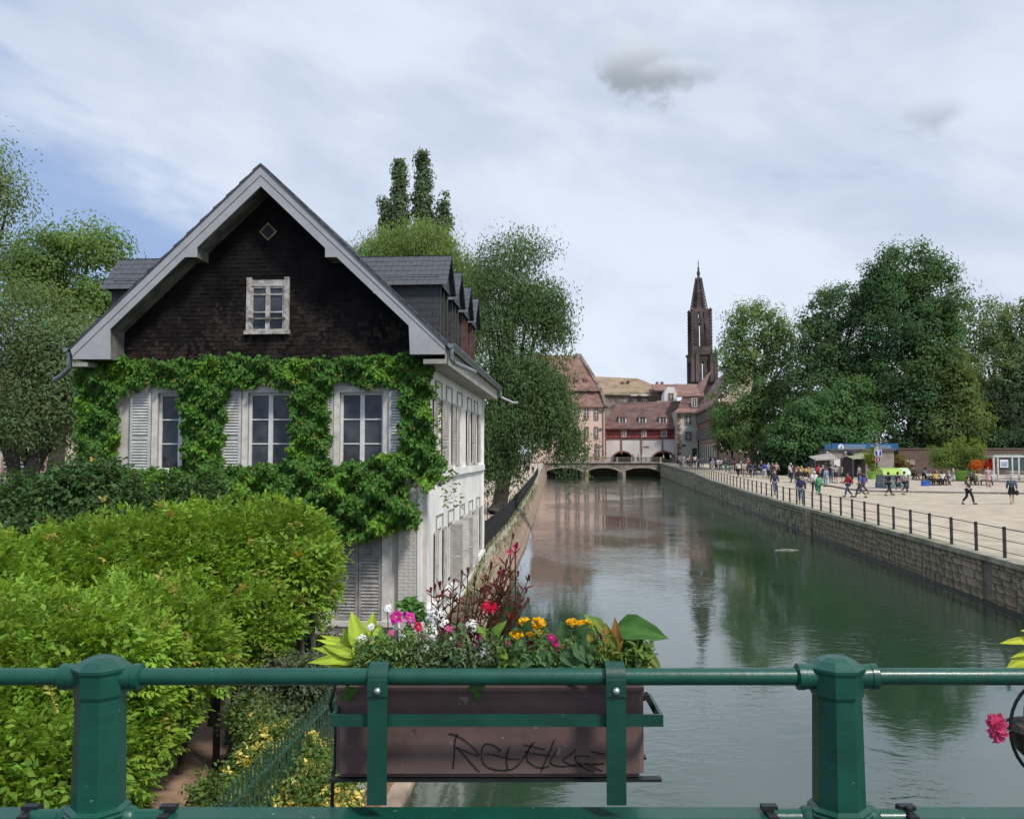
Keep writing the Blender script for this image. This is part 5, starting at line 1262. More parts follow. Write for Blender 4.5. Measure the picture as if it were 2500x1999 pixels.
piers(1684, 1742, ((1708.5, 1712.5), (1720, 1724)), 885, 936, 'pier', m_cath2); band(1684, 1742, 868, 885, 'gallery', m_cath); band(1683, 1743, 865, 869, 'cornice', m_cath2, .5)
piers(1689, 1733, ((1704, 1708), (1716, 1719.5)), 792, 848, 'pier', m_cath); band(1688, 1735, 848, 866, 'band', m_cath2); band(1690, 1732, 779, 792, 'band', m_cath)
piers(1691, 1731, ((1703, 1706), (1714.5, 1717)), 764, 779, 'pier', m_cath); band(1691, 1730, 757, 764, 'band', m_cath2)
for sx in (1688.5, 1733):
    for yo in (-5.5, 5.5):
        q = MB(); x = cu(sx)
        q.lathe([(1.15, cz(866)), (1.0, cz(762)), (1.25, cz(761.5)), (1.25, cz(759)), (.3, cz(754))], 6, (x, CY + yo, 0)); wpart('stair_turret', q, m_cath2, cat_)
        q = MB()
        for i in range(12):
            zz_ = cz(760) - i * 2.4; q.box(x - 1.2, x + 1.2, CY + yo - 1.2, CY + yo + 1.2, zz_ - .35, zz_)
        tag(wpart('turret_rings', q, m_cath, cat_), kind='stuff')
nT = 11; vt0, vt1 = 757, 679
for i in range(nT):
    f = i / nT; va = vt0 + (vt1 - vt0) * f; vb = vt0 + (vt1 - vt0) * (i + 1) / nT; hw = (13.6 * (1 - f) + 5.2) * kx; hw2 = hw - 1.9 * kx
    q = MB(); q.lathe([(hw, cz(va)), (hw2, cz(vb))], 8, (cx, CY, 0), R(22.5)); 
    wpart('spire_tier', q, m_cath if i % 2 else m_cath2, cat_)
    q = MB()
    for k in range(8):
        a = k * math.pi / 4 + R(22.5); x, y = cx + (hw + .35) * math.cos(a), CY + (hw + .35) * math.sin(a); q.lathe([(.5, cz(va)), (.45, cz(va) + 1.2), (.08, cz(va) + 2.6)], 5, (x, y, 0))
    tag(wpart('crockets', q, m_cath2, cat_), kind='stuff')
q = MB(); q.lathe([(4.4 * kx, cz(681)), (2.6 * kx, cz(674)), (4.0 * kx, cz(671)), (4.2 * kx, cz(666)), (2.2 * kx, cz(660)), (2.6 * kx, cz(655)), (1.2 * kx, cz(652)), (.9 * kx, cz(645)), (1.8 * kx, cz(643.5)), (.7 * kx, cz(641)), (.25 * kx, cz(634))], 8, (cx, CY, 0)); wpart('finial', q, m_cath, cat_)
for u, v0, v1 in ((1685, 866, 935), (1741, 866, 935), (1696, 866, 935), (1731, 866, 935)):
    q = MB(); x = cu(u); q.box(x - 1.2, x + 1.2, CY - 10.6, CY - 9.2, cz(v1), cz(v0) - 1); q.lathe([(1.1, cz(v0) - 1), (.1, cz(v0) + 4)], 4, (x, CY - 9.9, 0)); wpart('buttress', q, m_cath2, cat_)
q = MB(); q.tube([(cu(1681), CY - 9, cz(870)), (cu(1681), CY - 9, cz(838))], .3, 5); wpart('lightning_rod', q, m_iron, cat_)
# roofs far behind on the left street
lh = thing('street_house', 'pale street house glimpsed between the tree trunks', 'house', (P(70, 1150, 75).x, 75, 2.2))
wpart('wall', px_box(MB(), -150, 150, 960, 1190, 75, 0, 8), m_cream, lh)
for u in (-40, 20, 62, 100): far_window(lh, u, 1120, 1150, 22, 75)
roof_px([(-160, 962, 'f'), (160, 962, 'f'), (140, 900, 'r'), (-140, 900, 'r')], 74.4, 79, 'roof', m_redtile, lh)

# ================================================================== green bridge railing
m_green = mat('railing_green', (0.004, 0.072, 0.047), 0.36, 0.12, 9, 0.05, 60, coat=0.08, col2=(0.0035, 0.056, 0.037), chips=((55, .735, (.16, .24, .21)), (14, .74, (.06, .028, .014)), (90, .77, (.5, .55, .5))))
m_green2 = mat('holder_green', (0.003, 0.056, 0.036), 0.42, 0.14, 8, 0.03, 60, coat=0.15, chips=((40, .745, (.10, .17, .14)), (17, .75, (.05, .025, .014))))
RY = 2.18
rl = thing('bridge_railing', 'green painted iron bridge railing with octagonal posts', 'railing', (0, RY, 2.85))
kp = RY / FPX
zt = P(1250, 1651, RY).z                       # rail axis
rr_ = .0215
for uc, lab in ((248, 0), (2042, 1), (-1546, 2), (3836, 3)):
    x = P(uc, 1651, RY).x; hw = 56 * kp / math.cos(math.pi / 8) * .94
    q = MB(); a8 = R(22.5)
    zc = lambda v: P(1250, v, RY).z
    q.lathe([(hw * 1.02, 2.85), (hw * 1.02, zc(1990)), (hw * 1.30, zc(1985)), (hw * 1.34, zc(1977)), (hw * 1.24, zc(1973)), (hw * 1.28, zc(1967)), (hw * 1.06, zc(1960)), (hw * .99, zc(1700)), (hw * 1.07, zc(1690)), (hw * 1.09, zc(1640))], 8, (x, RY, 0), a8)
    po = wpart('post', q, m_green, rl)
    q = MB(); q.lathe([(hw * 1.09, zc(1640)), (hw * 1.16, zc(1632)), (hw * 1.16, zc(1625)), (hw * 1.02, zc(1619)), (hw * .8, zc(1609)), (hw * .45, zc(1601)), (hw * .02, zc(1598))], 8, (x, RY, 0), a8); q.build('cap', m_green, po)
    for sx in (-1, 1):
        xa = x + sx * hw * .8; T = lambda a, b, c, X=xa, S=sx: (X + S * c, RY + a, b)
        q = MB(lambda a, b, c, X=xa, S=sx: (X + S * c, RY + a, zt + b)); q.lathe([(.031, 0), (.031, .034), (.033, .036), (.033, .052), (.026, .056)], 18); q.build('collar', m_green, po, True)
        q = MB(lambda a, b, c, X=xa, S=sx: (X + S * c, RY + a, zc(1996) + b)); q.lathe([(.030, 0), (.030, .04), (.026, .046), (.022, .05), (.022, .12)], 16); q.build('lower_collar', m_green, po, True)
xs_p = [P(u, 1651, RY).x for u in (-1546, 248, 2042, 3836)]
for a, b in zip(xs_p, xs_p[1:]):
    q = MB(); q.tube([(a + .05, RY, zt), (b - .05, RY, zt)], rr_, 20); wpart('top_rail', q, m_green, rl, True)
    zl_ = P(1250, 1985, RY).z
    q = MB(); q.box(a + .165, b - .165, RY - .03, RY + .04, zl_ - .075, zl_ + .0); wpart('lower_rail', q, m_green, rl)
    for xx_, sg in ((a + .175, 1), (b - .175, -1)):
        q = MB(); q.box(xx_ - .012, xx_ + .012, RY - .036, RY + .046, zl_ - .08, zl_ + .006); q.box(xx_ - .02 , xx_ + .02, RY - .002, RY + .02, zl_ + .007, zl_ + .018); wpart('clamp', q, mat('black_clamp', (.012, .014, .016), .5, .2, 5), rl)
q = MB(); x_ = P(2214, 1985, RY).x; q.tube([(x_ + .01, RY - .034, zl_ - .06), (x_ + .008, RY - .034, zl_ - .01), (x_, RY - .01, zl_ + .012)], .004, 6); q.lathe([(.008, 0), (.008, .012), (.004, .016)], 8, (x_, RY - .01, zl_ + .008)); wpart('cable_tie', q, MATS['black_clamp'], rl)
# lower sill rails to the deck
q = MB(); q.box(xs_p[0], xs_p[3], RY - .03, RY + .03, 2.97, 3.05); wpart('base_rail', q, m_green, rl)
# ------------------------------------------------------------------ planter box
m_clay = mat('planter_brown', (0.120, 0.076, 0.068), 0.75, 0.16, 5, 0.05, 120, col2=(0.082, 0.050, 0.044), chips=((24, .70, (.19, .135, .12)), (70, .745, (.30, .25, .23)), (9, .70, (.07, .042, .038))))
m_clay_pale = mat('planter_scuff', (0.17, 0.12, 0.11), 0.8, 0.2, 6)
PYF = RY + .055                               # front face of the box
pf = lambda u, v: P(u, v, PYF)
A0, A1 = pf(818, 1899), pf(1572, 1688)
A1x = A1.x; PD = .20
ptr = thing('planter_box', 'brown planter box with scrawled writing hung on the green bridge railing', 'planter', (A0.x, PYF, A0.z))
q = MB(); t = .016; x0, x1, z0, z1 = A0.x, A1x, A0.z, A1.z; y0, y1 = PYF, PYF + PD
def rbox(q, x0, x1, y0, y1, z0, z1, b=.01):
    q.prism([(x0 + b, y0), (x1 - b, y0), (x1, y0 + b), (x1, y1 - b), (x1 - b, y1), (x0 + b, y1), (x0, y1 - b), (x0, y0 + b)], z0, z1, 'z')
q = MB(); prof_in = .02
rbox(q, x0, x1, y0, y1, z0 + .012, z1 - .001, .012); q.prism([(x0 + .012, y0 + .01), (x1 - .012, y0 + .01), (x1 - .012, y1 - .01), (x0 + .012, y1 - .01)], z0, z0 + .0118, 'z')
wpart('box', q, m_clay, ptr)
q = MB(); q.box(x0, x1, y0 - .002, y0 + .016, z1, z1 + .012); q.box(x0, x1, y1 - .016, y1, z1, z1 + .012); q.box(x0, x0 + .016, y0 + .016, y1 - .016, z1, z1 + .012); q.box(x1 - .016, x1, y0 + .016, y1 - .016, z1, z1 + .012); wpart('rim', q, m_clay, ptr)
q = MB(); q.box(x0 + .017, x1 - .017, y0 + .017, y1 - .017, z1 - .002, z1 + .008); wpart('soil', q, mat('potting_soil', (.03, .022, .016), .95, .3, 30, .6, 60), ptr)
# scrawled marker writing
gs = .218 ; gx = lambda x: 1090 + x * gs; gy = lambda y: 1640 + y * gs
strokes = [[(28, 685), (110, 705), (200, 755), (290, 830), (345, 890), (362, 928), (330, 930), (230, 890), (112, 838), (180, 905), (260, 1000), (330, 1075), (368, 1108)], [(122, 690), (98, 760), (90, 860), (85, 980), (75, 1075)],
           [(576, 885), (605, 868), (560, 835), (500, 803), (440, 800), (408, 830), (392, 890), (395, 960), (415, 1020), (470, 1065), (560, 1092), (660, 1096), (740, 1080), (800, 1040), (860, 965), (915, 870), (985, 775)],
           [(435, 915), (520, 922), (600, 940), (700, 968), (815, 973)], [(708, 830), (690, 880), (672, 945), (670, 1010), (690, 1090)],
           [(955, 800), (920, 870), (898, 940), (905, 990), (950, 1030), (1010, 1060), (1080, 1068), (1150, 1050)], [(868, 808), (960, 830), (1105, 862)], [(875, 888), (960, 905), (1155, 935)],
           [(1215, 750), (1190, 790), (1170, 860), (1120, 960), (1080, 1060), (1060, 1112)], [(1245, 855), (1210, 920), (1160, 985), (1165, 1015), (1210, 1040), (1300, 1052), (1400, 1042), (1470, 1020), (1520, 1040)],
           [(1445, 865), (1390, 920), (1300, 978), (1330, 1005), (1420, 1045), (1520, 1055)], [(1605, 940), (1520, 935), (1445, 940), (1438, 970), (1480, 1020), (1560, 1080), (1660, 1108)],
           [(1618, 880), (1690, 900), (1765, 915)], [(1540, 1020), (1640, 1028), (1765, 1020)], [(1545, 1025), (1640, 1060), (1745, 1103)]]
m_ink = mat('marker_ink', (0.008, 0.006, 0.006), 0.5, 0.1, 3)
q = MB()
for st_ in strokes:
    pts = [pf(gx(x), gy(y)) + Vector((0, -.0022, 0)) for x, y in st_]
    for p0, p1 in zip(pts, pts[1:]):
        d = (p1 - p0); nn = Vector((-d.z, 0, d.x)).normalized() * random.uniform(.0012, .0018); e = d.normalized() * .0006
        q.quad(p0 + nn - e, p1 + nn + e, p1 - nn + e, p0 - nn - e)
tag(wpart('scrawl', q, m_ink, ptr), kind='stuff')
# chipped scuffs
# ------------------------------------------------------------------ planter holder frame
hd = thing('planter_holder', 'green flat iron straps and frame holding the brown planter box', 'bracket', (x0, RY, zt))
for u in (923, 1503):
    x = P(u, 1700, RY - .028).x; hwid = 23 * kp
    q = MB(); yf = RY - .030
    q.box(x - hwid, x + hwid, yf - .008, yf, P(1250, 1962, RY - .03).z, P(1250, 1650, RY - .03).z)
    so_ = wpart('strap', q, m_green2, hd)
    q = MB(); n = 10; vs_ = []
    for k in range(n + 1):
        a = math.pi * k / n; 
        for r_ in (rr_ + .009, rr_ + .0175): vs_ += [(x - hwid, RY - r_ * math.cos(a), zt + r_ * math.sin(a) * .98), (x + hwid, RY - r_ * math.cos(a), zt + r_ * math.sin(a) * .98)]
    fs = []
    for k in range(n):
        b = k * 4; fs += [(b, b + 1, b + 5, b + 4), (b + 2, b + 6, b + 7, b + 3), (b, b + 4, b + 6, b + 2), (b + 1, b + 3, b + 7, b + 5)]
    q.add(vs_, fs); q.build('hook', m_green2, so_, True)
    q = MB(); q.box(x - hwid - .001, x + hwid + .001, yf - .0125, yf - .0085, P(1250, 1700, RY - .04).z, zt); q.build('clamp_plate', m_green2, so_)
    zb_ = P(1250, 1683, RY - .03).z; q = MB(lambda a, b, c, X=x, Z=zb_: (X + a, yf - .0126 - c, Z + b)); q.lathe([(.0095, 0), (.0095, .004), (.0065, .008), (.002, .010)], 10); q.build('bolt', mat('steel_bolt', (.6, .6, .6), .3, .2, 20, metal=.9), so_, True)
yb = RY - .022
q = MB(); za, zb_ = P(1250, 1774, yb).z, P(1250, 1745, yb).z; xa, xb = P(806, 1760, yb).x, P(1620, 1760, yb).x
q.box(xa, xb, yb + .002, yb + .010, za, zb_); wpart('band', q, m_green2, hd)
q = MB(); q.box(xb - .008, xb, yb + .010, yb + .20, za + .001, zb_ - .001); wpart('side_band', q, m_green2, hd); q = MB(); q.box(xa, xa + .008, yb + .010, yb + .20, za + .001, zb_ - .001); wpart('side_band', q, m_green2, hd)
m_blk = mat('holder_black', (0.010, 0.014, 0.013), 0.5, 0.2, 6)
q = MB(); q.prism([(x1 + .004, P(1250, 1693, PYF + .05).z), (x1 + .018, P(1250, 1690, PYF + .05).z), (x1 + .05, P(1250, 1744, PYF + .05).z), (x1 + .036, P(1250, 1746, PYF + .05).z), (x1 + .010, P(1250, 1704, PYF + .05).z), (x1 + .004, P(1250, 1706, PYF + .05).z)], PYF + .03, PYF + .06); wpart('stay', q, m_blk, hd)
zz_ = z0 - .003
q = MB(); q.box(x0 - .015, x1 + .045, PYF + .0, PYF + .025, zz_ - .007, zz_); wpart('tray_bar', q, m_blk, hd); q = MB(); q.box(x0 - .015, x1 + .03, PYF + .16, PYF + .185, zz_ - .007, zz_); wpart('tray_bar', q, m_blk, hd)
for x in (x0 + .05, (x0 + x1) / 2, x1 - .05): q = MB(); q.box(x, x + .025, PYF + .025, PYF + .16, zz_ - .006, zz_ - .001); wpart('tray_slat', q, m_blk, hd)
q = MB(); q.tube([(x0 - .010, PYF + .06, z1 + .02), (x0 - .028, PYF + .06, z1 - .05), (x0 - .012, PYF + .06, z1 - .10), (x0 - .012, PYF + .06, z0 + .02), (x0 - .016, PYF + .05, z0 - .01), (x0 - .018, PYF + .05, z0 - .14)], .0055, 6); wpart('stay', q, m_blk, hd)

# ------------------------------------------------------------------ planter flowers
m_fl = leafmat('petal', 0.25, 0.6, 0.2)
zs = z1                                        # soil height
def fpt(u, v, dy=.10): return np.array(P(u, v, PYF + dy))
def blades(name, label, pts, dirs, nors, L, Wd, col, parent, m=m_fl, six=True, droop=.25, vv=.2, fold=.08, one=True, pname='leaf'):
    """each large leaf a part of its own"""
    n = len(pts); L = np.broadcast_to(L, n); Wd = np.broadcast_to(Wd, n); cl = tint(col, n, vv, .1); b = np.array(parent.location)
    for i in range(n): big_leaf(parent, pts[i] - b, dirs[i], nors[i], L[i], Wd[i], cl[i], m, droop, pname)
def big_leaf(parent, p, d, nr, L, Wd, col, m, droop=.25, pname='leaf', veins=True):
    d = Vector(d).normalized(); nr = Vector(nr); s_ = nr.cross(d).normalized(); nr = d.cross(s_).normalized(); p = Vector(p)
    prof = [(0, .06), (.10, .30), (.25, .48), (.42, .50), (.60, .42), (.78, .26), (.92, .09), (1.0, .004)]
    V, Fc, C = [], [], []
    for t, w_ in prof:
        c = p + d * L * t - nr * ((droop + .12) * L * t * t); e = nr * (Wd * .26 * w_ * 2); wv = nr * (Wd * .07 * math.sin(t * 13 + L * 90))
        V += [c - s_ * Wd * w_ + e + wv, c - s_ * Wd * w_ * .5 + e * .7, c, c + s_ * Wd * w_ * .5 + e * .7, c + s_ * Wd * w_ + e - wv]
        k = .82 if int(t * 8) % 2 else 1.10
        C += [np.array(col) * k, np.array(col) * (2.0 - k) * .97, np.array(col) * 1.35, np.array(col) * (2.06 - k) * .97, np.array(col) * k]
    for i in range(len(prof) - 1):
        for j in range(4): Fc.append((i * 5 + j, i * 5 + j + 1, i * 5 + j + 6, i * 5 + j + 5))
    me = mesh_np(pname, [tuple(v) for v in V], Fc, m, True, np.clip(np.array(C), 0, 1)); return link(pname, me, parent)
def stem(par, pts, r, m, name='stem'):
    q = MB(); q.tube(pts, r, 6); return wpart(name, q, m, par, True)
m_stem = mat('green_stem', (0.09, 0.15, 0.04), 0.6, 0.2, 20); m_rstem = mat('red_stem', (0.13, 0.022, 0.020), 0.6, 0.25, 30)
def plant(label, u, cat='flower', name='flower_plant', dy=.10):
    b = P(u, 1690, PYF + dy); return thing(name, label, cat, (b.x, b.y, zs))
# chartreuse sweet potato vine
t = plant('chartreuse leaved vine spilling over the house end of the planter', 860, 'plant', 'lime_vine')
random.seed(31)
spec = [((880, 1590), (862, 1490), 52, .3), ((905, 1590), (905, 1492), 46, .2), ((870, 1600), (838, 1530), 40, .3), ((920, 1600), (925, 1520), 38, .2), ((890, 1605), (780, 1545), 38, .1), ((880, 1610), (765, 1570), 30, -.1), ((870, 1610), (748, 1607), 30, -.2), ((880, 1612), (770, 1612), 28, -.2), ((900, 1600), (820, 1570), 36, .2), ((910, 1605), (860, 1560), 40, .3), ((890, 1618), (800, 1620), 26, -.2), ((900, 1590), (915, 1545), 40, .3), ((895, 1600), (790, 1580), 32, 0), ((905, 1612), (850, 1600), 34, 0)] + [((880 + random.uniform(-10, 25), 1605), (random.uniform(770, 930), random.uniform(1535, 1618)), random.uniform(20, 32), random.uniform(-.2, .3)) for _ in range(16)]
for i, (a, b_, wd_, up) in enumerate(spec):
    dy = .06 + .09 * random.random(); p0 = fpt(*a, dy); p1 = fpt(*b_, dy - .02 + .05 * random.random()); d = p1 - p0; L = np.linalg.norm(d)
    big_leaf(t, p0 - np.array(t.location), d, (0.2 * random.uniform(-1, 1), -.75, .65 + up), L, wd_ * kp * .95, np.array((.36, .48, .05)) * random.uniform(.7, 1.15), m_fl, .18)
stem(t, [Vector(t.location), P(890, 1610, PYF + .1)], .004, m_stem)
# small-leaved green filler
def filler(label, u0, u1, v0, v1, n, col, ll, seed):
    t = plant(label, (u0 + u1) / 2, 'plant', 'trailing_plant'); uu = rng.uniform(u0, u1, n); f = rng.beta(1.1, 1.6, n); top = v0 - 22 + (v1 - v0) * .5 * np.abs(np.sin(uu * .043 + seed)) + 12 * np.sin(uu * .13 + seed); vv_ = v1 - (v1 - top) * f; dd = rng.uniform(.0, .19, n)
    p = np.array([fpt(a, b_, c) for a, b_, c in zip(uu, vv_, dd)]); p[:, 2] = np.maximum(p[:, 2], zs - .012)
    dr = unit(rng.normal(size=(n, 3)) + (0, -.35, .35)); nr = unit(rng.normal(size=(n, 3)) * .6 + (0, -.5, .7))
    tag(leaves('foliage', p, dr, nr, ll * rng.uniform(.6, 1.4, n), ll * .42 * rng.uniform(.7, 1.2, n), tint(col, n, .35, .15), m_fl, t, six=True, fold=.1, droop=.2, loc=-Vector(t.location)), kind='stuff')
    q = MB(); b = Vector(t.location)
    for i in range(0, n, max(1, n // 40)): pp = Vector(p[i]); q.tube([Vector((pp.x * .9 + b.x * .1, pp.y, zs - .01)), pp.lerp(Vector((b.x, b.y, zs)), .3) + Vector((0, 0, .012)), pp], .0011, 4, False)
    tag(wpart('stems', q, m_stem, t), kind='stuff'); return t
filler('bushy green alyssum foliage with fine leaves beside the lime vine', 870, 1010, 1540, 1632, 2300, (.15, .25, .075), .017, 1)
filler('grey green fine leaved tangle under the red stemmed plant', 1000, 1220, 1535, 1632, 2600, (.13, .20, .09), .017, 2)
filler('low green foliage under the yellow flowers', 1200, 1480, 1560, 1632, 1300, (.13, .22, .07), .024, 3)
filler('green trailing leaves under the broad leaves at the water end', 1440, 1590, 1570, 1632, 520, (.13, .22, .05), .026, 5)
# geranium leaf tuft and lobed leaves
t = plant('green lobed geranium leaves poking above the white flowers', 995, 'plant', 'geranium_plant')
for i, (u, v) in enumerate(((985, 1478), (1005, 1470), (1020, 1482), (1000, 1492), (1030, 1505), (1015, 1515))):
    for k in range(5):
        a = k * 1.25 + i; p0 = fpt(u, v, .09); big_leaf(t, p0 - np.array(t.location), (math.cos(a), -.35, math.sin(a) * .6 + .25), (0, -.6, .8), .026, .020, (.085, .19, .04), m_fl, .15)
stem(t, [Vector(t.location), P(1000, 1540, PYF + .1), P(1003, 1482, PYF + .09)], .0028, m_stem)
# white alyssum heads
WH = [(945, 1485, 12, 'tall white alyssum spike beside the magenta petunia'), (1060, 1500, 24, 'largest white alyssum head below the red stems'), (1052, 1545, 22, 'loose white alyssum head under the largest one'), (886, 1560, 14, 'small white alyssum head on the lime vine'), (985, 1550, 11, 'small white alyssum head beside the coral petunia'), (1150, 1527, 18, 'white alyssum head under the red zinnia'), (1182, 1598, 26, 'white alyssum head hanging over the green rail'), (1218, 1585, 10, 'tiny white alyssum head beside the yellow green leaf'), (990, 1590, 8, 'tiny white alyssum tuft low in the foliage'), (970, 1528, 10, 'white alyssum tuft between petunia and foliage'), (1146, 1565, 8, 'white alyssum tuft in the middle of the tangle'), (1080, 1520, 16, 'second white alyssum head beside the largest one'), (1108, 1560, 12, 'white alyssum head deep in the grey green tangle'), (905, 1530, 9, 'white alyssum tuft behind the lime leaves'), (1130, 1590, 10, 'low white alyssum tuft close to the rail'), (1036, 1580, 12, 'low white alyssum head under the coral petunia')]
m_white_fl = mat('white_petal', (0.80, 0.80, 0.76), 0.6, 0.05, 40)
for u, v, r_, lab in WH:
    c = fpt(u, v, .05 if v > 1570 else .08); t = thing('alyssum_head', lab, 'flower', (c[0], c[1], c[2]), group='white alyssum heads in the planter')
    n = int(10 + r_ * 1.5); q = MB(); rad = r_ * kp
    for i in range(n):
        d = rsphere(1)[0]; d[1] = -abs(d[1]); pp = Vector(d * rad * random.uniform(.65, 1.05)) ; nr = Vector(d + (0, -.4, .5)).normalized(); s1 = nr.orthogonal().normalized(); s2 = nr.cross(s1); s_ = .0034
        for k in range(4):
            a = k * math.pi / 2 + i; e = s1 * math.cos(a) + s2 * math.sin(a); f_ = s1 * math.cos(a + .9) + s2 * math.sin(a + .9); g_ = s1 * math.cos(a - .9) + s2 * math.sin(a - .9)
            q.quad(pp, pp + g_ * s_ * .8, pp + e * s_ * 1.5, pp + f_ * s_ * .8)
    tag(q.build('florets', m_white_fl, t), kind='stuff')
    MB().tube([Vector((0, .01, 0)), Vector((0, .02, -min(.06, c[2] - zs + .01)))], .0016, 5).build('stem', m_stem, t)
# petals helper: round flower of n petals
def bloom(name, label, u, v, r, n, col, col2=None, face=(0, -.9, .4), dy=.07, cat='flower', layers=1, group=None, center=(.55, .42, .05), stemm=m_stem):
    c = fpt(u, v, dy); t = thing(name, label, cat, tuple(c), group=group); R_ = r * kp; nr = Vector(face).normalized(); s1 = nr.cross(Vector((0, 0, 1))).normalized(); s2 = s1.cross(nr)
    for l_ in range(layers):
        for k in range(n):
            a = 2 * math.pi * (k + .5 * l_) / n + random.uniform(-.1, .1); d = (s1 * math.cos(a) + s2 * math.sin(a)) + nr * (.25 + .35 * l_); big_leaf(t, nr * .003 * l_, d, nr - (s1 * math.cos(a) + s2 * math.sin(a)) * .3, R_ * (1 - .22 * l_), R_ * 5.2 / n, np.array(col if l_ % 2 == 0 or not col2 else col2) * random.uniform(.85, 1.12), m_fl, .2, 'petal')
    q = MB(); q.lathe([(R_ * .18, 0), (R_ * .16, R_ * .12), (R_ * .02, R_ * .2)], 8); me = q.mesh('disc', mat('flower_disc_%d' % int(center[0] * 100), center, .7, .2, 50)); o = link('disc', me, t); o.rotation_euler = nr.to_track_quat('Z', 'Y').to_euler(); o.location = nr * .002
    MB().tube([Vector((0, .004, 0)), Vector((0, .012, -.02)), Vector((random.uniform(-.01, .01), .03, min(-.02, zs - c[2])))], .0022, 5).build('stem', stemm, t)
    return t
bloom('zinnia_flower', 'deep red zinnia in front of the red stems', 1195, 1481, 24, 14, (.52, .006, .045), face=(.05, -.55, .8), layers=2, center=(.30, .02, .05))
bloom('petunia_flower', 'magenta and white striped petunia beside the alyssum spike', 968, 1507, 21, 5, (.58, .03, .34), (.75, .55, .68), face=(-.3, -.8, .5), layers=1)
bloom('petunia_flower', 'second striped magenta petunia touching the first', 1000, 1508, 18, 5, (.62, .05, .38), (.75, .5, .65), face=(.4, -.8, .4), layers=1)
bloom('petunia_flower', 'drooping coral red petunia beside the striped ones', 1020, 1530, 15, 5, (.50, .02, .10), face=(.5, -.6, .3))
bloom('petunia_flower', 'faded salmon petunia low in the green foliage', 940, 1575, 13, 5, (.50, .10, .07), face=(-.4, -.8, .2))
bloom('petunia_flower', 'purple pink petunia behind the round green leaves', 1180, 1555, 17, 5, (.45, .02, .22), face=(-.3, -.9, .2))
bloom('petunia_flower', 'crimson petunia under the round green leaves', 1200, 1566, 14, 5, (.42, .01, .10), face=(.3, -.8, -.2))
bloom('petunia_flower', 'hot pink petunia below the lowest yellow flower', 1296, 1572, 16, 5, (.62, .012, .22), face=(-.3, -.9, .2))
bloom('petunia_flower', 'hot pink petunia between yellow flowers and broad leaves', 1366, 1572, 20, 5, (.64, .012, .28), face=(.1, -.9, .5))
bloom('petunia_flower', 'small dark pink petunia behind the hot pink one', 1345, 1556, 11, 5, (.50, .01, .18), face=(.2, -.9, .5))
bloom('petunia_flower', 'magenta petunia among the bronze coleus leaves', 1470, 1548, 14, 5, (.58, .012, .22), face=(.2, -.9, .2))
bloom('petunia_flower', 'tiny lilac flower beside the yellow heads', 1264, 1534, 8, 5, (.36, .20, .55), face=(0, -.9, .4))
for u, v, r_, c_, lab in ((905, 1565, 9, (.60, .02, .30), 'small magenta petunia between the lime leaves and the tiny alyssum'), (955, 1545, 9, (.62, .08, .30), 'small pink petunia under the striped petunias'), (980, 1600, 8, (.50, .012, .12), 'small crimson petunia low beside the tiny white tuft'), (1035, 1555, 9, (.60, .02, .30), 'small magenta petunia under the loose alyssum head'), (1095, 1535, 10, (.62, .08, .30), 'small pink petunia at the foot of the red stems'),
    (1120, 1575, 9, (.50, .012, .12), 'small crimson petunia in the grey green tangle'), (1165, 1575, 9, (.60, .02, .30), 'small magenta petunia above the hanging alyssum'), (1240, 1570, 10, (.62, .08, .30), 'small pink petunia beside the low orange head'), (1330, 1590, 9, (.60, .02, .30), 'small magenta petunia under the hot pink ones')):
    bloom('petunia_flower', lab, u, v, r_, 5, c_, face=(random.uniform(-.5, .5), -.8, random.uniform(0, .5)), dy=.04)
# lantana heads
for i, (u, v, r_, lab) in enumerate(((1281, 1518, 9, 'small round yellow flower head highest of its cluster'), (1312, 1521, 15, 'flat yellow flower head above the widest one'), (1307, 1545, 18, 'widest orange yellow flower head'), (1260, 1551, 11, 'low orange yellow flower head at the cluster edge'), (1397, 1520, 8, 'tiny yellow flower head beside the broad leaves'), (1428, 1525, 13, 'tall upright yellow flower head before the broad leaves'))):
    c = fpt(u, v, .06); t = thing('lantana_head', lab, 'flower', tuple(c), group='yellow flower heads in the planter'); n = int(30 + r_ * 4); d = rsphere(n); d[:, 2] = d[:, 2] * .6 + .15; p = d * r_ * kp * (1, 1, .75)
    tag(leaves('florets', p, unit(d + rng.normal(size=(n, 3)) * .5), unit(d + (0, -.3, .3)), .010, .009, tint((.80, .50, .015), n, .2, .1), m_fl, t, six=True, fold=.15), kind='stuff')
    MB().tube([Vector((0, .004, 0)), Vector((.004, .01, -.03)), Vector((.008, .03, min(-.035, zs - c[2])))], .0022, 5).build('stem', m_stem, t)
    for k in range(3): a = k * 2.1 + i; big_leaf(t, Vector((0, .004, -.02)), (math.cos(a), -.3, .15), (0, -.5, .85), .036, .022, (.06, .12, .04), m_fl, .3)
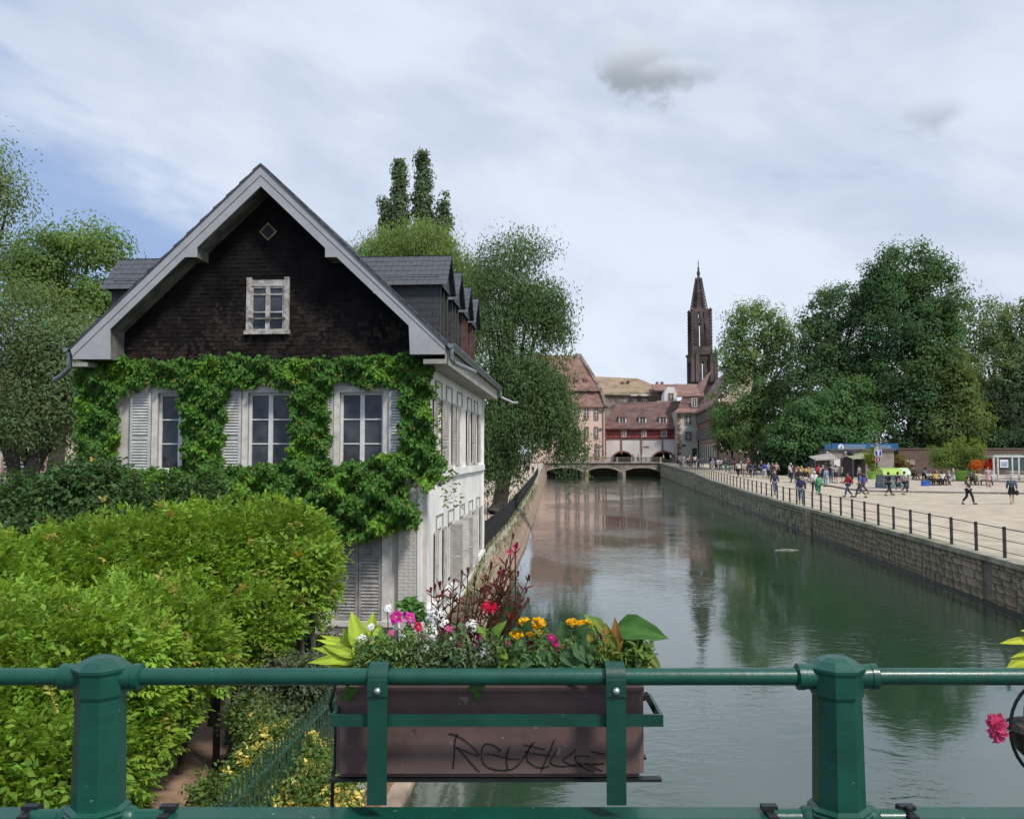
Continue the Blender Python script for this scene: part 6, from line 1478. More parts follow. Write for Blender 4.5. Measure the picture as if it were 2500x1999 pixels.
# red stemmed gaura-like plant
t = plant('tall red stemmed plant with dark red buds and narrow bronze leaves', 1130, 'plant', 'red_plant', .11); lb_p, lb_d, lb_n, lb_c = [], [], [], []
tips = [(1052, 1440), (1062, 1432), (1075, 1425), (1108, 1420), (1128, 1398), (1142, 1392), (1160, 1412), (1185, 1410), (1200, 1378), (1218, 1400), (1222, 1390), (1230, 1395), (1245, 1395), (1253, 1308), (1262, 1330), (1265, 1400), (1285, 1440), (1290, 1465), (1292, 1410), (1100, 1455), (1150, 1450), (1240, 1435), (1175, 1440), (1210, 1430), (1270, 1480)]
for i, (u, v) in enumerate(tips):
    b = Vector((P(1130 + (u - 1170) * .35, 1690, PYF + .1).x, PYF + .1 + random.uniform(-.04, .05), zs)); e = P(u, v, PYF + .09 + random.uniform(-.04, .06)); m1 = b.lerp(e, .45) + Vector((random.uniform(-.012, .012), 0, .01)); m2 = b.lerp(e, .75) + Vector((random.uniform(-.006, .006), 0, 0))
    q = MB(); q.tube([b, m1, m2, e], [.0024, .002, .0016, .0012], 5); so_ = wpart('stem', q, m_rstem, t, True)
    q = MB(); c = e - Vector((0, 0, 0)); q.lathe([(.0012, -.009), (.0026, -.003), (.0036, .002), (.0042, .006), (.0012, .009)], 6, tuple(c)); bud = q.build('bud', mat('dark_red_bud', (.12, .010, .014), .6, .2, 40), so_)
    for k in range(26):
        f = random.uniform(.12, .97); pp = b.lerp(m1, f / .5) if f < .5 else m1.lerp(e, (f - .5) / .5); a = random.uniform(0, 6.28); lb_p.append(pp); lb_d.append((math.cos(a) * .8, math.sin(a) * .8 - .2, random.uniform(.3, 1.1))); lb_c.append((.17, .035, .022) if random.random() < .55 else (.10, .11, .05))
n = len(lb_p); lb_p = np.array(lb_p); 
tag(leaves('narrow_leaves', lb_p, np.array(lb_d), unit(rng.normal(size=(n, 3)) + (0, -.7, .4)), .030 * rng.uniform(.6, 1.4, n), .0062, np.array(lb_c) * rng.uniform(.7, 1.3, (n, 1)), m_fl, t, six=True, droop=.1, loc=-Vector(t.location)), kind='stuff')
for u, v, lab in ((1258, 1334, 'pink flower at the top of the longest red stem'), (1246, 1347, 'half open pink flower beside the top one'), (1222, 1400, 'pink flower among the dark red buds')):
    bloom('pink_flower', lab, u, v, 10, 4, (.68, .10, .22), face=(random.uniform(-.5, .5), -.8, .2), dy=.09, stemm=m_rstem, center=(.4, .1, .1))
# round fresh green leaves in the middle
t = plant('fresh green round leaved plant beside the purple petunia', 1215, 'plant', 'round_leaf_plant', .06)
for a, b_, wd_ in (((1190, 1560), (1175, 1535), 26), ((1205, 1562), (1222, 1525), 30), ((1210, 1590), (1232, 1600), 30), ((1250, 1605), (1262, 1622), 24), ((1235, 1605), (1222, 1626), 30), ((1290, 1610), (1330, 1618), 26), ((1262, 1620), (1300, 1628), 24)):
    p0, p1 = fpt(*a, .04), fpt(*b_, .02); big_leaf(t, p0 - np.array(t.location), p1 - p0, (random.uniform(-.2, .2), -.7, .6), np.linalg.norm(p1 - p0) + .012, wd_ * kp, (.17, .30, .055), m_fl, .15)
stem(t, [Vector(t.location), P(1205, 1590, PYF + .05)], .003, m_stem)
# dark green pointed leaves
t = plant('dark green pointed leaves hanging over the rail under the yellow flowers', 1360, 'plant', 'pointed_leaf_plant', .05)
for a, b_, wd_, c in (((1305, 1590), (1338, 1618), 34, .09), ((1400, 1570), (1450, 1615), 52, .08), ((1370, 1590), (1400, 1620), 40, .08), ((1400, 1615), (1434, 1655), 30, .14), ((1400, 1618), (1380, 1625), 20, .13), ((1280, 1540), (1292, 1520), 24, .09), ((1280, 1570), (1262, 1580), 30, .06), ((1345, 1600), (1330, 1625), 34, .09), ((1380, 1560), (1372, 1530), 38, .09), ((1410, 1555), (1430, 1530), 34, .08), ((1300, 1600), (1275, 1625), 30, .10), ((1420, 1590), (1405, 1622), 30, .11)):
    p0, p1 = fpt(*a, .02), fpt(*b_, -.045 if b_[1] > 1630 else .0); big_leaf(t, p0 - np.array(t.location), p1 - p0, (random.uniform(-.3, .3), -.85, .5), np.linalg.norm(p1 - p0) + .01, wd_ * kp, (c * .75, c * 1.6, c * .65), m_fl, .12)
stem(t, [Vector(t.location), P(1385, 1600, PYF + .03)], .003, m_stem)
# broad leaves at the water end
t = plant('broad heart shaped leaves fanning out at the water end of the planter', 1510, 'plant', 'broad_leaf_plant', .09)
for a, b_, wd_, c, nr in (((1500, 1535), (1616, 1540), 72, (.055, .145, .030), (.1, -.75, .6)), ((1505, 1560), (1590, 1548), 34, (.26, .33, .04), (0, -.8, .3)), ((1515, 1555), (1580, 1605), 60, (.030, .10, .030), (-.2, -.9, .3)), ((1470, 1550), (1440, 1505), 44, (.14, .25, .05), (.1, -.7, .6)), ((1480, 1570), (1440, 1612), 56, (.10, .20, .045), (-.2, -.8, .5)), ((1500, 1590), (1550, 1630), 46, (.14, .24, .04), (.2, -.8, .5)), ((1560, 1580), (1612, 1622), 30, (.13, .17, .03), (.4, -.8, .2)), ((1550, 1595), (1600, 1626), 34, (.38, .40, .17), (.2, -.9, .3)), ((1480, 1555), (1462, 1520), 30, (.20, .25, .06), (.3, -.8, .3)), ((1470, 1580), (1500, 1628), 44, (.15, .22, .04), (0, -.9, .4)), ((1460, 1600), (1400, 1628), 40, (.09, .17, .05), (-.2, -.8, .6))):
    p0, p1 = fpt(*a, .08), fpt(*b_, .05 + random.uniform(-.03, .03)); big_leaf(t, p0 - np.array(t.location), p1 - p0, nr, np.linalg.norm(p1 - p0) + .01, wd_ * kp, c, m_fl, .15)
stem(t, [Vector(t.location), P(1500, 1570, PYF + .09)], .004, m_stem)
t = plant('bronze and orange coleus leaves among the broad green ones', 1490, 'plant', 'coleus_plant', .06)
for a, b_, wd_ in (((1500, 1590), (1480, 1535), 34), ((1505, 1580), (1502, 1520), 28), ((1495, 1600), (1515, 1560), 30), ((1450, 1560), (1432, 1548), 24), ((1490, 1610), (1470, 1585), 28)):
    p0, p1 = fpt(*a, .05), fpt(*b_, .03); big_leaf(t, p0 - np.array(t.location), p1 - p0, (random.uniform(-.4, .4), -.9, .2), np.linalg.norm(p1 - p0) + .008, wd_ * kp, random.choice(((.30, .22, .04), (.27, .14, .05), (.24, .24, .05))), m_fl, .12)
stem(t, [Vector(t.location), P(1495, 1600, PYF + .05)], .003, m_stem)
t = plant('sprig of small leaves hanging down over the brown planter face', 1165, 'plant', 'hanging_sprig', .0)
for a, b_, wd_ in (((1168, 1676), (1138, 1684), 20), ((1168, 1676), (1186, 1672), 18), ((1168, 1684), (1164, 1716), 18), ((850, 1690), (835, 1712), 22), ((852, 1688), (875, 1680), 20), ((852, 1690), (858, 1712), 20), ((852, 1686), (845, 1672), 18)):
    p0, p1 = fpt(*a, -.012), fpt(*b_, -.016); big_leaf(t, p0 - np.array(t.location), p1 - p0, (0, -1, .25), np.linalg.norm(p1 - p0), wd_ * kp, (.075, .16, .035), m_fl, .1)
stem(t, [P(1168, 1655, PYF + .01), P(1168, 1676, PYF - .012)], .002, m_stem); stem(t, [P(852, 1655, PYF + .01), P(852, 1690, PYF - .012)], .002, m_stem)
# ---- next planter past the right edge of the picture
rp = thing('wire_basket', 'black hoop of a wire flower basket at the far end of the railing', 'basket', (P(2560, 1780, RY + .05).x, RY + .05, P(2560, 1780, RY + .05).z))
c = Vector(rp.location); q = MB(); q.tube([c + Vector((.10 * math.cos(a) * 1.0, 0, .125 * math.sin(a))) for a in np.linspace(0, 2 * math.pi, 33)], .0045, 8, False); wpart('hoop', q, m_blk, rp, True)
q = MB(); q.tube([c + Vector((0, .10 * math.cos(a), .125 * math.sin(a))) for a in np.linspace(0, 2 * math.pi, 33)], .0045, 8, False); wpart('hoop', q, m_blk, rp, True)
q = MB(); q.tube([c + Vector((.10 * math.cos(a), .10 * math.sin(a), 0)) for a in np.linspace(0, 2 * math.pi, 33)], .004, 8, False); q.tube([c + Vector((0, 0, .125)), c + Vector((0, 0, .15)), Vector((c.x, RY, zt))], .004, 6); wpart('ring', q, m_blk, rp, True)
q = MB(); q.lathe([(.03, -.10), (.075, -.06), (.09, .0), (.08, .01)], 14, tuple(c)); wpart('liner', q, mat('moss_liner', (.06, .05, .03), .95, .3, 20, .5, 60), rp, True)
g = thing('geranium_flower', 'pink geranium head reaching out through the wire hoop', 'flower', tuple(P(2434, 1778, RY + .04))); n = 130; d = rsphere(n); p = d * (.015, .013, .030) * rng.uniform(.2, 1, (n, 1))
tag(leaves('petals', p, unit(d + rng.normal(size=(n, 3)) * .4), unit(d + (0, -.6, .2)), .018, .014, tint((.68, .10, .26), n, .2, .1), m_fl, g, six=True, fold=.1), kind='stuff')
MB().tube([Vector((0.004, 0, 0)), P(2470, 1785, RY + .045) - Vector(g.location), c - Vector(g.location)], .0022, 6).build('stem', m_stem, g)
t = thing('lime_vine', 'lime green leaves hanging over the rail from the wire basket', 'plant', tuple(c + Vector((0, 0, .02))))
for a, b_, wd_ in (((2540, 1570), (2456, 1556), 26), ((2545, 1600), (2462, 1622), 44), ((2560, 1585), (2478, 1592), 20), ((2560, 1560), (2510, 1530), 40)):
    p0, p1 = fpt(*a, .0), fpt(*b_, -.02); big_leaf(t, p0 - np.array(t.location), p1 - p0, (.1, -.7, .7), np.linalg.norm(p1 - p0), wd_ * kp, (.45, .50, .05), m_fl, .15)
stem(t, [c + Vector((0, 0, .0)), P(2545, 1590, RY + .05)], .003, m_stem)

# ================================================================== props on the square
KY = 93.0
kz = zf(KY) + .12
ks = thing('rental_kiosk', 'grey boat rental kiosk with a blue sign board on its roof', 'kiosk', (P(2100, 1160, KY).x, KY, kz))
m_kgrey = mat('kiosk_grey', (0.30, 0.265, 0.235), 0.85, 0.12, 1); m_kdark = mat('kiosk_shutter', (0.055, 0.055, 0.065), 0.6, 0.2, 2); m_blue = mat('sign_blue', (0.020, 0.105, 0.23), 0.45, 0.08, 1)
q = MB(); a, b = P(2028, 1150, KY), P(2182, 1099, KY); q.box(a.x, b.x, KY, KY + 4, kz - .3, b.z); wpart('wall', q, m_kgrey, ks)
q = MB(); q.box(a.x - .15, b.x + .15, KY - .25, KY + 4.2, b.z + .004, b.z + .14); wpart('roof', q, mat('kiosk_roof', (.14, .12, .115), .8, .2, 1), ks)
q = px_box(MB(), 2030, 2192, 1082, 1098.4, KY - .1, -.1, 0); sg = wpart('sign_board', q, m_blue, ks)
q = MB(); p0, p1 = P(2013, 1084, KY - .1), P(2030, 1098, KY - .1); q.box(p0.x, p1.x - .01, KY - .16, KY - .12, p0.z - .65, p0.z); wpart('side_board', q, m_blue, ks)
def text_mesh(name, body, u0, u1, v0, v1, Y, m, parent):
    cu_ = bpy.data.curves.new(name, 'FONT'); cu_.body = body; cu_.size = 1; o = bpy.data.objects.new(name, cu_); COL.objects.link(o)
    bpy.context.view_layer.update(); dg = bpy.context.evaluated_depsgraph_get(); me = bpy.data.meshes.new_from_object(o.evaluated_get(dg)); bpy.data.objects.remove(o)
    co = np.empty(len(me.vertices) * 3, dtype=np.float32); me.vertices.foreach_get('co', co); co = co.reshape(-1, 3); lo, hi = co.min(0), co.max(0)
    a, b = P(u0, v1, Y), P(u1, v0, Y); s = np.empty_like(co); s[:, 0] = a.x + (co[:, 0] - lo[0]) / (hi[0] - lo[0]) * (b.x - a.x); s[:, 2] = a.z + (co[:, 1] - lo[1]) / (hi[1] - lo[1]) * (b.z - a.z); s[:, 1] = Y
    base = np.array(parent.matrix_world.translation) if parent else np.zeros(3)
    s -= base; me.vertices.foreach_set('co', s.ravel()); me.update(); me.materials.clear(); me.materials.append(m); me.name = name
    return link(name, me, parent)
bpy.context.view_layer.update()
m_sw = mat('sign_white', (0.75, 0.77, 0.78), 0.5, 0.03, 3)
yy_ = KY - .215
text_mesh('lettering', 'LOCATION DE BATEAUX', 2062, 2114, 1086.4, 1090.2, yy_, m_sw, ks)
q = MB(); lr_ = random.Random(3)          # smaller lines of print, too far away to read
for u0, u1, v0, v1 in ((2062, 2112, 1092.6, 1094.4), (2125, 2176, 1087.2, 1088.8), (2147, 2176, 1091.4, 1093.4)):
    u = u0
    while u < u1: e = min(u1, u + lr_.uniform(1.2, 5)); px_box(q, u, e, v0 + lr_.uniform(0, .4), v1, yy_, -.004, .004); u = e + lr_.uniform(.5, 1.1)
tag(wpart('fine_print', q, mat('sign_pale_print', (.45, .53, .60), .5, .05, 3), ks), kind='stuff')
c = P(2053, 1091.4, KY - .21); q = MB(lambda x, y, z: (c.x + x, c.y - z, c.z + y)); q.lathe([(.33, 0), (.33, .02)], 24); wpart('logo_disc', q, m_sw, ks)
q = MB(lambda x, y, z: (c.x + x, c.y - .021 - z, c.z + y)); q.prism([(-.2, -.08), (.2, -.08), (.14, -.16), (-.14, -.16)], 0, .01, 'z'); q.prism([(-.02, -.06), (.02, -.06), (.02, .2), (-.02, .2)], 0, .01, 'z'); q.prism([(.04, -.04), (.18, -.04), (.04, .18)], 0, .01, 'z'); wpart('logo_boat', q, m_blue, ks)
wpart('shutter', px_box(MB(), 2054, 2079, 1117, 1166, KY, -.06, -.002), m_kdark, ks); wpart('hatch', px_box(MB(), 2086, 2112, 1116, 1166, KY, -.05, -.002), m_dark, ks); wpart('poster', px_box(MB(), 2036, 2050, 1121, 1138, KY, -.06, -.002), m_sw, ks)
m_awn = mat('awning_grey', (0.36, 0.33, 0.30), 0.8, 0.12, 2); m_awn2 = mat('awning_olive', (0.30, 0.30, 0.19), 0.8, 0.12, 2)
for u0, u1, v0, v1, m_ in ((1989, 2028, 1112, 1122, m_awn), (2080, 2116, 1110, 1119, m_awn2)):
    p0, p1 = P(u0, v1, KY - 2), P(u1, v0, KY - .05); q = MB(); q.add([(p0.x, KY - 2, p0.z), (p1.x, KY - 2, p0.z + .1), (p1.x, KY - .05, p1.z + .3), (p0.x, KY - .05, p1.z - .1), (p0.x, KY - 2, p0.z - .1), (p1.x, KY - 2, p0.z)], [(0, 1, 2, 3), (0, 4, 5, 1)]); wpart('awning', q, m_, ks)
q = px_box(MB(), 1995, 2026, 1122, 1160, KY, .3, 2.5); wpart('side_shed', q, m_kdark, ks)
for u in (1991, 2026, 2083): q = MB(); p = P(u, 1150, KY - 1.9); q.box(p.x - .05, p.x + .05, KY - 1.95, KY - 1.85, kz - .2, P(u, 1119, KY - 1.9).z); wpart('awning_pole', q, m_kdark, ks)
for u, v in ((2078, 1107),): c = P(u, v, KY - .3); q = MB(); q.lathe([(.05, -.25), (.28, -.15), (.3, .1), (.1, .25)], 10, tuple(c)); q.box(c.x - .04, c.x + .04, c.y, KY, c.z - .04, c.z + .04); wpart('wall_lamp', q, m_iron, ks)
for u in (2020, 2064): c = P(u, 1104, KY - .15); q = MB(); q.lathe([(.02, -.1), (.12, -.05), (.12, .05), (.02, .1)], 8, tuple(c)); q.box(c.x - .03, c.x + .03, c.y, KY - .0, c.z - .03, c.z + .03); wpart('spot_lamp', q, m_sw, ks)
# lamp post with two traffic signs
b = GT(2142, 1193); lp = thing('lamp_post', 'old lantern post carrying a blue square sign and a round red sign', 'lamp post', b)
H = P(2142, 1078, b.y).z - b.z; q = MB(); q.lathe([(.16, 0), (.16, .5), (.11, .6), (.10, H * .35), (.07, H * .36), (.06, H - .85), (.10, H - .8)], 10); q.build('pole', mat('lamp_brown', (.055, .045, .04), .6, .2, 5), lp, True)
q = MB(); q.lathe([(.12, H - .80), (.22, H - .32), (.24, H - .30), (.15, H - .12), (.06, H - .08), (.05, H), (.01, H + .08)], 6); q.build('lantern', mat('lantern_frame', (.08, .085, .08), .5, .2, 4), lp)
q = MB(); q.lathe([(.135, H - .74), (.205, H - .38)], 6, (0, -.02, 0)); q.build('lantern_glass', mat('lantern_glass', (.42, .45, .44), .2, .1, 3), lp)
def px_local(q, u0, u1, v0, v1, Y, d0, d1): px_box(q, u0, u1, v0, v1, Y, d0, d1); return q
q = px_box(MB(), 2135, 2152, 1097, 1113, b.y - .1, -.06, 0); sg = wpart('square_sign', q, m_sw, lp)
q = px_box(MB(), 2136.2, 2150.8, 1098.2, 1111.8, b.y - .1, -.075, -.062); q.build('blue_field', mat('traffic_blue', (.015, .035, .25), .4, .05, 3), sg)
q = px_box(MB(), 2142, 2145, 1101.5, 1111, b.y - .1, -.09, -.077); px_box(q, 2139.5, 2147.5, 1100, 1102.5, b.y - .1, -.09, -.077); q.build('white_mark', m_sw, sg)
c = P(2143, 1121.5, b.y - .12); T = lambda x, y, z: (c.x + x, c.y - z, c.z + y); k = b.y / FPX
q = MB(T); q.lathe([(7.2 * k, 0), (7.2 * k, .03)], 20); rs = wpart('round_sign', q, mat('traffic_pale', (.62, .55, .58), .5, .05, 3), lp)
q = MB(T); q.lathe([(6.4 * k, .032), (6.4 * k, .04)], 20); q.build('red_field', mat('traffic_crimson', (.22, .02, .075), .5, .1, 3), rs)
q = MB(T); q.prism([(-1.2 * k, -3.4 * k), (.2 * k, -3.8 * k), (1.8 * k, 3.2 * k), (.4 * k, 3.6 * k)], .042, .05, 'z'); q.build('slash', m_sw, rs)
# lime pots
def pot(label, u, vt, vb, wd_, Ytop=None, name='plant_pot'):
    b = GT(u, vb); k = b.y / FPX; h = (vb - vt) * k; r = wd_ / 2 * k; t = thing(name, label, 'pot', b, group='lime green plant tubs')
    q = MB(); q.lathe([(r * .78, 0), (r * .95, h * .82), (r * 1.08, h * .83), (r * 1.1, h), (r * .95, h), (r * .9, h * .9)], 20); q.build('tub', mat('lime_plastic', (.20, .42, .05), .45, .08, 2), t, True); q = MB(); q.lathe([(r * .93, h * .91), (.01, h * .92)], 20); q.build('soil', MATS['potting_soil'], t); return b, k, h
b, k, h = pot('lime green tub beside the lantern post', 2129.5, 1150, 1172, 24)
tree('potted_shrub', 'tall yellowish shrub growing in the tub beside the lantern post', [lobe_px(*a, b.y) for a in ((2128, 1108, 17, 11), (2126, 1122, 14, 15), (2130, 1140, 12, 12), (2120, 1118, 8, 10), (2138, 1094, 12, 7))], (b.x, b.y, b.z + h * .9), (.19, .26, .035), 60, 34, .22, .17, .1, .06, None, 4, cat='shrub')
b, k, h = pot('wide lime green tub behind the man in dark green', 2357, 1148, 1176, 50)
tree('potted_shrub', 'big rounded light green shrub spreading over the wide tub', [lobe_px(*a, b.y + .6) for a in ((2300, 1105, 32, 20), (2350, 1090, 46, 24), (2380, 1115, 30, 24), (2320, 1125, 36, 18), (2360, 1125, 40, 22), (2290, 1130, 18, 16))], (b.x, b.y, b.z + h * .9), (.155, .23, .055), 200, 34, .36, .2, .12, .09, None, 6, cat='shrub')
b = GT(2180, 1170); tree('rust_shrub', 'rusty orange green shrub beside the kiosk', [lobe_px(*a, 95) for a in ((2180, 1125, 26, 18), (2200, 1135, 18, 16), (2165, 1140, 20, 18))], (b.x, 95, kz), (.17, .135, .05), 110, 30, .3, .2, .12, .07, None, 4, cat='shrub')
# ticket stall with lime barrel roof
b = GT(2190, 1196); k = b.y / FPX; ts = thing('ticket_stall', 'small stall with a rounded lime green roof behind three walkers', 'stall', b)
w2 = 30 * k; h = 36 * k
q = MB(); q.box(-w2, w2, 0, 1.5, .12, h); q.build('body', mat('stall_panel', (.16, .22, .22), .6, .2, 2), ts)
q = MB(); n = 10; pr = [(-(w2 + .12) + 0, h)]; prof = [(math.cos(math.pi * i / n) * .85 + .75, h + math.sin(math.pi * i / n) * 17 * k) for i in range(n + 1)]
q.prism(prof, -(w2 + .12), w2 * .45, 'x'); q.build('barrel_roof', mat('lime_canvas', (.34, .50, .09), .55, .08, 2), ts, True)
q = MB(); q.prism([(a_, z_ + .02) for a_, z_ in prof], w2 * .45 + .01, w2 + .12, 'x'); q.build('barrel_roof', mat('pale_canvas', (.50, .62, .42), .55, .08, 2), ts, True)
q = MB(); q.box(-w2 * .95, w2 * .95, -.06, -.004, .9, 1.0); q.box(-w2 * .95, -w2 * .88, -.06, -.004, .1, .9); q.box(w2 * .88, w2 * .95, -.06, -.004, .1, .9); q.build('counter', mat('stall_dark', (.05, .09, .09), .6, .2, 2), ts)
b = GT(2150, 1187); wbx = thing('notice_box', 'small pale upright box next to the lantern post foot', 'box', b); k = b.y / FPX
q = MB(); q.box(-5 * k, 5 * k, 0, .3, .12, 22 * k); q.build('body', mat('pale_metal', (.5, .47, .43), .6, .1, 3), wbx); q = MB(); q.box(-5.5 * k, 5.5 * k, -.03, .33, 22 * k + .002, 24 * k); q.box(-3 * k, -2 * k, .05, .2, 0, .12); q.box(2 * k, 3 * k, .05, .2, 0, .12); q.build('lid', m_kgrey, wbx)
# white metal shelter with notice and shelves
b = GT(2470, 1185); k = b.y / FPX; SY = b.y + 5; sh_ = thing('metal_shelter', 'white metal framed glass shelter with a notice board at the edge of the square', 'shelter', (b.x, SY, zf(SY) + .12)); m_wm = mat('white_metal', (.55, .58, .56), .5, .1, 3)
for u in (2427, 2437, 2472, 2488, 2530, 2570): wpart('post', px_box(MB(), u - 1, u + 1, 1116, 1172, SY, 0, .12), m_wm, sh_)
wpart('beam', px_box(MB(), 2425, 2580, 1112, 1116, SY, -.05, 1.6), m_wm, sh_)
for i in range(22): u = 2427 + i * 3.2; wpart('spike', px_box(MB(), u, u + .9, 1109, 1111.8, SY, .05, .1), m_wm, sh_)
for u0, u1 in ((2438, 2471), (2473, 2487), (2489, 2529)): wpart('pane', px_box(MB(), u0, u1, 1117, 1148, SY, .05, .07), mat('shelter_glass', (.06, .085, .085), .08, .2, 1), sh_)
nb_ = wpart('notice_board', px_box(MB(), 2441, 2460, 1122, 1141, SY, -.08, .0), m_sw, sh_); px_box(MB(), 2443, 2458, 1126.5, 1138, SY, -.1, -.082).build('notice_sheet', mat('notice_blue', (.36, .38, .52), .6, .2, 2), nb_)
for i in range(4): wpart('shelf', px_box(MB(), 2446, 2466, 1150 + i * 5, 1151.4 + i * 5, SY, -1.4, -.5), m_wm, sh_)
wpart('counter', px_box(MB(), 2485, 2575, 1150, 1153, SY, -1.6, -.4), m_wm, sh_); wpart('counter_front', px_box(MB(), 2487, 2575, 1153, 1175, SY, -1.5, -1.4), m_kdark, sh_)
# picnic tables
m_tbl = mat('table_wood', (.14, .095, .07), .8, .2, 3)
def picnic(label, u, v, rz):
    b = GT(u, v); b.z += .125; t = thing('picnic_table', label, 'table', b, rz, 'picnic tables on the pavement')
    for i in range(4): MB().box(-.95, .95, -.36 + i * .18, -.36 + i * .18 + .165, .72, .76).build('top_board', m_tbl, t)
    for s in (-1, 1): MB().box(-.95, .95, s * .72 - .13, s * .72 + .13, .43, .47).build('bench', m_tbl, t)
    for x in (-.7, .7):
        for s in (-1, 1): q = MB(); q.add([(x - .04, s * .12, .72), (x + .04, s * .12, .72), (x + .04, s * .24, .72), (x - .04, s * .24, .72), (x - .04, s * .62, 0), (x + .04, s * .62, 0), (x + .04, s * .74, 0), (x - .04, s * .74, 0)], [(0, 1, 2, 3), (4, 5, 6, 7), (0, 1, 5, 4), (1, 2, 6, 5), (2, 3, 7, 6), (3, 0, 4, 7)]); q.build('leg', m_tbl, t)
        MB().box(x - .035, x + .035, -.82, .82, .36, .42).build('brace', m_tbl, t)
    return t, b
t1, tb1 = picnic('picnic table crowded with sitters next to the blue cool box', 2292, 1187, .05); t2, tb2 = picnic('picnic table beside the woman in the pink dress', 2396, 1187, -.1); t3, tb3 = picnic('picnic table in front of the brown wall with one sitter', 2252, 1174, .1)
b = GT(2259, 1189); b.z += .125; cb = thing('cool_box', 'bright blue cool box on the pavement by the picnic table', 'cool box', b); q = MB(); rbox(q, -.3, .3, -.2, .2, 0, .38, .05); q.build('body', mat('cool_blue', (.015, .12, .52), .4, .08, 3), cb); q = MB(); rbox(q, -.31, .31, -.21, .21, .384, .45, .05); q.build('lid', mat('cool_lid', (.04, .18, .60), .4, .08, 3), cb); MB().tube([(-.27, -.22, .3), (-.27, -.26, .46), (.27, -.26, .46), (.27, -.22, .3)], .015, 6).build('handle', mat('cool_lid', (.04, .18, .6)), cb)
# orange flower clumps behind the second table
for u, v, r_, c_, lab in ((2388, 1132, 14, (.55, .16, .04), 'orange and yellow flower clump behind the second picnic table'), (2417, 1130, 10, (.55, .045, .03), 'red flower clump beside the shelter post')):
    b = GT(u, 1178); lo_ = [lobe_px(u, v, r_, 9, b.y), lobe_px(u - 6, v + 6, r_ * .8, 8, b.y)]; tree('flower_clump', lab, lo_, (b.x, b.y, b.z + .12), c_, 40, 24, .2, .14, .11, .05, None, 3, cat='flowers', warm=.3)
# driftwood plank in the water, iron plate on left quay
pk_ = G(1920, 1343, .0); dw = thing('floating_branch', 'pale stick floating on the water under the far quay', 'stick', pk_); q = MB(); q.tube([(-.55, 0, .0), (-.1, .05, .02), (.3, .02, .015), (.6, .1, .0)], [.015, .03, .028, .01], 6); q.build('stick', mat('drift_wood', (.42, .38, .30), .8, .2, 6), dw); MB().tube([(-.2, .04, .02), (.1, .3, .03)], [.018, .008], 5).build('twig', MATS['drift_wood'], dw)

# ================================================================== people
def skin(name, V, E, rad, sub=1):
    me = bpy.data.meshes.new(name); me.from_pydata(V, E, []); o = bpy.data.objects.new(name, me); COL.objects.link(o)
    o.modifiers.new('s', 'SKIN'); sv = me.skin_vertices[0].data
    for i, r in enumerate(rad): sv[i].radius = r if isinstance(r, tuple) else (r, r); sv[i].use_root = (i == 0)
    if sub: o.modifiers.new('d', 'SUBSURF').levels = sub
    bpy.context.view_layer.update(); out = bpy.data.meshes.new_from_object(o.evaluated_get(bpy.context.evaluated_depsgraph_get())); bpy.data.objects.remove(o)
    out.polygons.foreach_set('use_smooth', np.ones(len(out.polygons), dtype=bool)); out.name = name; return out
def pose(kind):
    J = {'pel': (0, 0, .95), 'spi': (0, .01, 1.12), 'che': (0, 0, 1.32), 'nek': (0, -.005, 1.47), 'hed': (0, .015, 1.56), 'top': (0, .01, 1.67)}
    for s, n in ((-1, 'l'), (1, 'r')):
        J['hip' + n] = (s * .09, 0, .90); J['kne' + n] = (s * .10, .02, .49); J['ank' + n] = (s * .10, -.01, .09); J['toe' + n] = (s * .115, .15, .035)
        J['sho' + n] = (s * .19, -.01, 1.40); J['elb' + n] = (s * .25, -.03, 1.13); J['wri' + n] = (s * .26, .04, .90); J['han' + n] = (s * .255, .06, .80); J['thu' + n] = (s * .235, .09, .85)
    def leg(n, k, a, t): J['kne' + n], J['ank' + n], J['toe' + n] = k, a, t
    def arm(n, e, w_, h): J['elb' + n], J['wri' + n], J['han' + n] = e, w_, h; J['thu' + n] = (h[0] * .93, h[1] + .02, h[2] + .06)
    if kind in ('walk', 'walk2'):
        a, b = ('l', 'r') if kind == 'walk' else ('r', 'l'); sa, sb = (-1, 1) if kind == 'walk' else (1, -1)
        leg(a, (sa * .09, .20, .52), (sa * .09, .30, .10), (sa * .10, .46, .07)); leg(b, (sb * .09, -.04, .50), (sb * .09, -.36, .20), (sb * .10, -.27, .05))
        arm(a, (sa * .24, -.14, 1.16), (sa * .25, -.20, .93), (sa * .25, -.22, .84)); arm(b, (sb * .24, .06, 1.14), (sb * .24, .22, .96), (sb * .23, .29, .90))
    if kind == 'phone':
        for s, n in ((-1, 'l'), (1, 'r')): arm(n, (s * .24, .08, 1.16), (s * .10, .28, 1.28), (s * .05, .32, 1.36))
    if kind == 'sit':
        dz = -.46
        for k_ in list(J): x, y, z = J[k_]; J[k_] = (x, y, z + dz)
        J['che'] = (0, .06, .86); J['nek'] = (0, .09, 1.0); J['hed'] = (0, .13, 1.09); J['top'] = (0, .14, 1.20); J['shol'] = (-.19, .06, .93); J['shor'] = (.19, .06, .93)
        for s, n in ((-1, 'l'), (1, 'r')):
            J['hip' + n] = (s * .09, 0, .47); leg(n, (s * .12, .42, .49), (s * .12, .40, .09), (s * .13, .55, .035)); arm(n, (s * .26, .16, .74), (s * .15, .40, .78), (s * .10, .48, .79))
    return J
SK = ['pel', 'spi', 'che', 'nek', 'hed', 'top'] + [a + n for n in 'lr' for a in ('hip', 'kne', 'ank', 'toe', 'sho', 'elb', 'wri', 'han', 'thu')]
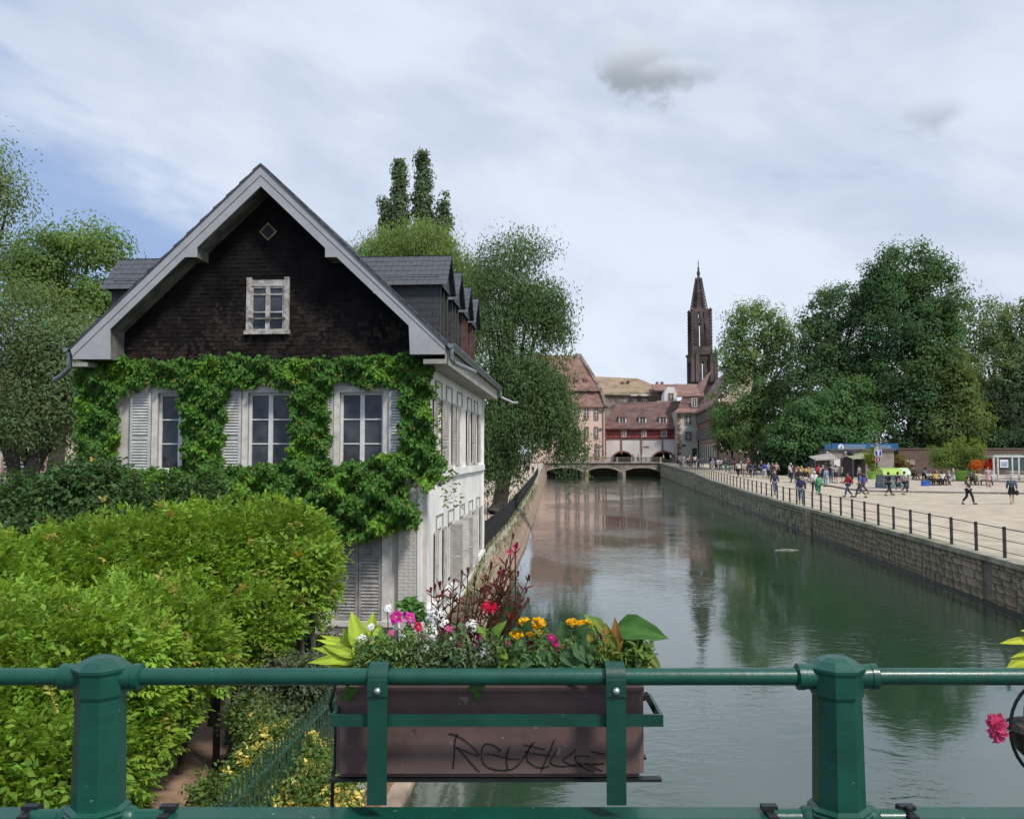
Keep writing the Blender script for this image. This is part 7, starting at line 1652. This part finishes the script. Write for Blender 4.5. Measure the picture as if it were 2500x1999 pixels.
ED = [('pel', 'spi'), ('spi', 'che'), ('che', 'nek'), ('nek', 'hed'), ('hed', 'top')] + [(a, b + n) for n in 'lr' for a, b in (('pel', 'hip'),)] + [(a + n, b + n) for n in 'lr' for a, b in (('hip', 'kne'), ('kne', 'ank'), ('ank', 'toe'), ('sho', 'elb'), ('elb', 'wri'), ('wri', 'han'), ('wri', 'thu'))] + [('che', 'sho' + n) for n in 'lr']
RB = {'pel': (.13, .10), 'spi': (.12, .09), 'che': (.14, .10), 'nek': .055, 'hed': (.085, .10), 'top': (.06, .07), 'hip': .085, 'kne': .058, 'ank': .04, 'toe': .036, 'sho': .06, 'elb': .042, 'wri': .03, 'han': (.034, .018), 'thu': .012}
def sub(J, names, extra, name, over=None):
    idx = {n: i for i, n in enumerate(names)}; E = [(idx[a], idx[b]) for a, b in ED if a in idx and b in idx]
    def rd(n):
        r = (over or {}).get(n, None)
        if r is None:
            k = n if n in RB else n[:-1]; r = (over or {}).get(k, RB[k])
        r = r if isinstance(r, tuple) else (r, r); return (r[0] + extra, r[1] + extra)
    return skin(name, [J[n] for n in names], E, [rd(n) for n in names])
BODY = {}
for kind in ('stand', 'walk', 'walk2', 'phone', 'sit'):
    J = pose(kind); d = {'J': J}
    d['body'] = sub(J, SK, 0, 'body')
    arms = [a + n for n in 'lr' for a in ('sho', 'elb')]
    def ext(n, f):
        a, b = Vector(J['sho' + n]), Vector(J['elb' + n]); return a.lerp(b, f)
    J2 = dict(J)
    for n in 'lr': J2['elb' + n] = tuple(ext(n, .72))
    pel = ('pel', 'spi', 'che'); J2['nek'] = tuple(Vector(J['che']).lerp(Vector(J['nek']), .7)); 
    d['tee'] = sub(J2, ['pel', 'spi', 'che', 'nek'] + arms, .018, 'shirt', {'nek': .06, 'elb': .05})
    J3 = dict(J); J3['nek'] = J2['nek']
    for n in 'lr': J3['wri' + n] = tuple(Vector(J['elb' + n]).lerp(Vector(J['wri' + n]), .92))
    d['jacket'] = sub(J3, ['pel', 'spi', 'che', 'nek'] + arms + ['wril', 'wrir'], .030, 'jacket', {'nek': .065, 'wri': .032})
    lg = ['hipl', 'hipr', 'knel', 'kner']; J4 = dict(J)
    for n in 'lr': J4['ank' + n] = tuple(Vector(J['kne' + n]).lerp(Vector(J['ank' + n]), .93))
    d['trousers'] = sub(J4, ['pel'] + lg + ['ankl', 'ankr'], .020, 'trousers', {'ank': .045})
    J5 = dict(J)
    for n in 'lr': J5['kne' + n] = tuple(Vector(J['hip' + n]).lerp(Vector(J['kne' + n]), .85))
    d['shorts'] = sub(J5, ['pel'] + lg, .026, 'shorts', {'kne': .075})
    q = MB(); c = J['pel']; z1_ = .60 if kind != 'sit' else .42; q.lathe([(.15, c[2] + .10), (.17, c[2]), (.20, c[2] - .18), (.23, z1_)], 12, (c[0], c[1] + (.03 if kind != 'sit' else .15), 0), sy=.85 if kind != 'sit' else 1.5); d['skirt'] = q.mesh('skirt', None, True)
    q = MB()
    for n in 'lr':
        a, b = Vector(J['ank' + n]), Vector(J['toe' + n]); e = (b - a); e.z = 0; e = e.normalized() if e.length > .01 else Vector((0, 1, 0)); z0_ = min(b.z, a.z) - .033
        p0 = a - e * .06; p1 = b + e * .07; q.tube([Vector((p0.x, p0.y, z0_ + .05)), Vector((a.x, a.y, z0_ + .052)), Vector((b.x, b.y, z0_ + .042)), Vector((p1.x, p1.y, z0_ + .03))], [.035, .048, .046, .022], 8)
    d['shoes'] = q.mesh('shoes', None, True)
    h = Vector(J['hed']) + Vector((0, -.012, .055))
    q = MB(); q.lathe([(.02, .115), (.06, .10), (.095, .05), (.102, .0), (.095, -.045), (.07, -.07)], 12, tuple(h), sy=1.12); 
    q2 = MB(); q2.v = [((x, min(y, h.y + .05 + (z - h.z) * .55), z)) for x, y, z in q.v]; q2.f = q.f; d['hair'] = q2.mesh('hair', None, True)
    q3 = MB(); q3.v = list(q2.v); q3.f = list(q2.f); q3.lathe([(.085, .02), (.10, -.06), (.10, -.16), (.07, -.27), (.02, -.30)], 10, (h.x, h.y - .05, h.z), sy=.6); d['longhair'] = q3.mesh('hair', None, True)
    q = MB(); q.lathe([(.02, .125), (.07, .108), (.105, .055), (.108, .015)], 12, tuple(h), sy=1.1); q.box(h.x - .07, h.x + .07, h.y + .07, h.y + .19, h.z + .012, h.z + .028); d['cap'] = q.mesh('cap', None, True)
    q = MB(); e = Vector(J['hed']) + Vector((0, .10, 0)); q.add([e + Vector((-.016, -.01, -.02)), e + Vector((.016, -.01, -.02)), e + Vector((0, .022, -.016)), e + Vector((0, -.004, .03))], [(0, 1, 2), (0, 2, 3), (1, 3, 2)]); d['nose'] = q.mesh('nose', None, False)
    q = MB()
    for sx in (-.034, .034): q.lathe([(.004, -.006), (.012, 0), (.004, .006)], 6, (e.x + sx, e.y - .006, e.z + .03), sy=.5)
    q.box(e.x - .024, e.x + .024, e.y - .012, e.y - .002, e.z - .052, e.z - .044); d['face'] = q.mesh('face_features', None, False)
    c = Vector(J['che']); q = MB(); rbox(q, c.x - .15, c.x + .15, c.y - .34, c.y - .13, c.z - .32, c.z + .10, .05); d['backpack'] = q.mesh('backpack', None, False)
    q = MB(); hn = Vector(J['hanr']); q.lathe([(.03, .05), (.10, -.02), (.12, -.20), (.02, -.28)], 8, tuple(hn), sy=.5); d['bag'] = q.mesh('bag', None, True)
    BODY[kind] = d
CM = {}
def cmat(c):
    key = tuple(round(x, 3) for x in c)
    if key not in CM: CM[key] = mat('cloth_%d' % len(CM), key, .85, .12, 6)
    return CM[key]
SKIN = [(.48, .29, .21), (.40, .23, .16), (.52, .33, .25), (.22, .12, .08)]; HAIR = {'dark': (.018, .013, .011), 'brown': (.07, .04, .025), 'blond': (.45, .31, .15), 'grey': (.38, .37, .36), 'red': (.22, .07, .03)}
def person(label, loc, rz, kind, top, bottom, hair='dark', cap=None, style='tee', legs='trousers', extra=None, ecol=None, scale=1.0, shoes=(.03, .03, .03), longh=False, group='people on the square', sk=None):
    d = BODY[kind]; t = thing('person', label, 'person', loc, rz, group); t.scale = (scale,) * 3
    sc = cmat(sk or random.choice(SKIN[:3]))
    def put(key, name, c):
        o = link(name, d[key], t)
        if not d[key].materials: d[key].materials.append(cmat(c))
        o.material_slots[0].link = 'OBJECT'; o.material_slots[0].material = cmat(c) if not hasattr(c, 'use_nodes') else c; return o
    bo = put('body', 'body', sk or random.choice(SKIN[:3])); n = put('nose', 'nose', (.45, .27, .20)); n.parent = bo; f = put('face', 'face_features', (.06, .03, .03)); f.parent = bo
    put(style, 'jacket' if style == 'jacket' else 'shirt', top); put(legs, legs, bottom); put('shoes', 'shoes', shoes)
    put('longhair' if longh else 'hair', 'hair', HAIR[hair])
    if cap: put('cap', 'cap', cap)
    if extra: put(extra, extra, ecol or (.02, .02, .02))
    return t
BK, NV, WH_, GY, CR, JE = (.015, .015, .017), (.02, .025, .07), (.72, .70, .68), (.35, .36, .38), (.55, .47, .37), (.07, .11, .19)
away, tow, lft, rgt = -.05, math.pi, R(90), R(-90)
PE = [  # u, v foot, facing, pose, label, top, bottom, options
 (1931, 1169, away, 'walk', 'man in white cap and pale grey long sleeved shirt by the hedge', (.48, .44, .46), (.05, .06, .10), dict(cap=WH_, style='jacket', hair='grey')),
 (1949, 1184, away, 'walk2', 'fair haired woman in a cream top beside the black coats', CR, GY, dict(hair='blond', longh=True)),
 (1950, 1193, away, 'stand', 'person in black jacket with long brown hair behind the navy jacket', BK, BK, dict(style='jacket', hair='brown', longh=True)),
 (1956, 1231, R(160), 'walk', 'man in navy jacket and jeans walking along the railing', (.035, .03, .10), (.09, .13, .19), dict(style='jacket', hair='grey')),
 (1967, 1193, away, 'walk2', 'blonde woman in black coat and pale trousers', BK, (.5, .48, .45), dict(style='jacket', hair='blond', longh=True)),
 (1989, 1206, R(-10), 'walk', 'man in white shirt and white cap with dark jeans', (.78, .74, .78), (.03, .04, .07), dict(cap=WH_, hair='grey')),
 (2000, 1209, R(-10), 'walk2', 'person in bright green trousers and green top beside the white cap', (.10, .42, .20), (.02, .22, .09), dict(hair='brown', style='jacket', scale=.86)),
 (1999, 1180, R(20), 'stand', 'person in red hood under the kiosk awning', (.45, .03, .035), BK, dict(style='jacket', cap=(.4, .03, .03))),
 (1983, 1179, away, 'stand', 'person in pale grey shirt beside the red hood', GY, (.4, .38, .35), dict(hair='brown')),
 (2010, 1184, away, 'stand', 'person in pale sweater with black bag by the awning', (.55, .56, .58), BK, dict(style='jacket', hair='grey', extra='backpack')),
 (2017, 1188, R(30), 'stand', 'woman in light denim from head to foot', (.22, .30, .38), (.30, .38, .46), dict(style='jacket', hair='red')),
 (2029, 1181, R(-40), 'stand', 'person in light grey shirt and jeans by the kiosk', (.50, .52, .56), JE, dict(hair='dark', extra='backpack')),
 (2041, 1183, away, 'phone', 'person in patterned grey top and black skirt at the kiosk', (.32, .32, .36), BK, dict(legs='skirt', hair='dark')),
 (2056, 1182, R(60), 'stand', 'man in olive shirt reading the kiosk poster', (.20, .19, .11), BK, dict(hair='dark', legs='shorts')),
 (2071, 1214, R(100), 'walk', 'person in red jacket with black backpack and jeans', (.42, .035, .04), (.05, .06, .11), dict(style='jacket', hair='brown', extra='backpack')),
 (2101, 1215, R(75), 'walk2', 'person in bright blue shirt with purple backpack', (.05, .17, .50), (.08, .085, .13), dict(hair='brown', extra='backpack', ecol=(.14, .10, .28))),
 (2109, 1206, R(80), 'walk', 'dark dressed walker behind the bright blue shirt', (.03, .035, .06), (.025, .03, .05), dict(style='jacket', hair='dark')),
 (2098, 1184, R(40), 'stand', 'man in grey green shirt at the kiosk hatch', (.20, .24, .24), BK, dict(hair='dark')),
 (2170, 1210, R(-75), 'walk', 'man in black shirt and black trousers before the lime roof stall', (.03, .032, .045), BK, dict(hair='dark')),
 (2193, 1209, R(-80), 'walk2', 'man in black shirt and teal shorts beside the stall', (.022, .022, .03), (.03, .09, .11), dict(hair='dark', legs='shorts')),
 (2209, 1206, R(-85), 'walk', 'man in white shirt and dark jeans beside the stall', (.62, .58, .55), (.025, .028, .04), dict(hair='dark', shoes=(.6, .6, .6))),
 (2365, 1232, R(-160), 'walk', 'lone man in dark green shirt crossing the square', (.028, .05, .033), BK, dict(hair='dark')),
 (2471, 1231, R(-25), 'walk2', 'woman in denim jacket and black skirt with a handbag', (.085, .11, .15), BK, dict(style='jacket', legs='skirt', hair='grey', extra='bag', shoes=(.45, .35, .3))),
 (2413, 1192, R(170), 'stand', 'woman in pale pink dress beside the picnic table', (.52, .34, .34), (.52, .34, .34), dict(legs='skirt', hair='red', longh=True)),
 (2328, 1178, R(60), 'stand', 'child in light mint shirt by the wide tub', (.42, .58, .55), (.3, .3, .32), dict(hair='dark', scale=.86)),
 (1892, 1208, R(175), 'walk2', 'man in grey cap and dark jacket strolling along the railing', (.04, .035, .07), (.10, .13, .20), dict(style='jacket', cap=GY, hair='grey')),
 (1867, 1167, away, 'walk', 'walker in royal blue jacket and white trousers', (.03, .06, .33), (.6, .57, .52), dict(style='jacket', hair='dark')),
 (1877, 1169, away, 'walk2', 'walker in pale blue shirt carrying a white bag', (.25, .33, .48), BK, dict(hair='grey', extra='bag', ecol=(.7, .7, .7))),
 (1886, 1170, away, 'walk', 'dark jacketed walker beside the white bag', (.03, .025, .03), BK, dict(style='jacket', hair='blond')),
 (1844, 1165, away, 'walk', 'walker in long black navy coat beside the navy jacket', (.012, .016, .032), NV, dict(style='jacket', hair='dark')),
 (1833, 1166, away, 'walk2', 'walker in dark navy jacket with white sleeves showing', (.022, .026, .06), (.025, .03, .05), dict(style='jacket', hair='dark')),
 (1818, 1164, away, 'walk', 'walker in cream hoodie with long brown hair', CR, (.30, .26, .22), dict(style='jacket', hair='brown', longh=True)),
 (1802, 1165, away, 'walk2', 'walker in cream coat with small backpack', (.58, .52, .43), BK, dict(style='jacket', hair='brown', extra='backpack', ecol=(.6, .55, .47))),
 (1827, 1153, away, 'stand', 'man in white cap and brick red shirt by the brown wall', (.34, .11, .09), BK, dict(cap=WH_)),
 (1795, 1151, away, 'walk', 'walker in maroon jacket by the brown wall', (.12, .025, .03), BK, dict(style='jacket')),
 (1783, 1153, away, 'walk', 'walker in black jacket and faded jeans', BK, (.18, .25, .28), dict(style='jacket')),
 (1772, 1153, away, 'walk2', 'walker in dark teal jacket and pale cap', (.02, .07, .08), (.05, .16, .15), dict(style='jacket', cap=GY)),
 (1760, 1151, away, 'walk', 'walker in light blue grey shirt and dark jeans', (.36, .43, .46), NV, dict(hair='brown')),
 (1750, 1148, away, 'walk2', 'black clad walker next to the light blue grey shirt', BK, BK, dict(style='jacket')),
 (1744, 1145, away, 'walk', 'walker in violet shirt in the far crowd', (.13, .09, .26), NV, dict(hair='dark')),
 (1734, 1144, away, 'walk2', 'walker with black backpack in the far crowd', (.03, .03, .03), BK, dict(extra='backpack')),
 (1715, 1141, away, 'walk', 'walker in mid grey shirt near the bridge', GY, (.2, .2, .2), dict()),
 (1705, 1141, away, 'walk2', 'walker in black green jacket near the bridge', (.02, .035, .03), BK, dict(style='jacket')),
 (1697, 1138, away, 'walk', 'walker in white shirt near the dark door', WH_, NV, dict()),
 (1690, 1137, away, 'walk2', 'walker in black coat near the dark door', BK, BK, dict(style='jacket')),
 (1680, 1136, away, 'walk', 'second black coat walker near the dark door', BK, NV, dict(style='jacket')),
 (1669, 1136, away, 'walk2', 'walker in lilac shirt at the bridge end', (.36, .34, .58), (.45, .45, .45), dict()),
 (1655, 1134, away, 'walk', 'walker in dark grey jacket at the bridge end', (.06, .055, .06), BK, dict(style='jacket')),
 (1792, 1141, lft, 'walk', 'brown dressed passer close against the brown wall', (.14, .06, .05), BK, dict(style='jacket')),
 (1804, 1142, lft, 'walk2', 'slim dark passer close against the brown wall', (.05, .03, .03), BK, dict()),
]
for u, v, rz, kd, lab, tp_, bt_, op in PE:
    b = GT(u, v)
    # pavement is one kerb higher
    if b.x > np.interp(b.y, [58, 63, 65.5, 67, 70, 80, 107, 130, 160], [60, 38.4, 31, 28.3, 27.9, 29, 33.6, 38.5, 44]) : b.z += .125
    person(lab, b, rz, kd, tp_, bt_, **op)
random.seed(5)
CW = [('charcoal', (.05, .05, .055)), ('sage', (.20, .24, .17)), ('sky blue', (.22, .34, .50)), ('beige', (.48, .40, .30)), ('white', (.68, .67, .66)), ('burgundy', (.16, .03, .045)), ('mustard', (.45, .30, .05)), ('black', (.015, .015, .017)), ('pink', (.55, .28, .30)), ('denim', (.10, .15, .24)), ('olive', (.14, .14, .07)), ('lavender', (.34, .30, .46))]
for i in range(30):
    u = random.choice((random.uniform(1648, 1760), random.uniform(1660, 1900), random.uniform(1740, 1990))); v = np.interp(u, [1648, 1700, 1760, 1830, 1900, 1990], [1133, 1139, 1149, 1160, 1168, 1186]) + random.uniform(-3, 5)
    b = GT(u, v); cn, cc_ = CW[i % 12]; bn, bc_ = (('jeans', JE), ('black trousers', BK), ('grey trousers', (.22, .22, .23)), ('beige trousers', (.42, .36, .28)))[(i // 12 + i) % 4]
    hn = ('dark', 'brown', 'blond', 'grey')[(i // 3) % 4]
    person('walker in %s top and %s with %s hair in the quayside crowd' % (cn, bn, hn), b, random.choice((away, away, away, tow, R(30), R(-30))), random.choice(('walk', 'walk2', 'stand', 'walk')), cc_, bc_, hair=hn, style=random.choice(('tee', 'jacket')), longh=i % 3 == 0, scale=random.uniform(.92, 1.05), group='crowd walking along the quay')
def seat(tb, rot, dx_, sd_, lab, top, bottom, **op):
    off = Matrix.Rotation(rot, 3, 'Z') @ Vector((dx_, sd_ * .72, 0)); p = Vector(tb) + off; person(lab, p, rot + (0 if sd_ < 0 else math.pi), 'sit', top, bottom, group='people at the picnic tables', **op)
seat(tb1, .05, -.65, -1, 'sitter in yellow shirt beside the blue cool box', (.62, .42, .06), BK, hair='dark')
seat(tb1, .05, -.05, -1, 'sitter in white shirt with dark hair at the crowded table', (.65, .65, .66), BK, hair='dark', longh=True)
seat(tb1, .05, .6, -1, 'sitter in charcoal grey top at the crowded table', (.12, .12, .13), GY, hair='grey')
seat(tb1, .05, -.5, 1, 'sitter in pale shirt facing the square at the crowded table', (.55, .55, .56), NV, hair='dark')
seat(tb1, .05, .15, 1, 'sitter in olive jacket facing the square', (.16, .15, .09), BK, hair='blond', style='jacket')
seat(tb1, .05, .75, 1, 'sitter in lime green shirt facing the square', (.30, .42, .10), BK, hair='dark')
seat(tb2, -.1, -.6, 1, 'sitter in dark plum top at the second table', (.07, .05, .08), BK, hair='dark')
seat(tb2, -.1, .0, 1, 'sitter in white shirt facing the square at the second table', (.68, .66, .66), BK, hair='brown')
seat(tb2, -.1, -.5, -1, 'sitter in beige top at the second table', (.55, .46, .33), GY, hair='brown')
seat(tb2, -.1, .7, -1, 'sitter in pale blue grey clothes at the second table', (.48, .52, .58), GY, hair='grey')
seat(tb3, .1, .0, -1, 'sitter in light grey shirt before the brown wall', (.42, .46, .50), BK, hair='dark')
seat(tb3, .1, -.6, 1, 'sitter in dark shirt behind the light grey one', (.05, .05, .06), BK, hair='grey')
seat(tb3, .1, .6, 1, 'sitter in violet shirt behind the light grey one', (.10, .09, .20), BK, hair='dark')
# on the bridge and the river path
for i, (u, rz, top, lab) in enumerate(((1545, lft, (.10, .08, .07), 'person in brown leaning along the stone bridge parapet'), (1558, rgt, (.16, .14, .10), 'person in khaki on the stone bridge'), (1566, lft, (.06, .07, .10), 'person in dark blue on the stone bridge'), (1472, lft, (.22, .14, .12), 'person in rust shirt on the stone bridge by the tree'), (1620, rgt, (.6, .58, .56), 'person in white at the end of the stone bridge'), (1637, rgt, (.66, .66, .68), 'second person in white at the end of the stone bridge'))):
    p = P(u, 1130, BY + 2 + i % 2); person(lab, (p.x, p.y, 2.66), rz, ('walk', 'walk2', 'stand')[i % 3], top, BK, group='people on the stone bridge', hair=('dark', 'brown')[i % 2])
def left_pt(u, v):
    d = ray(u, v); Y = 90
    for _ in range(40): Y = .6 * Y + .4 * (zl(Y) - CAMZ) / (d.z / d.y)
    return Vector((d.x * Y / d.y, Y, zl(Y)))
person('person in yellow shirt and black trousers on the river path', left_pt(1265, 1178), tow, 'phone', (.62, .55, .16), BK, group='people on the river path', hair='brown')
person('person in blue jacket far along the river path', left_pt(1281, 1153), tow, 'stand', (.05, .06, .28), NV, group='people on the river path', style='jacket')
person('person in grey shirt beside the blue jacket on the river path', left_pt(1289, 1153), away, 'walk', GY, BK, group='people on the river path')
person('person in white shirt beside the river path railing', left_pt(1301, 1157), away, 'walk2', WH_, BK, group='people on the river path')
person('person in black at the house corner on the river path', left_pt(1184, 1180), tow, 'stand', BK, BK, group='people on the river path')
b = left_pt(1274, 1186); dg_ = thing('dog', 'small dark dog standing near the yellow shirt on the river path', 'dog', b, R(20)); 
me = skin('body', [(0, 0, .36), (0, .20, .38), (0, .34, .46), (0, .46, .56), (0, .58, .53), (0, -.20, .37), (0, -.34, .46), (.07, .22, .20), (.07, .21, .03), (-.07, .22, .20), (-.07, .21, .03), (.07, -.20, .22), (.07, -.26, .14), (.07, -.22, .03), (-.07, -.20, .22), (-.07, -.26, .14), (-.07, -.22, .03), (.05, .43, .64), (-.05, .43, .64)],
          [(0, 1), (1, 2), (2, 3), (3, 4), (0, 5), (5, 6), (1, 7), (7, 8), (1, 9), (9, 10), (5, 11), (11, 12), (12, 13), (5, 14), (14, 15), (15, 16), (3, 17), (3, 18)], [(.085, .10), (.10, .12), .07, .07, .035, (.08, .09), .018, .035, .025, .035, .025, .045, .026, .025, .045, .026, .025, .018, .018]); me.materials.append(cmat((.03, .022, .018))); link('body', me, dg_)
